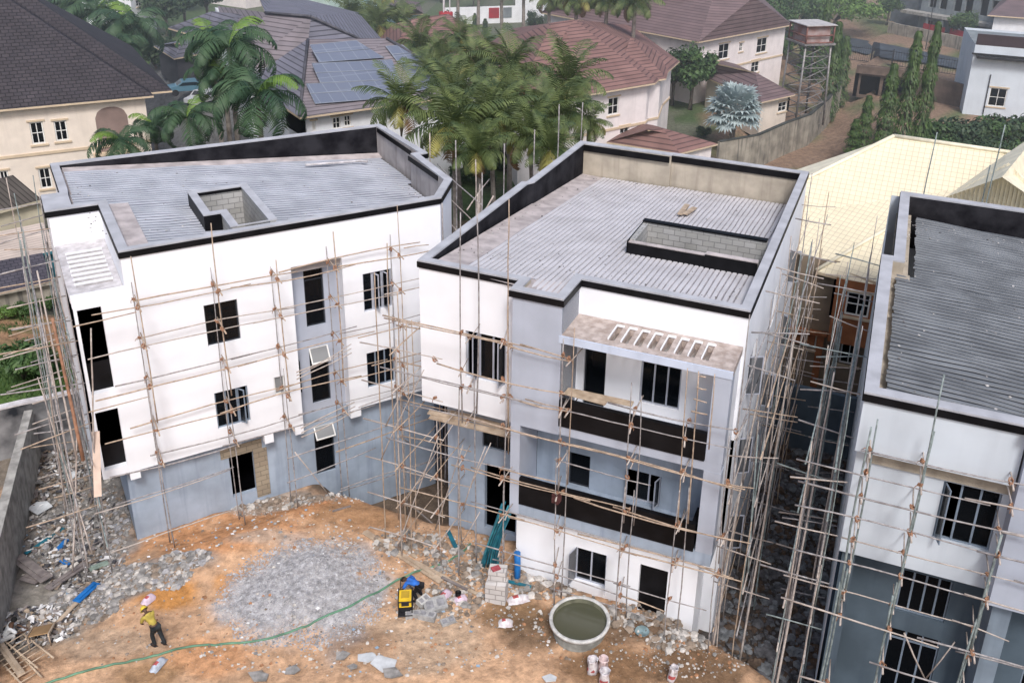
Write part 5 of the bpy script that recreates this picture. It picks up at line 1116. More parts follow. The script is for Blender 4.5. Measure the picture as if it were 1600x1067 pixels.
# ---------------------------------------------------------------- neighbourhood
def proj(P): c = CM @ (np.array(P, float)-np.array([0, 0, CAM_H])); return (PPX+F_PX*c[0]/c[2], PPY+F_PX*c[1]/c[2])
def zat(x, y, v):
    lo, hi = -5, 60
    for _ in range(40):
        m = (lo+hi)/2
        if proj((x, y, m))[1] > v: lo = m
        else: hi = m
    return lo
class House:
    """walls and roof planes of a background house; corners are world points"""
    def __init__(s, name, label, base, cat='house'): s.T = Thing(name, label, cat, tuple(base)); s.rooms = Rooms()
    def roof(s, polys, m, name='roof', thick=.14):
        mb = MB()
        for P in polys:
            P = [np.array(p, float) for p in P]; nrm = sum((np.cross(P[i]-P[0], P[(i+1)]-P[0]) for i in range(1, len(P)-1)), np.zeros(3))
            if nrm[2] < 0: P = P[::-1]
            if len(P) == 3: mb.face(P)
            else:   # keep slightly non-planar pieces clean
                c = sum(P)/len(P)
                flat = max(abs(np.dot(np.cross(P[1]-P[0], P[2]-P[0]), q-P[0]))/max(1e-6, np.linalg.norm(np.cross(P[1]-P[0], P[2]-P[0]))) for q in P)
                if flat < .15: mb.face(P)
                else:
                    for i in range(1, len(P)-1): mb.face([P[0], P[i], P[i+1]])
            for i in range(len(P)):
                a, b_ = P[i], P[(i+1) % len(P)]
                if abs(a[2]-b_[2]) < .6: dz = np.array([0, 0, thick]); mb.face([a-dz, b_-dz, b_, a], 1)
        return s.T.part(name, mb, [m, trim_w])
    def walls(s, pts, z0, z1, m, wins={}, closed=False, fm=None, name='wall', depth=.15, lights=2, trimz=None):
        """pts ordered so that the outside lies to the right of each leg; wins: leg -> px rectangles"""
        mb = MB(); tr = []
        def trim(F, *a): m_ = MB(); F.bx(m_, *a); tr.append(m_)
        n = len(pts)
        for i in range(n if closed else n-1):
            a = np.array(pts[i][:2], float); b_ = np.array(pts[(i+1) % n][:2], float); L = np.linalg.norm(b_-a); ux = (b_-a)/L; nn = np.array([ux[1], -ux[0]]); hs = []
            for (u0, v0, u1, v1) in wins.get(i, []):
                p, q = onplane(u0, v0, np.array([*a, 0]), np.array([*nn, 0])), onplane(u1, v1, np.array([*a, 0]), np.array([*nn, 0]))
                x0, x1 = np.dot(p[:2]-a, ux), np.dot(q[:2]-a, ux); za, zb = sorted((p[2], q[2]))
                if 0 < x0 < x1 < L and za > z0 and zb < z1: hs.append((x0, x1, za, zb))
            F = Facade(s.T, a, ux, nn, s.rooms); F.wall(mb, L, z0, z1, hs, depth)
            for h in hs:
                F.window(*h, .06, lights, fm or whitefr, transom=(h[2]+h[3])/2, fw=.09)
                trim(F, h[0]-.15, h[1]+.15, -.07, -.003, h[3]+.03, h[3]+.16); trim(F, h[0]-.15, h[1]+.15, -.09, -.003, h[2]-.16, h[2]-.03)
            if trimz:
                for z in trimz: trim(F, 0, L, -.08, -.004, z, z+.2)
        w = s.T.part(name, mb, m)
        for m_ in tr: s.T.part('trim', m_, trim_w)
        return w
    def done(s):
        if s.rooms.f: s.T.part('interior', s.rooms, room_m)
def hipbox(A, B, ze, depth, rise, hl, hr, eL=0, eR=0):
    """eave corners and ridge ends from the near eave line A-B"""
    A, B = np.array(A[:2]), np.array(B[:2]); ux = (B-A)/np.linalg.norm(B-A); uy = np.array([-ux[1], ux[0]])
    A = A-ux*eL; B = B+ux*eR; C = B+uy*depth; D = A+uy*depth; R0 = A+ux*hl+uy*depth/2; R1 = B-ux*hr+uy*depth/2
    z = lambda p, h: (p[0], p[1], h)
    return z(A, ze), z(B, ze), z(C, ze), z(D, ze), z(R0, ze+rise), z(R1, ze+rise), ux, uy
def inset(P, k):
    c = sum(np.array(p[:2]) for p in P)/len(P); out = []
    n = len(P)
    for i in range(n):
        p0, p1, p2 = [np.array(P[j % n][:2]) for j in (i-1, i, i+1)]; a = (p1-p0)/np.linalg.norm(p1-p0); b_ = (p2-p1)/np.linalg.norm(p2-p1)
        na, nb = np.array([-a[1], a[0]]), np.array([-b_[1], b_[0]]); q = na+nb; q = q/max(.3, np.dot(q, na)); out.append(tuple(p1+q*k))
    return out
# beige house at the left
A, B, C, D, R0, R1, ux, uy = hipbox(at(0, 172, 7), at(240, 150, 7), 7, 19, 7.6, 9.5, 9.5, eL=12)
H_ = House('house', 'beige two-storey house with a huge dark shingle hip roof and an arched balcony', (A[0], A[1], 0))
H_.roof([[A, B, R1, R0], [B, C, R1], [C, D, R0, R1], [D, A, R0]], shingle)
B2 = at(272, 143, 7); k = np.dot(B2[:2]-np.array(B[:2]), ux)
o = ux*k+uy*1.6; sh = lambda p, dz=-.12: (p[0]+o[0], p[1]+o[1], p[2]+dz)
H_.roof([[sh(A), sh(B), sh(R1), sh(R0)], [sh(B), sh(C), sh(R1)]], shingle, 'roof')
W = inset([A, B, C, D], .55); H_.walls(W, -.5, 6.9, cream_w, {0: [(45, 192, 72, 224), (83, 190, 108, 219), (-2, 268, 18, 298), (59, 264, 83, 293)]}, closed=True, trimz=[3.35])
# arched balcony: flat dark sheet, the recess shade is put into its colour
a = np.array(W[0]); b_ = np.array(W[1]); nn = np.array([ux[1], -ux[0]])
p, q = onplane(147, 175, np.array([*a, 0]), np.array([*nn, 0])), onplane(206, 232, np.array([*a, 0]), np.array([*nn, 0])); x0, x1 = np.dot(p[:2]-a, ux), np.dot(q[:2]-a, ux)
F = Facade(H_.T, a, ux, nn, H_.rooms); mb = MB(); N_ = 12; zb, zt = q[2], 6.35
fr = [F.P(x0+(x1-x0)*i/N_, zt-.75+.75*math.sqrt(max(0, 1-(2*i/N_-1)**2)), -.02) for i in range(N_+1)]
mb.face([F.P(x0, zb, -.02), F.P(x1, zb, -.02)]+fr[::-1]); H_.T.part('arched_shade_sheet', mb, mat('balcony_shade', (.26, .19, .17), .9, .1, 1))
mb = MB(); F.bx(mb, x0-.5, x1+.5, -.35, -.021, zb-.25, zb-.02); H_.T.part('balcony_slab', mb, trim_w); H_.done()
# grey roofed house with solar panels
E0, E1, R0, R1 = at(468, 184, 7), at(748, 146, 7), at(481, 62, 10.4), at(604, 60, 10.4); E3 = at(385, 128, 7); E2 = E1+(R1-R0)*.2+(E3-E0)*1.2; E2[2] = 7
H_ = House('house', 'white house under a wide grey tiled roof carrying blue solar panels', (E0[0], E0[1], 0))
H_.roof([[E0, E1, R1, R0], [E0, R0, E3], [E1, E2, R1], [E3, R0, R1, E2]], tile_gb)
H_.roof([[E0+np.array([-.02, 0, .03]), R0+np.array([0, 0, .04]), E3+np.array([0, 0, .03])]], tile_g, 'side_roof')
F0, F1, G0, G1, G2 = at(372, 112, 7.4), at(478, 96, 8.6), at(414, 20, 11.6), at(486, 26, 11.8), at(618, 86, 8.2)
F3, G3 = at(262, 44, 7), at(331, 18, 9.6)
H_.roof([[F0, F1, G1, G0], [F0, G0, at(340, 10, 8.5)]], tile_gb, 'upper_roof'); H_.roof([[F1, G2, G1], [G1, G2, at(560, 20, 8.5), at(430, -12, 10)], [G0, G1, at(430, -12, 10), at(400, -15, 11)]], tile_g, 'upper_roof')
H_.roof([[F3, at(372, 75, 7), at(395, 25, 10.2), G3]], tile_g, 'lean_roof')
for (u0, v0, z0, u1, v1, z1) in ((468, 182, 7.05, 481, 62, 10.45), (486, 26, 11.85, 612, 84, 8.3), (414, 20, 11.65, 486, 26, 11.85), (748, 146, 7.05, 604, 60, 10.45), (447, 34, 11, 449, 92, 8.6)):
    mb = MB(); mb.tube([at(u0, v0, z0), at(u1, v1, z1)], .12, 6); H_.T.part('ridge_cap', mb, mat('ridge_grey', (.10, .10, .12), .8, .2, 2))
W = inset([E0, E1, E2, E3], .7); H_.walls(W, -.5, 6.85, white_w, {0: [(519, 184, 533, 201), (537, 181, 549, 197), (487, 190, 494, 205)]}, closed=True)
W = inset([F0, F1, at(600, 70, 7.), at(330, 12, 7)], .8); H_.walls(W, -.5, 7.2, white_w, {}, closed=True)
pn = np.cross(E1-E0, R1-E0); pn /= np.linalg.norm(pn)
for poly in ([(487, 102), (612, 96), (624, 126), (500, 132)], [(478, 134), (626, 127), (640, 153), (492, 165)], [(484, 73), (556, 66), (600, 93), (498, 100)], [(602, 75), (628, 73), (662, 98), (622, 101)], [(628, 104), (668, 100), (706, 134), (650, 145)]):
    P = [onplane(u, v, E0, pn)+pn*(.14 if pn[2] > 0 else -.14) for u, v in poly]; mb = MB(); mb.face(P if np.cross(P[1]-P[0], P[2]-P[0])[2] > 0 else P[::-1])
    pp = H_.T.part('solar_panels', mb, panel_m); mb = MB(); mb.tube([*P, P[0]], .03, 4); mb.tube([P[0]*.5+P[3]*.5+pn*.02, P[1]*.5+P[2]*.5+pn*.02], .035, 4); H_.T.part('panel_frame', mb, panel_f, pp)
H_.done()
# red-brown roofed house in the centre
A, B, R0, R1 = at(800, 168, 7), at(1024, 130, 7), at(862, 36, 11.3), at(897, 31, 11.3); Cc, Dd = at(1062, 96, 7), at(742, 82, 7)
H_ = House('house', 'cream house with a red-brown tiled hip roof behind the palm grove', (A[0], A[1], 0)); BK1, BK0 = at(985, 40, 7), at(800, 45, 7)
H_.roof([[A, B, R1, R0], [B, Cc, R1], [Cc, BK1, R1], [BK1, BK0, R0, R1], [Dd, A, R0], [BK0, Dd, R0]], tile_r)
B2, C2 = at(1041, 123, 7.0), at(1058, 100, 7); R2 = at(985, 60, 9.6); H_.roof([[at(960, 136, 7.02), B2, R2+np.array([0, 0, .1])], [B2, at(1050, 92, 7), R2+np.array([0, 0, .1])]], tile_r, 'wing_roof')
L0, L1, L2, L3 = at(838, 110, 8.0), at(905, 104, 8.0), at(850, 56, 10.4), at(884, 57, 10.4); up_ = np.array([0, 0, .35]); H_.roof([[L0+up_*0, L1+up_*0, L3+up_, L2+up_]], tile_r, 'dormer_roof'); H_.roof([[L0, L2+up_, at(838, 70, 9.2)]], tile_b, 'dormer_roof')
W = inset([A, B, Cc, BK1, BK0, Dd], .7); H_.walls(W, -.5, 6.85, pink_w, {0: [(951, 154, 966, 178), (969, 199, 982, 217)]}, closed=True, trimz=[3.3])
W2 = inset([at(960, 136, 7.02), B2, at(1050, 92, 7), at(1000, 100, 7)], .5); H_.walls(W2, -.5, 6.8, pink_w, {}, closed=True, trimz=[3.3])
mb = MB(); c = at(977, 178, 3.2); mb.obox((c[0], c[1]-.2, c[2]+.3), (.8, .35, .6)); H_.T.part('air_conditioner', mb, whitefr); H_.done()
# small annex roof
P = [at(948, 222, 2.8), at(1062, 240, 2.8), at(1122, 225, 2.8), at(1036, 201, 4.3), at(1012, 203, 4.3)]
H_ = House('annex', 'low annex with a red-brown tiled roof just behind the middle building', (P[0][0], P[0][1], 0), 'annex'); bk = at(1000, 190, 2.8)
H_.roof([[P[0], P[1], P[3], P[4]], [P[1], P[2], P[3]], [P[2], bk, P[4], P[3]], [bk, P[0], P[4]]], tile_r); H_.walls(inset([P[0], P[1], P[2], bk], .35), -.5, 2.7, pink_w, closed=True); H_.done()
# large brown roof in the top right centre
P = [at(846, 20, 7), at(1092, 66, 7), at(1238, 39, 7), at(1178, -4, 11), at(1118, -16, 11.5), at(900, -30, 11.5), at(1150, -40, 7), at(860, -50, 7)]
H_ = House('house', 'long cream house with a brown tiled roof at the top of the picture', (P[1][0], P[1][1], 0))
H_.roof([[P[0], P[1], P[4], P[5]], [P[1], P[2], P[3], P[4]], [P[2], P[6], P[3]], [P[6], P[7], P[5], P[4], P[3]]], tile_b)
H_.walls(inset([P[0], P[1], P[2], P[6], P[7]], .7), -.5, 6.85, pink_w, {1: [(1124, 70, 1138, 91), (1184, 61, 1197, 81), (1175, 96, 1185, 112), (1156, 68, 1160, 80)]}, closed=True, trimz=[3.2]); H_.done()
P = [at(1096, 118, 3.4), at(1190, 160, 3.4), at(1243, 148, 3.4), at(1180, 113, 5.2), at(1122, 100, 5.2), at(1130, 90, 3.4)]
H_ = House('gatehouse', 'small single-storey house with a brown roof beside the silver palm', (P[1][0], P[1][1], 0))
H_.roof([[P[0], P[1], P[3], P[4]], [P[1], P[2], P[3]], [P[2], P[5], P[4], P[3]]], tile_b); H_.walls(inset([P[0], P[1], P[2], P[5]], .6), -.5, 3.25, cream_w, {1: [(1217, 161, 1228, 173)]}, closed=True); H_.done()
# far roofs at the top
P = [at(585, 118, 6), at(790, 108, 6), at(700, 22, 9.4), at(645, 30, 9.4), at(590, 45, 6), at(750, 50, 6)]
H_ = House('house', 'red-tiled roof seen between the palms left of the radio mast', (P[0][0], P[0][1], 0)); H_.roof([[P[0], P[1], P[2], P[3]], [P[4], P[0], P[3]], [P[1], P[5], P[2]], [P[5], P[4], P[3], P[2]]], tile_r); H_.walls(inset([P[0], P[1], P[5], P[4]], .7), -.5, 5.9, white_w, closed=True); H_.done()
P = [at(598, 24, 4), at(662, 22, 4), at(628, 0, 6.4), at(655, 4, 4), at(605, 3, 4)]
H_ = House('pavilion', 'small pavilion with a brown pyramid roof and pale blue edge near the top', (P[0][0], P[0][1], 0), 'pavilion'); H_.roof([[P[0], P[1], P[2]], [P[1], P[3], P[2]], [P[4], P[0], P[2]], [P[3], P[4], P[2]]], tile_b); H_.walls(inset([P[0], P[1], P[3], P[4]], .5), -.3, 3.9, mat('pale_blue_wall', (.35, .52, .62), .8, .1, 1), closed=True); H_.done()
# white wall with red panels along a far street
def box_house(name, label, u0, v0, u1, v1, h, depth, m, wins={}, roofm=None, cat='building', z0=-.5, g=0, **k):
    a, b_ = at(u0, v0, g)[:2], at(u1, v1, g)[:2]; ux = (b_-a)/np.linalg.norm(b_-a); uy = np.array([-ux[1], ux[0]]); Pp = [a, b_, b_+uy*depth, a+uy*depth]
    H = House(name, label, (a[0], a[1], g), cat); H.walls(Pp, z0+g, g+h, m, wins, closed=True, **k); mb = MB(); mb.face([(*p, g+h-.25) for p in Pp]); H.T.part('flat_roof', mb, roofm or coping_m); return H, ux, uy, a
H, ux, uy, a = box_house('boundary_wall', 'white street wall with a red panel behind the thin palm trunks', 694, 40, 850, 34, 2.6, .3, white_w, cat='wall')
for x0, x1, m in ((7.2, 8.9, mat('red_paint', (.35, .03, .04), .7, .1, 1)), (9.6, 11.0, greyconc)):
    mb = MB(); F = Facade(H.T, a, ux, (ux[1], -ux[0]), None); F.bx(mb, x0, x1, -.06, -.01, .8, 2.4); H.T.part('gate_panel', mb, m)
for (u0, v0, u1, v1, h, m, lab) in ((470, 20, 515, 26, 3.2, mat('pale_green_wall', (.5, .62, .58), .8, .1, 1), 'pale green shed with a flat roof at the top, left of the palms'), (536, 18, 590, 14, 4, mat('pale_blue_wall', (.35, .52, .62)), 'light blue low building at the top edge'), (385, 14, 425, 8, 8, pink_w, 'pale house corner peeping over the grey roof at the top'), (805, 10, 880, 14, 3, white_w, 'white walled yard building behind the thin palms'), (760, -5, 860, -8, 5, mat('pale_blue_wall', (.35, .52, .62)), 'blue walled block at the very top behind the palms')):
    H, *_ = box_house('building', lab, u0, v0, u1, v1, h, 8, m); H.done()
# tall white wall end behind the palms in the upper left
H, *_ = box_house('building', 'narrow white building with louvred openings behind the palms in the upper left', 212, 62, 246, 52, 9, 7, white_w, {0: [(212, 1, 222, 9)]}); H.done()
# small hip-roofed lodge left
P = [at(240, 72, 3), at(272, 92, 3), at(345, 78, 3), at(285, 68, 4.4), at(272, 68, 4.4), at(300, 60, 3)]
H_ = House('lodge', 'small dark lodge with a grey hip roof in front of the car park', (P[1][0], P[1][1], 0), 'lodge'); H_.roof([[P[0], P[1], P[3], P[4]], [P[1], P[2], P[3]], [P[2], P[5], P[4], P[3]], [P[5], P[0], P[4]]], tile_g); H_.walls(inset([P[0], P[1], P[2], P[5]], .4), -.3, 2.9, mat('dark_wall', (.06, .06, .07), .8, .1, 1), closed=True); H_.done()
# cars in the yard between the houses
def car(u, v, rz, col, lab):
    p = at(u, v, 0); T = Thing('parked_car', lab, 'car', (p[0], p[1], 0)); R_ = rot_z(rz); c = Vector((p[0], p[1], 0)); pm = mat('car_paint_'+col[0], col[1], .3, .02, 2, spec=.6)
    prof = [(-2.1, .45), (-2.05, .85), (-1.2, .98), (-.6, 1.4), (.8, 1.42), (1.5, 1.0), (2.1, .9), (2.15, .45)]; mb = MB()
    for y0, y1 in ((-.85, .85),):
        lo = [c+R_ @ Vector((x, y0, z)) for x, z in prof]; hi = [c+R_ @ Vector((x, y1, z)) for x, z in prof]; mb.face(lo); mb.face(hi[::-1])
        for i in range(len(prof)): j = (i+1) % len(prof); mb.face([lo[j], lo[i], hi[i], hi[j]])
    T.part('body', mb, pm)
    for (x0, z0, x1, z1) in ((-1.12, 1.03, -.66, 1.36), (.88, 1.36, 1.42, 1.04)):
        mb = MB(); mb.face([c+R_ @ Vector((x0, -.7, z0+.03)), c+R_ @ Vector((x0, .7, z0+.03)), c+R_ @ Vector((x1, .7, z1+.03)), c+R_ @ Vector((x1, -.7, z1+.03))]); T.part('windscreen', mb, glass)
    for sy in (-.86, .86): mb = MB(); mb.face([c+R_ @ Vector((x, sy, z)) for x, z in ((-1.0, 1.0), (-.55, 1.34), (.75, 1.35), (1.3, 1.0))]); T.part('side_window', mb, glass)
    for x in (-1.35, 1.35):
        for y in (-.8, .8): mb = MB(); mb.tube([c+R_ @ Vector((x, y-.1, .33)), c+R_ @ Vector((x, y+.1, .33))], .33, 14); T.part('wheel', mb, iron)
car(295, 146, .5, ('blue', (.10, .22, .30)), 'blue-green car parked in the yard behind the beige house'); car(322, 162, 1.2, ('silver', (.45, .46, .48)), 'silver car half hidden by the palms behind the beige house'); car(345, 150, .8, ('black', (.02, .02, .02)), 'black car under the royal palms')
# ---- right side: cream roof house behind the alley
C0, E1 = at(1110, 353, 6), at(1303, 418, 6); P_, Q_ = at(1397, 214, 11), at(1600, 243, 11)
dirn = (E1-C0); E2 = C0+dirn*2.2; 
H_ = House('house', 'taupe and terracotta house with a cream tiled roof behind the alley', (E1[0], E1[1], -1.5)); bkL = at(1130, 304, 6); Q2 = Q_+(Q_-P_)*.6; E2b = C0+dirn*3.2
H_.roof([[C0, E2b, Q2, P_]], tile_c); H_.roof([[C0, P_, bkL]], cream_m, 'side_roof')
fm = lambda x, y, z: np.array(f2w((x, y, z), AM))
cn_ = np.cross(E1-C0, P_-C0); zpl = lambda u, v: onplane(u, v, C0, cn_)[2]
tip, t3 = at(1275, 424, 5.75), at(1408, 346, zpl(1408, 346)+.05); t4 = at(1480, 478, 5.75)
H_.roof([[tip, t4, t3]], tile_c, 'porch_roof')
mb = MB(); mb.tube([tip+np.array([0, 0, .06]), t3+np.array([0, 0, .06])], .10, 6); mb.tube([P_+np.array([0, 0, .05]), Q_+np.array([0, 0, .05])], .12, 6); mb.tube([P_+np.array([0, 0, .05]), C0+np.array([0, 0, .05])], .12, 6); H_.T.part('ridge_cap', mb, cream_m)
g0, g1, g2, g3 = at(1478, 308, zpl(1478, 308)+.06), at(1566, 277, zpl(1566, 277)+1.3), at(1650, 335, zpl(1650, 335)+.3), at(1625, 205, 12.2); gl = at(1572, 241, zpl(1572, 241)+.06); H_.roof([[g0, g1, g3, gl], [g1, g2, at(1700, 260, 8), g3]], cream_m, 'gable_roof')
mb = MB(); cen = (g0+g2)/2
n = 26
for i in range(n):
    t0, t1 = i/n, (i+1)/n
    for (ta, tb, d) in ((t0, (t0+t1)/2, 0), ((t0+t1)/2, t1, .06)):
        pa, pb = g0+(g2-g0)*ta, g0+(g2-g0)*tb; hf = lambda t: (1-abs(2*t-1))*(g1[2]-g0[2])*.92
        o_ = np.array([0, -d, 0]); mb.face([pa+o_+[0, 0, -.3], pb+o_+[0, 0, -.3], pb+o_+[0, 0, hf(tb)], pa+o_+[0, 0, hf(ta)]])
H_.T.part('gable_sheet', mb, cream_m)
rf = H_.rooms; 
H_.walls([fm(-9, 44.6, 0), fm(-1.35, 44.6, 0)], -2.5, 6.3, taupe, {0: [(1294, 436, 1308, 459), (1257, 524, 1274, 546)]}, lights=1)
H_.walls([fm(-1.35, 43.4, 0), fm(4.5, 43.4, 0)], 2.4, 5.9, orange_w, {0: [(1324, 455, 1356, 498)]}, lights=2); H_.walls([fm(-1.35, 44.6, 0), fm(-1.35, 43.4, 0)], 2.4, 5.9, orange_w)
H_.walls([fm(-1.35, 44.59, 0), fm(6, 44.59, 0)], -2.5, 2.4, taupe, {0: [(1315, 535, 1338, 572)]}, lights=2)
mb = MB(); q = [fm(-1.35, 43.4, 2.4), fm(4.5, 43.4, 2.4), fm(4.5, 44.6, 2.0), fm(-1.35, 44.6, 2.0)]; mb.face(q); H_.T.part('bay_floor', mb, orange_w)
mb = MB(); 
for (x0, x1, z0, z1, y) in ((-3.4, -2.0, 1.35, 2.1, 44.5), (-1.9, -1.55, -2.5, 2.2, 44.3), (-3.6, -1.4, 2.15, 2.3, 44.2)):
    vs = [fm(x, yy, z) for z in (z0, z1) for yy in (y, 44.58) for x in (x0, x1)]; mb.raw(vs, [(0, 2, 3, 1), (4, 5, 7, 6), (0, 1, 5, 4), (2, 6, 7, 3), (0, 4, 6, 2), (1, 3, 7, 5)])
H_.T.part('terracotta_band', mb, orange_w); H_.done()
q0, q1 = fm(-3.25, 39.3, 0), fm(.5, 39.3, 0); wallthing('boundary_wall', 'dark wall closing the far end of the alley', [(q0[0], q0[1], 1.9), (q1[0], q1[1], 1.9)], .25, bluedark, z0=-1.2)
# white building at the right edge
H, ux, uy, a = box_house('building', 'bluish white building with a dark roof edge at the right of the picture', 1503, 178, 1640, 192, 7.6, 12, white2, {0: [(1548, 137, 1569, 168)]}, roofm=greyconc, lights=2)
F = Facade(H.T, a, ux, (ux[1], -ux[0]), None); mb = MB(); F.bx(mb, -.2, 9, -.25, -.01, 6.6, 6.75); F.bx(mb, .3, 9, -.9, -.02, 6.3, 6.55); H.T.part('cornice', mb, iron)
mb = MB(); F.bx(mb, .2, 9, 1.0, 1.3, 7.4, 8.6); H.T.part('roof_edge', mb, mat('dark_brown_band', (.05, .03, .035), .8, .1, 1)); mb = MB(); mb.tube([F.P(2.1, 4.6, -.12), F.P(2.1, .2, -.12)], .05, 6); H.T.part('drain_pipe', mb, iron); H.done()
P = [at(1543, 24, 7.5), at(1680, 34, 7.5), at(1630, -40, 11), at(1600, -40, 7.5)]
H_ = House('house', 'white house with a dark red-brown roof in the top right corner', (P[0][0], P[0][1], 0)); H_.roof([[P[0], P[1], P[2]], [P[0], P[2], P[3]]], tile_b); H_.walls([np.array(P[0])+[1.2, .6, 0], np.array(P[1])+[0, .6, 0]], -.5, 7.4, white_w); H_.walls([np.array(P[3])+[1.2, 0, 0], np.array(P[0])+[1.2, .6, 0]], -.5, 7.4, white_w); H_.done()
# unfinished concrete block, top right
a, b_ = at(1432, 52, 1)[:2], at(1590, 82, 1)[:2]; ux = (b_-a)/np.linalg.norm(b_-a); L = np.linalg.norm(b_-a); uy = np.array([-ux[1], ux[0]])
T = Thing('concrete_building', 'unfinished bare concrete frame building at the top right', 'building', (a[0], a[1], 0)); rooms = Rooms(); F = Facade(T, a, ux, (ux[1], -ux[0]), rooms); mb = MB()
F.wall(mb, L, 0, 10.5, [(x, x+1.3, z, z+2.4) for z in (.8, 5.2) for x in (1.2, 3.0, 5.4, 7.2, 9.6, 11.4) if x+1.3 < L], .5); T.part('wall', mb, greyconc)
mb = MB(); F.bx(mb, -2.2, L+.5, -2.0, -.01, 4.0, 4.45); T.part('balcony_slab', mb, concrete); mb = MB(); F.bx(mb, -5.5, -.3, .5, 3, 0, 8); T.part('side_block', mb, mat('dark_slate', (.12, .14, .16), .8, .2, 1)); T.part('interior', rooms, room_m)
for x in (2.4, 5.0, 8): mb = MB(); F.bx(mb, x, x+.3, -1.9, -1.6, 0, 3.99); T.part('column', mb, greyconc)
a, b_ = at(1385, 62, 1), at(1530, 92, 1); wallthing('boundary_wall', 'grey block wall with red gates in front of the concrete frame building', seg(a, b_, 3.6, 3.4), .3, stained)
a, b_ = at(1478, 72, 1.3), at(1532, 84, 1.3); wallthing('red_gate', 'long red metal gate set on the grey block wall', [(a[0], a[1]-.5, 3.9), (b_[0], b_[1]-.5, 3.8)], .1, mat('red_paint', (.35, .03, .04)), 'gate', z0=1.5)
a, b_ = at(1437, 63, 1.3), at(1470, 70, 1.3); wallthing('red_gate', 'short red metal gate left of the lamp post', [(a[0], a[1]-.5, 3.9), (b_[0], b_[1]-.5, 3.8)], .1, mat('red_paint', (.35, .03, .04)), 'gate', z0=1.5)
# road and verge
mb = MB(); top = [(1225, 48), (1310, 56), (1350, 63), (1400, 72), (1450, 82), (1520, 95), (1600, 108)]; bot = [(1225, 62), (1310, 74), (1350, 84), (1400, 94), (1450, 99), (1520, 112), (1600, 125)]
def onground(u, v, up):
    p = at(u, v, 0)
    for _ in range(5): p = at(u, v, gz(p[0], p[1])+up)
    return p
for i in range(len(top)-1):
    for k in range(4):
        g = lambda uv, j: (uv[j][0]+(uv[j+1][0]-uv[j][0])*k/4, uv[j][1]+(uv[j+1][1]-uv[j][1])*k/4); g2 = lambda uv, j: (uv[j][0]+(uv[j+1][0]-uv[j][0])*(k+1)/4, uv[j][1]+(uv[j+1][1]-uv[j][1])*(k+1)/4)
        mb.face([onground(*g(bot, i), .25), onground(*g2(bot, i), .25), onground(*g2(top, i), .25), onground(*g(top, i), .25)])
o = mb.build('road', asphalt); o['kind'] = 'structure'
# fence of black railings
def railings(label, pts, h, step, name='railing_fence'):
    base = onground(*pts[0], 0); T = Thing(name, label, 'fence', (base[0], base[1], base[2])); P = [onground(u, v, .1) for u, v in pts]; bars = 0
    for i in range(len(P)-1):
        a, b_ = P[i], P[i+1]; 
        for z in (.15, h-.1): mb = MB(); mb.tube([a+[0, 0, z], b_+[0, 0, z]], .04, 5); T.part('rail', mb, iron)
        mb = MB(); mb.tube([a, a+np.array([0, 0, h+.25])], .09, 6); T.part('post', mb, iron)
        L = np.linalg.norm(b_-a); mb = MB(); n = int(L/step)
        for k in range(1, n): q = a+(b_-a)*k/n; mb.tube([q+[0, 0, .1], q+[0, 0, h+.1]], .022, 4, cap=False)
        T.part('bars', mb, iron)
railings('black metal railing fence on the earth bank below the road', [(1310, 92), (1360, 99), (1393, 104), (1426, 109), (1459, 114), (1500, 120)], 2.0, .3)
# culvert: concrete slab with a dark opening in the bank
a, b_ = at(1338, 148, 0), at(1412, 156, 0); ux = (b_-a)[:2]; L = np.linalg.norm(ux); ux /= L
T = Thing('culvert', 'concrete culvert with two dark openings in the earth bank', 'culvert', (a[0], a[1], 0)); rooms = Rooms(); F = Facade(T, a[:2], ux, (ux[1], -ux[0]), rooms); mb = MB()
F.wall(mb, L, -.3, 3.6, [(.25, L*.45, 0, 2.3), (L*.52, L-.2, 0, 2.2)], .4); F.bx(mb, -.4, L+.3, -.5, -.01, 2.6, 3.5); T.part('headwall', mb, mat('brown_concrete', (.15, .11, .09), .9, .2, 1, streak=.4)); T.part('interior', rooms, room_m)
a, b_ = at(1412, 150, 0), at(1500, 168, 0); wallthing('retaining_wall', 'earth-stained retaining wall right of the culvert', seg(a, b_, 3.2, 2.6), .4, mat('brown_concrete', (.15, .11, .09)))
P = [at(1120, 254, 0), at(1180, 243, 0), at(1225, 222, 0), at(1262, 208, 0), at(1290, 182, 0), at(1312, 152, 0)]
wallthing('boundary_wall', 'stained concrete boundary wall curving behind the middle building', [(p[0], p[1], 1.9) for p in P], .3, stained, copem=mat('dark_mossy_coping', (.06, .065, .06), .9, .2, 1))
# water tank tower
bx0, by0 = at(1250, 190, 0)[:2]; zt0, zt1 = zat(bx0, by0, 66), zat(bx0, by0, 38); w_ = 1.45
T = Thing('tank_tower', 'tall steel lattice tower carrying a rusty square tank cage', 'tower', (bx0, by0, 0)); cn = [(-w_, -w_), (w_, -w_), (w_, w_), (-w_, w_)]
Rt = rot_z(.35); cw = [Rt @ Vector((x, y, 0)) for x, y in cn]; bs_ = Vector((bx0, by0, 0))
for c in cw: mb = MB(); mb.tube([bs_+c*1.15, bs_+c+Vector((0, 0, zt0))], .11, 6); T.part('leg', mb, steel)
nl = 7
for i in range(nl):
    for k in range(4):
        a, b_ = bs_+cw[k]+Vector((0, 0, zt0*i/nl)), bs_+cw[(k+1) % 4]+Vector((0, 0, zt0*(i+1)/nl)); c2 = bs_+cw[(k+1) % 4]+Vector((0, 0, zt0*i/nl)); d2 = bs_+cw[k]+Vector((0, 0, zt0*(i+1)/nl))
        mb = MB(); mb.tube([a, b_], .05, 4); T.part('brace', mb, steel); mb = MB(); mb.tube([d2, b_], .05, 4); T.part('brace', mb, steel)
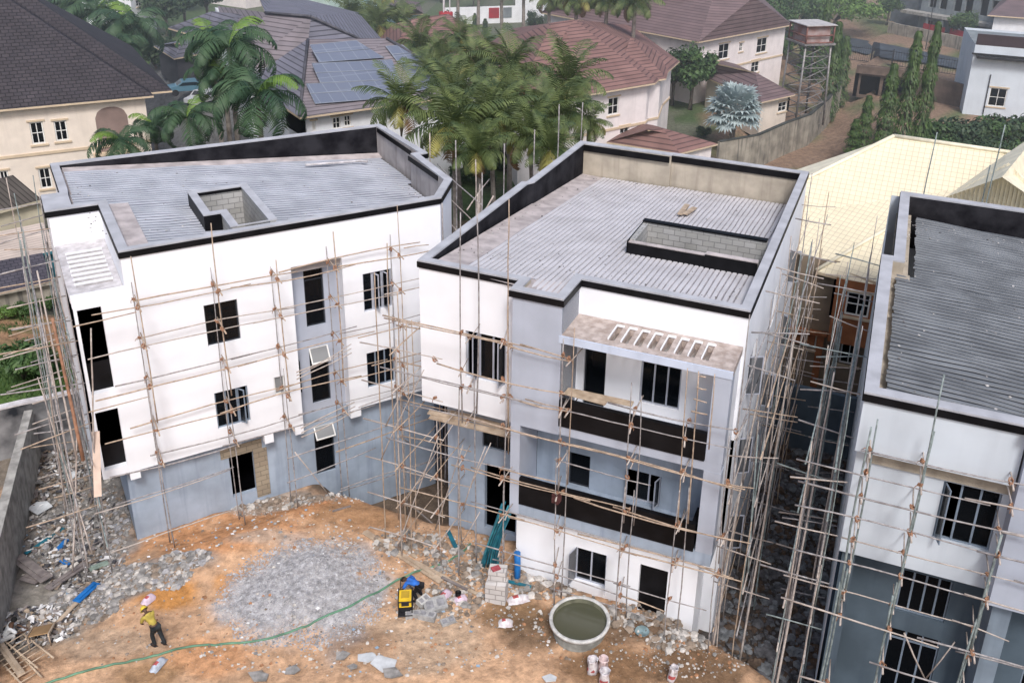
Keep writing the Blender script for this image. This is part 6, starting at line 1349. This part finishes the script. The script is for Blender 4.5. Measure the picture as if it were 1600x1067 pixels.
mb = MB(); mb.obox((bx0, by0, zt0+.05), (3.6, 3.6, .18), Rt); T.part('platform', mb, steel)
mb = MB(); mb.obox((bx0, by0, zt0+.1+(zt1-zt0)*.48), (2.6, 2.6, (zt1-zt0)*.86), Rt); T.part('tank', mb, mat('tank_pinkish', (.42, .36, .36), .7, .3, .8, col2=(.26, .13, .11)))
fr = MB(); ct = [Rt @ Vector((x*1.08, y*1.08, 0)) for x, y in cn]
for k in range(4):
    a, b_ = bs_+ct[k], bs_+ct[(k+1) % 4]; fr.tube([a+Vector((0, 0, zt0)), a+Vector((0, 0, zt1))], .09, 5)
    for z in (zt0+.2, (zt0+zt1)/2, zt1): fr.tube([a+Vector((0, 0, z)), b_+Vector((0, 0, z))], .08, 5)
T.part('cage', fr, rust); mb = MB(); mb.obox((bx0, by0, zt1+.12), (3.5, 3.5, .08), Rt); T.part('cage_roof', mb, mat('pale_tin', (.5, .48, .48), .5, .1, 2))
# radio mast and lamp post
c = at(698, 120, 0); h = zat(c[0], c[1], -40); T = Thing('radio_mast', 'thin lattice mast of pale tubes with a red band near the top centre', 'mast', (c[0], c[1], 0))
for k in range(3): mb = MB(); q = (c[0]+.45*math.cos(k*2.1), c[1]+.45*math.sin(k*2.1)); mb.tube([(*q, 0), (*q, h)], .07, 5); T.part('tube', mb, mat('mast_paint', (.55, .52, .54), .6, .1, 1))
mb = MB()
for i in range(int(h/.8)): mb.tube([(c[0]+.45*math.cos(i*2.1), c[1]+.45*math.sin(i*2.1), i*.8), (c[0]+.45*math.cos((i+1)*2.1), c[1]+.45*math.sin((i+1)*2.1), (i+1)*.8)], .035, 4, cap=False)
T.part('lattice', mb, mat('mast_paint', (.55, .52, .54))); zz = zat(c[0], c[1], 26); mb = MB(); mb.tube([(c[0], c[1], zz-.3), (c[0], c[1], zz+.5)], .8, 8); T.part('red_band', mb, mat('red_paint', (.35, .03, .04)))
c = onground(1446, 78, 0); T = Thing('lamp_post', 'slim lamp post by the road in the top right', 'lamp post', tuple(c)); mb = MB(); mb.tube([c, c+np.array([0, 0, 7.5]), c+np.array([.6, 0, 8.2])], .09, 6); T.part('pole', mb, steel); mb = MB(); mb.obox((c[0]+1.0, c[1], c[2]+8.25), (.8, .3, .15)); T.part('lamp', mb, whitefr)
c = at(1146, 225, 0); T = Thing('lamp_post', 'short white twin lamp post in front of the silver palm', 'lamp post', tuple(c)); mb = MB(); mb.tube([c, c+np.array([0, 0, 1.7])], .06, 6); T.part('pole', mb, whitefr)
for sx in (-.3, .3): mb = MB(); mb.lathe((c[0]+sx, c[1], 1.7), [(.01, 0), (.15, .05), (.18, .2), (.1, .35), (.01, .4)], 10); T.part('lamp', mb, whitefr)
# ---- left side sheds
def shed(label, u0, v0, u1, v1, z, dep, rise, m, wm, z0=-.5):
    a, b_ = at(u0, v0, z), at(u1, v1, z); ux = (b_-a)/np.linalg.norm(b_-a); uy = np.array([-ux[1], ux[0], 0]); T = Thing('shed', label, 'shed', (a[0], a[1], 0)); mb = MB(); c, d = b_+uy*dep+[0, 0, rise], a+uy*dep+[0, 0, rise]
    mb.face([a, b_, c, d]); dz = np.array([0, 0, .18]); mb.face([a-dz, b_-dz, b_, a], 1); mb.face([b_-dz, c-dz, c, b_], 1); T.part('roof', mb, [m, wm]); mb = MB(); i = .3
    A_, B_, C_, D_ = a+uy*i, b_+uy*i, c-uy*i, d-uy*i
    for (p, q, zp, zq) in ((A_, B_, z-.05, z-.05), (B_, C_, z-.05, z+rise-.1), (D_, A_, z+rise-.1, z-.05)): mb.face([(p[0], p[1], z0), (q[0], q[1], z0), (q[0], q[1], zq-.1), (p[0], p[1], zp-.1)])
    T.part('wall', mb, wm); return T
tealw = mat('teal_trim', (.04, .19, .24), .7, .1, 1); dkroof = tilemat('dark_felt_roof', (.085, .08, .10), (.07, .065, .085), (.03, .03, .04), .35, .25, .02)
brownroof = tilemat('brown_sheet_roof', (.11, .095, .085), (.09, .08, .07), (.04, .035, .03), .3, 30, .04, 0); boards = tilemat('pale_boards', (.55, .47, .42), (.48, .41, .37), (.3, .25, .22), 30, .2, .02, 0)
shed('cream walled shed with a brown ribbed roof below the beige house', -40, 340, 66, 312, 3.6, 3.2, .9, brownroof, mat('cream_board', (.62, .56, .42), .8, .1, 1))
shed('low shed with a pale boarded roof above a teal strip', -40, 420, 92, 390, 1.9, 2.6, .9, boards, tealw)
shed('dark felt roof directly behind the upper stained wall', -40, 465, 82, 440, 1.1, 2.4, .9, dkroof, stained)
a, b_ = at(-60, 462, 1.0), at(150, 425, 1.0); wallthing('boundary_wall', 'streaked grey wall above the earth bank at the left', seg(a, b_, 1.0, 1.0), .3, mat('streaked_concrete', (.30, .29, .28), .9, .2, 1, streak=.95, dirt=(.10, .10, .10), bump=.3), z0=-1.0)
# ---------------------------------------------------------------- vegetation
def frond_mesh(mb, az, e0, L, droop, lw, ln, n=26, m1=0, twist=0, hang=.55):
    """one feather leaf: a bending stalk with two rows of leaflets"""
    d = Vector((math.cos(az), math.sin(az), 0)); side = Vector((-d.y, d.x, 0)); p = Vector((0, 0, 0)); e = e0; pts = [p.copy()]; ang = [e]
    st = L/n
    for i in range(n):
        e -= droop/n*(.5+1.2*i/n); p = p+(d*math.cos(e)+Vector((0, 0, 1))*math.sin(e))*st; pts.append(p.copy()); ang.append(e)
    mb.tube(pts[::3]+[pts[-1]], .035, 3, m1, cap=False, r1=.008)
    for i in range(2, n+1):
        t = i/n; l = ln*(math.sin(math.pi*min(1, t*.85+.12))**.6)*U(.85, 1.1); up = -d*math.sin(ang[i])+Vector((0, 0, 1))*math.cos(ang[i]); fw = d*math.cos(ang[i])+Vector((0, 0, 1))*math.sin(ang[i])
        for s in (-1, 1):
            dr = (side*s*.85+fw*.5+up*(.15-hang*U(.6, 1.3))).normalized(); q = pts[i]; tip = q+dr*l+Vector((0, 0, -.12*l)); wv = fw*lw*.5
            mid = q+dr*l*.5+Vector((0, 0, .02))
            mb.face([q-wv*.6, q+wv*.6, mid+wv, mid-wv], m1); mb.face([mid-wv, mid+wv, tip], m1)
def palm_crown(name, n, L, ln, lw, mats, kind='coco', seed=1):
    random.seed(seed); mb = MB()
    for i in range(n):
        az = i*2.39996+U(-.2, .2); t = i/n
        if kind == 'coco':
            e0 = 1.50-1.55*t**.9+U(-.12, .12); dr = .55+1.75*t+U(-.15, .3); m1 = 0 if t < .62 or random.random() < .5 else 1
            if t > .93: m1 = 2
            frond_mesh(mb, az, e0, L*U(.88, 1.08)*(.80+.25*math.sin(math.pi*min(1, t+.25))), dr, lw, ln, 24, m1, hang=.25+1.1*t)
        else:
            e0 = 1.25-1.35*t+U(-.1, .1); dr = 1.9+.7*t; frond_mesh(mb, az, e0, L*U(.9, 1.05), dr, lw, ln, 26, 0 if i else 1, hang=.7)
    if kind == 'coco':
        for i in range(7): a = U(0, 6.28); mb.lathe((.22*math.cos(a), .22*math.sin(a), -.25+U(-.1, .1)), [(.01, -.13), (.1, -.06), (.12, 0), (.09, .09), (.01, .12)], 7, 2)
    return mb.build(name, mats)
protos = {}
for k in range(3): protos['coco%d' % k] = palm_crown('crown', 21+k*2, 3.0, .85, .085, [coco_m, coco_y, dryleaf], 'coco', 11+k)
for k in range(2): protos['royal%d' % k] = palm_crown('crown', 15+k, 3.0, .80, .10, [royal_m, royal_n], 'royal', 31+k)
random.seed(99)
used_proto = set()
def crown_obj(key, parent, loc, sc, rz):
    o = protos[key]
    if key in used_proto: o = o.copy(); COL.objects.link(o)
    used_proto.add(key); o.parent = parent; o.location = loc; o.scale = (sc, sc, sc) if not isinstance(sc, tuple) else sc; o.rotation_euler = (U(-.08, .08), U(-.08, .08), rz); return o
def raypt(u, v, yy): d = ray(u, v); t = yy/d[1]; return np.array([d[0]*t, yy, CAM_H+d[2]*t])
def palm(u, v, zc, rpx, key, label, lean=.5, name='coconut_palm', tr=.14, group='coconut palms in the grove between the buildings', cshaft=False):
    p = raypt(u, v, zc); zc = p[2]; g = gz(p[0], p[1]); T = Thing(name, label, 'palm tree', (p[0]+U(-lean, lean), p[1]+U(-lean, lean)*.5, g), 0, group)
    b0 = Vector(T.base); tp = Vector((p[0], p[1], zc)); n = 7; bend = Vector((U(-.3, .3), U(-.3, .3), 0))*lean
    pts = [b0.lerp(tp, i/n)+bend*math.sin(math.pi*i/n) for i in range(n+1)]; mb = MB(); mb.tube(pts, [tr*(1.35-.5*i/n) for i in range(n+1)], 9); T.part('trunk', mb, palmbark)
    if cshaft: mb = MB(); mb.tube([tp-Vector((0, 0, .1)), tp-Vector((0, 0, 1.1))], .11, 8, r1=.15); T.part('crownshaft', mb, leaf_l)
    dist = math.sqrt(p[0]**2+p[1]**2+(CAM_H-zc)**2); R = rpx*dist/F_PX
    crown_obj(key+str(random.randrange(3 if key == 'coco' else 2)), T.o, tp-b0, R/(2.6 if key == 'coco' else 2.6), U(0, 6.28))
cc = [(628, 165, 56, 62, 'leftmost palm of the grove, leaning over the corner of the left roof'), (709, 200, 55, 80, 'big palm with hanging yellowish fronds behind the gap between the buildings'), (712, 150, 62, 62, 'upright palm just above the big yellowish one'),
      (797, 112, 67, 62, 'tall palm in the middle of the grove with a spiky top'), (766, 188, 57, 66, 'palm between the big yellowish one and the middle roof'), (827, 216, 55, 66, 'low palm right behind the left parapet of the middle roof'),
      (888, 128, 66, 66, 'tallest palm at the right of the grove, against the red-brown roof'), (880, 178, 60, 64, 'palm under the tallest one at the right of the grove'), (743, 100, 70, 50, 'narrow palm behind the centre of the grove'), (847, 185, 59, 56, 'palm squeezed between two others right of centre'),
      (655, 72, 84, 46, 'palm in front of the red-tiled roof'), (590, 40, 98, 44, 'palm behind the end of the solar roof'), (550, 22, 104, 42, 'palm farthest left behind the solar roof'), (719, 62, 80, 36, 'slim upright palm right of the mast'), (628, 45, 100, 40, 'palm left of the red-tiled roof ridge'), (675, 118, 72, 44, 'palm at the back left of the grove'), (790, 160, 62, 60, 'palm hidden in the heart of the grove'), (690, 95, 78, 40, 'palm below the mast'), (745, 240, 52, 55, 'lowest palm, showing in the gap between the two roofs'), (860, 235, 53, 52, 'low palm touching the back corner of the middle roof'), (920, 195, 60, 40, 'small palm at the right end of the grove')]
for (u, v, zc, r, lab) in cc: palm(u, v, zc, r*1.12, 'coco', lab)
for (u, v, zc, r, lab) in ((358, 75, 63, 82, 'upper royal palm in front of the grey roof'), (402, 150, 58, 86, 'lower royal palm behind the left roof'), (330, 60, 72, 55, 'smaller royal palm left of the upper one'), (205, 40, 92, 62, 'dark royal palm beside the narrow white building'), (150, 20, 96, 60, 'royal palm over the shingle roof at the upper left'), (185, 72, 86, 46, 'short royal palm beneath the dark one'), (110, -5, 98, 50, 'palm cut by the top edge above the shingle roof'), (350, 120, 62, 60, 'royal palm partly hidden between the two big ones')):
    palm(u, v, zc, r, 'royal', lab, .2, 'royal_palm', .17, 'royal palms around the grey-roofed house', True)
for (u, v, zc, r, lab) in ((292, 185, 60, 62, 'young bright palm spreading behind the beige house'), (190, 222, 58.5, 52, 'low dark palm in front of the arched balcony'), (240, 195, 61, 38, 'dull small palm by the balcony corner')): palm(u, v, zc, r, 'royal', lab, .1, 'young_palm', .12, 'young palms near the beige house')
for (u, v, zc, r, lab) in ((901, 0, 96, 44, 'leftmost of the palms in front of the top brown roof'), (949, 0, 93, 44, 'middle palm in front of the top brown roof'), (993, 4, 91, 48, 'right palm in front of the top brown roof'), (858, -2, 102, 36, 'palm at the left end of the top brown roof'), (716, -30, 112, 30, 'first of four tall pale-trunked palms at the top'), (748, -28, 112, 30, 'second of four tall pale-trunked palms at the top'), (783, -25, 114, 30, 'third of four tall pale-trunked palms at the top'), (818, -22, 114, 34, 'fourth of four tall pale-trunked palms at the top'), (598, -10, 120, 30, 'palm cut by the top edge left of the mast')):
    palm(u, v, zc, r, 'coco', lab, .2, 'tall_palm', .2, 'tall palms along the top of the picture')
# silver fan palm
c = at(1148, 172, 3.6); g0_ = gz(c[0], c[1]); T = Thing('silver_fan_palm', 'silvery blue fan palm beside the small brown-roofed house', 'palm tree', (c[0], c[1], g0_)); mb = MB(); mb.tube([(c[0], c[1], g0_), (c[0], c[1], 3.6)], .28, 10); T.part('trunk', mb, palmbark); mb = MB()
for i in range(44):
    az = i*2.4; e = 1.35-2.0*i/44+U(-.1, .1); st = 1.7*U(.8, 1.1); d = Vector((math.cos(az)*math.cos(e), math.sin(az)*math.cos(e), math.sin(e))); o_ = Vector((c[0], c[1], 3.6)); h = o_+d*st; mb.tube([o_, h], .04, 4, cap=False)
    side = d.cross(Vector((0, 0, 1))).normalized(); up = side.cross(d).normalized(); R = 1.35*U(.85, 1.1)
    for k in range(17):
        a = -2.1+4.2*k/16; dr = (d*math.cos(a)+side*math.sin(a)).normalized(); q = side*math.cos(a)-d*math.sin(a); tip = h+dr*R+up*(-.18 if k % 2 else .05)-Vector((0, 0, .15)); mb.face([h, h+dr*R*.6-q*.15, tip, h+dr*R*.6+q*.15])
T.part('crown', mb, silver_m)
# leafy trees
def leafcloud(mb, cs, per, ls, spread):
    for (c, r) in cs:
        for _ in range(per):
            d = Vector((random.gauss(0, 1), random.gauss(0, 1), random.gauss(0, .8))); d.normalize(); p = Vector(c)+d*r*(U(0, 1)**.35)*spread; s = ls*U(.6, 1.3)
            n = (d+Vector((U(-.8, .8), U(-.8, .8), U(-.2, .9)))).normalized(); a = n.cross(Vector((U(-1, 1), U(-1, 1), U(-1, 1)))).normalized(); b_ = n.cross(a)
            mb.face([p-a*s, p+b_*s*.5, p+a*s, p-b_*s*.5])
def tree_proto(kind, seed):
    random.seed(seed); mb = MB(); tb = MB(); cs = []
    if kind == 'round':
        for _ in range(30):
            d = Vector((random.gauss(0, 1), random.gauss(0, 1), random.gauss(0, .7))).normalized(); cs.append((Vector((0, 0, 2.6))+d*U(.6, 1.35), U(.35, .65)))
        tb.tube([(0, 0, 0), (.05, .05, 1.2), (0, 0, 2.2)], .14, 8, r1=.08)
        for c, r in cs[:9]: tb.tube([(0, 0, 1.3), Vector((0, 0, 1.8)).lerp(c, .5), c], .06, 5, r1=.02)
        leafcloud(mb, cs, 110, .13, 1)
    elif kind == 'flat':
        for _ in range(42): a, r = U(0, 6.28), math.sqrt(U(0, 1))*3.4; cs.append((Vector((r*math.cos(a), r*math.sin(a), 3.6-.09*r*r+U(-.35, .35))), U(.5, .9)))
        tb.tube([(0, 0, 0), (.1, 0, 1.6), (0, 0, 2.6)], .22, 8, r1=.14)
        for c, r in cs[:12]: tb.tube([(0, 0, 1.7), Vector((0, 0, 2.3)).lerp(c, .5), c], .09, 5, r1=.02)
        leafcloud(mb, cs, 90, .15, 1)
    elif kind == 'bush':
        for _ in range(14): a, r = U(0, 6.28), math.sqrt(U(0, 1))*.7; cs.append((Vector((r*math.cos(a), r*math.sin(a), .35+U(0, .6))), U(.25, .45)))
        for c, r in cs[:5]: tb.tube([(0, 0, 0), c], .04, 5, r1=.01)
        leafcloud(mb, cs, 110, .10, 1)
    elif kind == 'column':
        tb.tube([(0, 0, 0), (0, 0, 5.4)], .09, 6, r1=.02)
        for _ in range(2600):
            z = .25+5.5*U(0, 1)**.9; R = (.62*(1-z/6.0)**.6+.05)*(1+.25*math.sin(z*5+seed)); a = U(0, 6.28); r = R*U(.55, 1.1); p = Vector((r*math.cos(a), r*math.sin(a), z)); d = Vector((math.cos(a)*.55, math.sin(a)*.55, -.75)).normalized(); s = Vector((-math.sin(a), math.cos(a), U(-.2, .2)))*.045; L = U(.16, .32)
            mb.face([p-s*.4, p+d*L*.5-s, p+d*L, p+d*L*.5+s])
    return mb, tb
TP = {}
for k, sd_ in (('round', 3), ('round2', 5), ('flat', 8), ('bush', 4), ('bush2', 6), ('column', 2), ('column2', 9)):
    mb, tb = tree_proto(k.rstrip('2'), sd_); TP[k] = (mb, tb, {})
def tree(u, v, sc, kind, m, label, cat='tree', name='leafy_tree', group=None, z=None, trunkm=None):
    p = onground(u, v, 0); base = (p[0], p[1], gz(p[0], p[1])); T = Thing(name, label, cat, base, 0, group); mb, tb, cache = TP[kind]
    if m.name not in cache:
        a = mb.build('crown' if 'bush' not in kind else 'foliage', m, T.o); b_ = tb.build('trunk' if 'bush' not in kind else 'stems', bark, T.o); cache[m.name] = (a.data, b_.data)
    else:
        for nm, d in zip(('crown', 'trunk') if 'bush' not in kind else ('foliage', 'stems'), cache[m.name]): o = bpy.data.objects.new(nm, d); COL.objects.link(o); o.parent = T.o
    T.o.scale = sc if isinstance(sc, tuple) else (sc, sc, sc); T.o.rotation_euler = (0, 0, U(0, 6.28))
random.seed(123)
g1 = 'leafy garden trees around the red-roofed house'
tree(1078, 172, 1.9, 'round', leaf_m, 'leafy tree right of the red-brown roofed house', group=g1); tree(1050, 165, 1.7, 'round2', leaf_d, 'dark tree touching the corner of the red-brown roofed house', group=g1); tree(1105, 130, 1.2, 'round', leaf_m, 'round tree between the cream house and the silver palm', group=g1); tree(1150, 135, 1.0, 'round2', leaf_l, 'small bright tree on the edge of the brown gatehouse roof', group=g1)
tree(1040, 110, 1.5, 'round', leaf_m, 'loose tree behind the end of the red-brown roof', group=g1); tree(1215, 108, 1.2, 'round2', leaf_m, 'small papaya-like tree beside the long cream house', group=g1); tree(1100, 215, .9, 'bush', leaf_d, 'bush left of the silver palm', 'bush', 'bush'); tree(1195, 220, 1.0, 'bush2', leaf_d, 'bush right of the silver palm', 'bush', 'bush')
g2 = 'trees in the upper right background'
tree(1300, 62, (1.9, 1.9, 1.7), 'flat', leaf_l, 'wide flat-topped tree above the tank tower', group=g2); tree(1235, 60, (1.7, 1.7, 1.6), 'flat', leaf_m, 'wide spreading tree left of the flat-topped one', group=g2); tree(1200, 30, 1.6, 'flat', leaf_l, 'bright spreading tree at the top edge over the cream house', group=g2); tree(1250, 110, 1.9, 'round', leaf_d, 'dark tree behind the tank tower', group=g2); tree(1215, 75, 1.6, 'round2', leaf_m, 'tree between the cream house and the tank tower', group=g2); tree(1500, 70, 1.3, 'round2', leaf_m, 'small tree in front of the concrete frame building', group=g2); tree(1350, 20, 1.5, 'flat', leaf_m, 'spreading tree at the top edge near the concrete building', group=g2)
for i, (u, v, s_) in enumerate(((1270, 45, 1.5), (1330, 30, 1.7), (1385, 40, 1.3), (1180, 60, 1.5), (1262, 150, 1.5), (1300, 120, 1.5), (1165, 20, 1.8))):
    tree(u, v, s_, random.choice(('round', 'round2')), leaf_d if i % 2 else leaf_m, ('tree filling the space behind the tank cage', 'tree under the flat-topped crown', 'tree by the road bend', 'tree at the right end of the brown roof', 'dense tree at the foot of the tank tower', 'dense tree between the tank tower and the railings', 'tree over the ridge of the top brown roof')[i], group=g2)
g3 = 'narrow column-shaped trees'
for (u, v, s, lab) in ((1290, 190, (1.6, 1.6, 1.9), 'column tree directly right of the tank tower'), (1308, 168, (1.5, 1.5, 1.45), 'column tree behind the one by the tank tower'), (1278, 130, (1.4, 1.4, 1.9), 'column tree rising behind the tank cage'), (1345, 238, (1.2, 1.2, .95), 'shortest column tree before the cream roof'), (1376, 236, (1.5, 1.5, 1.45), 'column tree with a thick base above the cream roof'), (1405, 232, (1.5, 1.5, 1.95), 'second tallest column tree above the cream roof'), (1432, 232, (1.35, 1.35, 2.1), 'tallest column tree above the cream roof'), (1330, 242, (1.1, 1.1, .6), 'dwarf column tree left of the shortest one')):
    tree(u, v, s, random.choice(('column', 'column2')), leaf_c, lab, name='column_tree', group=g3)
for i, (u, v, s) in enumerate(((726, 68, .55), (742, 70, .75), (758, 68, .6), (700, 60, .7))): tree(u, v, (.9, .9, s), 'column', leaf_d, ('slim dark conifer left of the tall palm trunks', 'tallest slim conifer between the palm trunks', 'slim conifer in front of the red panel', 'slim conifer beside the mast')[i], name='conifer')
tree(835, 58, 1.0, 'round', leaf_d, 'dark round tree between the thin palm trunks and the brown roof'); tree(556, 215, .9, 'bush', leaf_m, 'bush against the white wall under the solar roof', 'bush', 'bush'); tree(572, 212, .8, 'bush2', leaf_m, 'second bush against the white wall, nearer the palm', 'bush', 'bush')
hd = 'shrubs forming the hedge at the right'
hl = ['leftmost hedge shrub beside the tallest column tree', 'hedge shrub under the left end of the white building', 'hedge shrub below the drain pipe', 'hedge shrub in front of the white building window', 'hedge shrub right of the white building window', 'hedge shrub at the right edge of the picture', 'low shrub in the front row of the hedge, left', 'low shrub in the front row of the hedge, middle', 'low shrub in the front row of the hedge, right', 'lowest shrub peeping over the cream ridge']
for i, (u, v, s) in enumerate(((1458, 232, 2.3), (1490, 236, 2.5), (1520, 232, 2.3), (1550, 232, 2.5), (1580, 232, 2.6), (1610, 235, 2.8), (1475, 250, 1.8), (1510, 255, 1.9), (1545, 255, 2.0), (1575, 258, 1.9))): tree(u, v, s, random.choice(('bush', 'bush2')), leaf_d if i % 3 else leaf_m, hl[i], 'bush', 'hedge_shrub', hd)
tree(38, 592, 1.5, 'bush', leaf_m, 'dense green shrub on the grass left of the scaffold', 'bush', 'bush'); tree(52, 580, 1.2, 'bush2', leaf_d, 'darker shrub behind the dense one on the grass', 'bush', 'bush'); tree(45, 492, .7, 'bush', leaf_m, 'low weeds at the foot of the streaked wall', 'bush', 'bush'); tree(12, 498, .6, 'bush2', leaf_l, 'small bright weeds left at the streaked wall', 'bush', 'bush'); tree(75, 482, .6, 'bush2', leaf_m, 'small weeds beside the scaffold at the streaked wall', 'bush', 'bush')
for i, (u, v, s_) in enumerate(((690, 262, 1.3), (722, 285, 1.2), (752, 292, 1.3), (790, 268, 1.3), (830, 250, 1.2), (870, 232, 1.2), (905, 228, 1.1), (770, 250, 1.5), (720, 250, 1.5))):
    tree(u, v, s_, random.choice(('bush', 'bush2')), leaf_d, ('shadowy undergrowth at the corner of the left roof', 'undergrowth at the foot of the palms in the gap, left', 'undergrowth at the foot of the palms in the gap, right', 'undergrowth behind the left parapet of the middle roof', 'undergrowth under the palms near the middle roof step', 'undergrowth at the back corner of the middle roof', 'undergrowth beside the red annex', 'taller undergrowth in the centre of the palm grove', 'taller undergrowth at the left of the palm grove')[i], 'bush', 'bush', 'undergrowth beneath the palm grove')
g4 = 'dark trees in the upper left background'
for i, (u, v, s) in enumerate(((290, 50, 2.0), (325, 40, 1.9), (262, 60, 1.8), (245, 130, 1.6), (225, 110, 1.6), (280, 20, 2), (370, 10, 1.6), (180, 90, 1.6), (120, 45, 1.8), (445, 12, 1.3))):
    tree(u, v, s, random.choice(('round', 'round2')), leaf_d if i not in (6, 9) else leaf_l, ('dark tree left of the grey roof', 'dark tree right behind the grey lean-to roof', 'dark tree beside the narrow white building', 'dark tree over the corner of the shingle roof', 'dark tree under the dark royal palm', 'dark tree at the top edge over the lodge', 'bright tree over the grey roof ridge', 'dark tree under the upper left palms', 'dark tree behind the ridge of the shingle roof', 'bright tree at the top by the pale green shed')[i], group=g4)
g5 = 'background trees along the top edge'
tl = [(520, 0, 1.6), (570, -5, 1.6), (640, -8, 1.8), (690, 5, 1.4), (740, 15, 1.3), (790, -5, 1.7), (870, -10, 1.6), (1420, -5, 1.7), (490, -8, 1.5), (1100, -20, 2.0), (1160, 0, 1.9)]
for i, (u, v, s) in enumerate(tl): tree(u, v, s, random.choice(('round', 'round2')), random.choice((leaf_m, leaf_d)), 'background tree at the top edge, %s' % ('left of the pavilion', 'behind the light blue building', 'behind the pavilion', 'beside the mast', 'above the white street wall', 'behind the tall palm trunks', 'behind the left end of the brown roof', 'left of the concrete frame building', 'behind the pale green shed', 'over the brown roof', 'between the brown roof and the flat-topped tree')[i], group=g5)
# far-off wood beyond the town, one mass
mb = MB(); random.seed(5)
for _ in range(420):
    x, y = U(-260, 420), U(175, 420); r = U(2.5, 6); mb.stone((x, y, gz(x, y)+r*.6), r, 0, .8)
o = mb.build('far_wood', leaf_d); tag(o, 'distant mass of trees beyond the houses', 'trees'); o['kind'] = 'stuff'
# weeds
mb = MB(); random.seed(6)
for _ in range(9000):
    q = random.random()
    if q < .7: x, y = U(-33, -19.5), U(35.3, 41.5)
    else: x, y = U(-33, -20), U(42.5, 46)
    if q >= .7 and fbm(x*.9, y*.9) < .05: continue
    z = gz(x, y); a = U(0, 3.14); h = U(.08, .3); w2 = .04; mb.face([(x-w2*math.cos(a), y-w2*math.sin(a), z), (x+w2*math.cos(a), y+w2*math.sin(a), z), (x+U(-.1, .1), y+U(-.1, .1), z+h)])
o = mb.build('grass', leaf_m); tag(o, 'rough grass behind the blackened wall', 'grass'); o['kind'] = 'stuff'
# ---------------------------------------------------------------- camera, light, sky
cam = bpy.data.cameras.new('camera'); co = bpy.data.objects.new('camera', cam); COL.objects.link(co); scn.camera = co
cam.sensor_width = 36; cam.sensor_fit = 'HORIZONTAL'; cam.lens = F_PX/1600*36
cam.shift_x = -(PPX-800)/1600; cam.shift_y = -(533.5-PPY)/1600
cam.clip_start = .5; cam.clip_end = 3000
X = Vector(CM[0]); Y = -Vector(CM[1]); Z = -Vector(CM[2])
co.matrix_world = Matrix(((X.x, Y.x, Z.x, 0), (X.y, Y.y, Z.y, 0), (X.z, Y.z, Z.z, CAM_H), (0, 0, 0, 1)))
SUN_EL, SUN_AZ = RAD(50), RAD(168)     # azimuth measured from +Y clockwise: behind the camera, to the left
wd = bpy.data.worlds.new('World'); scn.world = wd; wd.use_nodes = True; nt = wd.node_tree
sky = nt.nodes.new('ShaderNodeTexSky'); sky.sky_type = 'NISHITA'; sky.sun_disc = False; sky.sun_elevation = SUN_EL; sky.sun_rotation = SUN_AZ
sky.dust_density = 4; sky.air_density = 1.0; sky.ozone_density = 1.0
nt.links.new(sky.outputs[0], nt.nodes['Background'].inputs[0]); nt.nodes['Background'].inputs[1].default_value = .155
sl = bpy.data.lights.new('sun', 'SUN'); so = bpy.data.objects.new('sun', sl); COL.objects.link(so)
sl.energy = 2.4; sl.angle = RAD(13); sl.color = (1, .99, .985)
dv = Vector((math.sin(SUN_AZ)*math.cos(SUN_EL), math.cos(SUN_AZ)*math.cos(SUN_EL), math.sin(SUN_EL)))
so.rotation_euler = dv.to_track_quat('Z', 'Y').to_euler(); so.location = dv*60
scn.view_settings.view_transform = 'Standard'; scn.view_settings.look = 'None'; scn.view_settings.exposure = 0; scn.view_settings.gamma = 1
scn.cycles.max_bounces = 6; scn.cycles.use_denoising = True

# thin haze that lies over the neighbourhood, a real volume of air
hm = bpy.data.materials.new('haze'); hm.use_nodes = True; nt = hm.node_tree; nt.nodes.remove(nt.nodes['Principled BSDF'])
vs_ = nt.nodes.new('ShaderNodeVolumeScatter'); vs_.inputs['Density'].default_value = .0017; vs_.inputs['Color'].default_value = (.86, .93, 1, 1); vs_.inputs['Anisotropy'].default_value = .2
nt.links.new(vs_.outputs[0], nt.nodes['Material Output'].inputs['Volume'])
mb = MB(); mb.box(-420, 900, 50, 990, -5, 32); ho = mb.build('haze', hm); ho['kind'] = 'structure'
scn.cycles.volume_bounces = 1
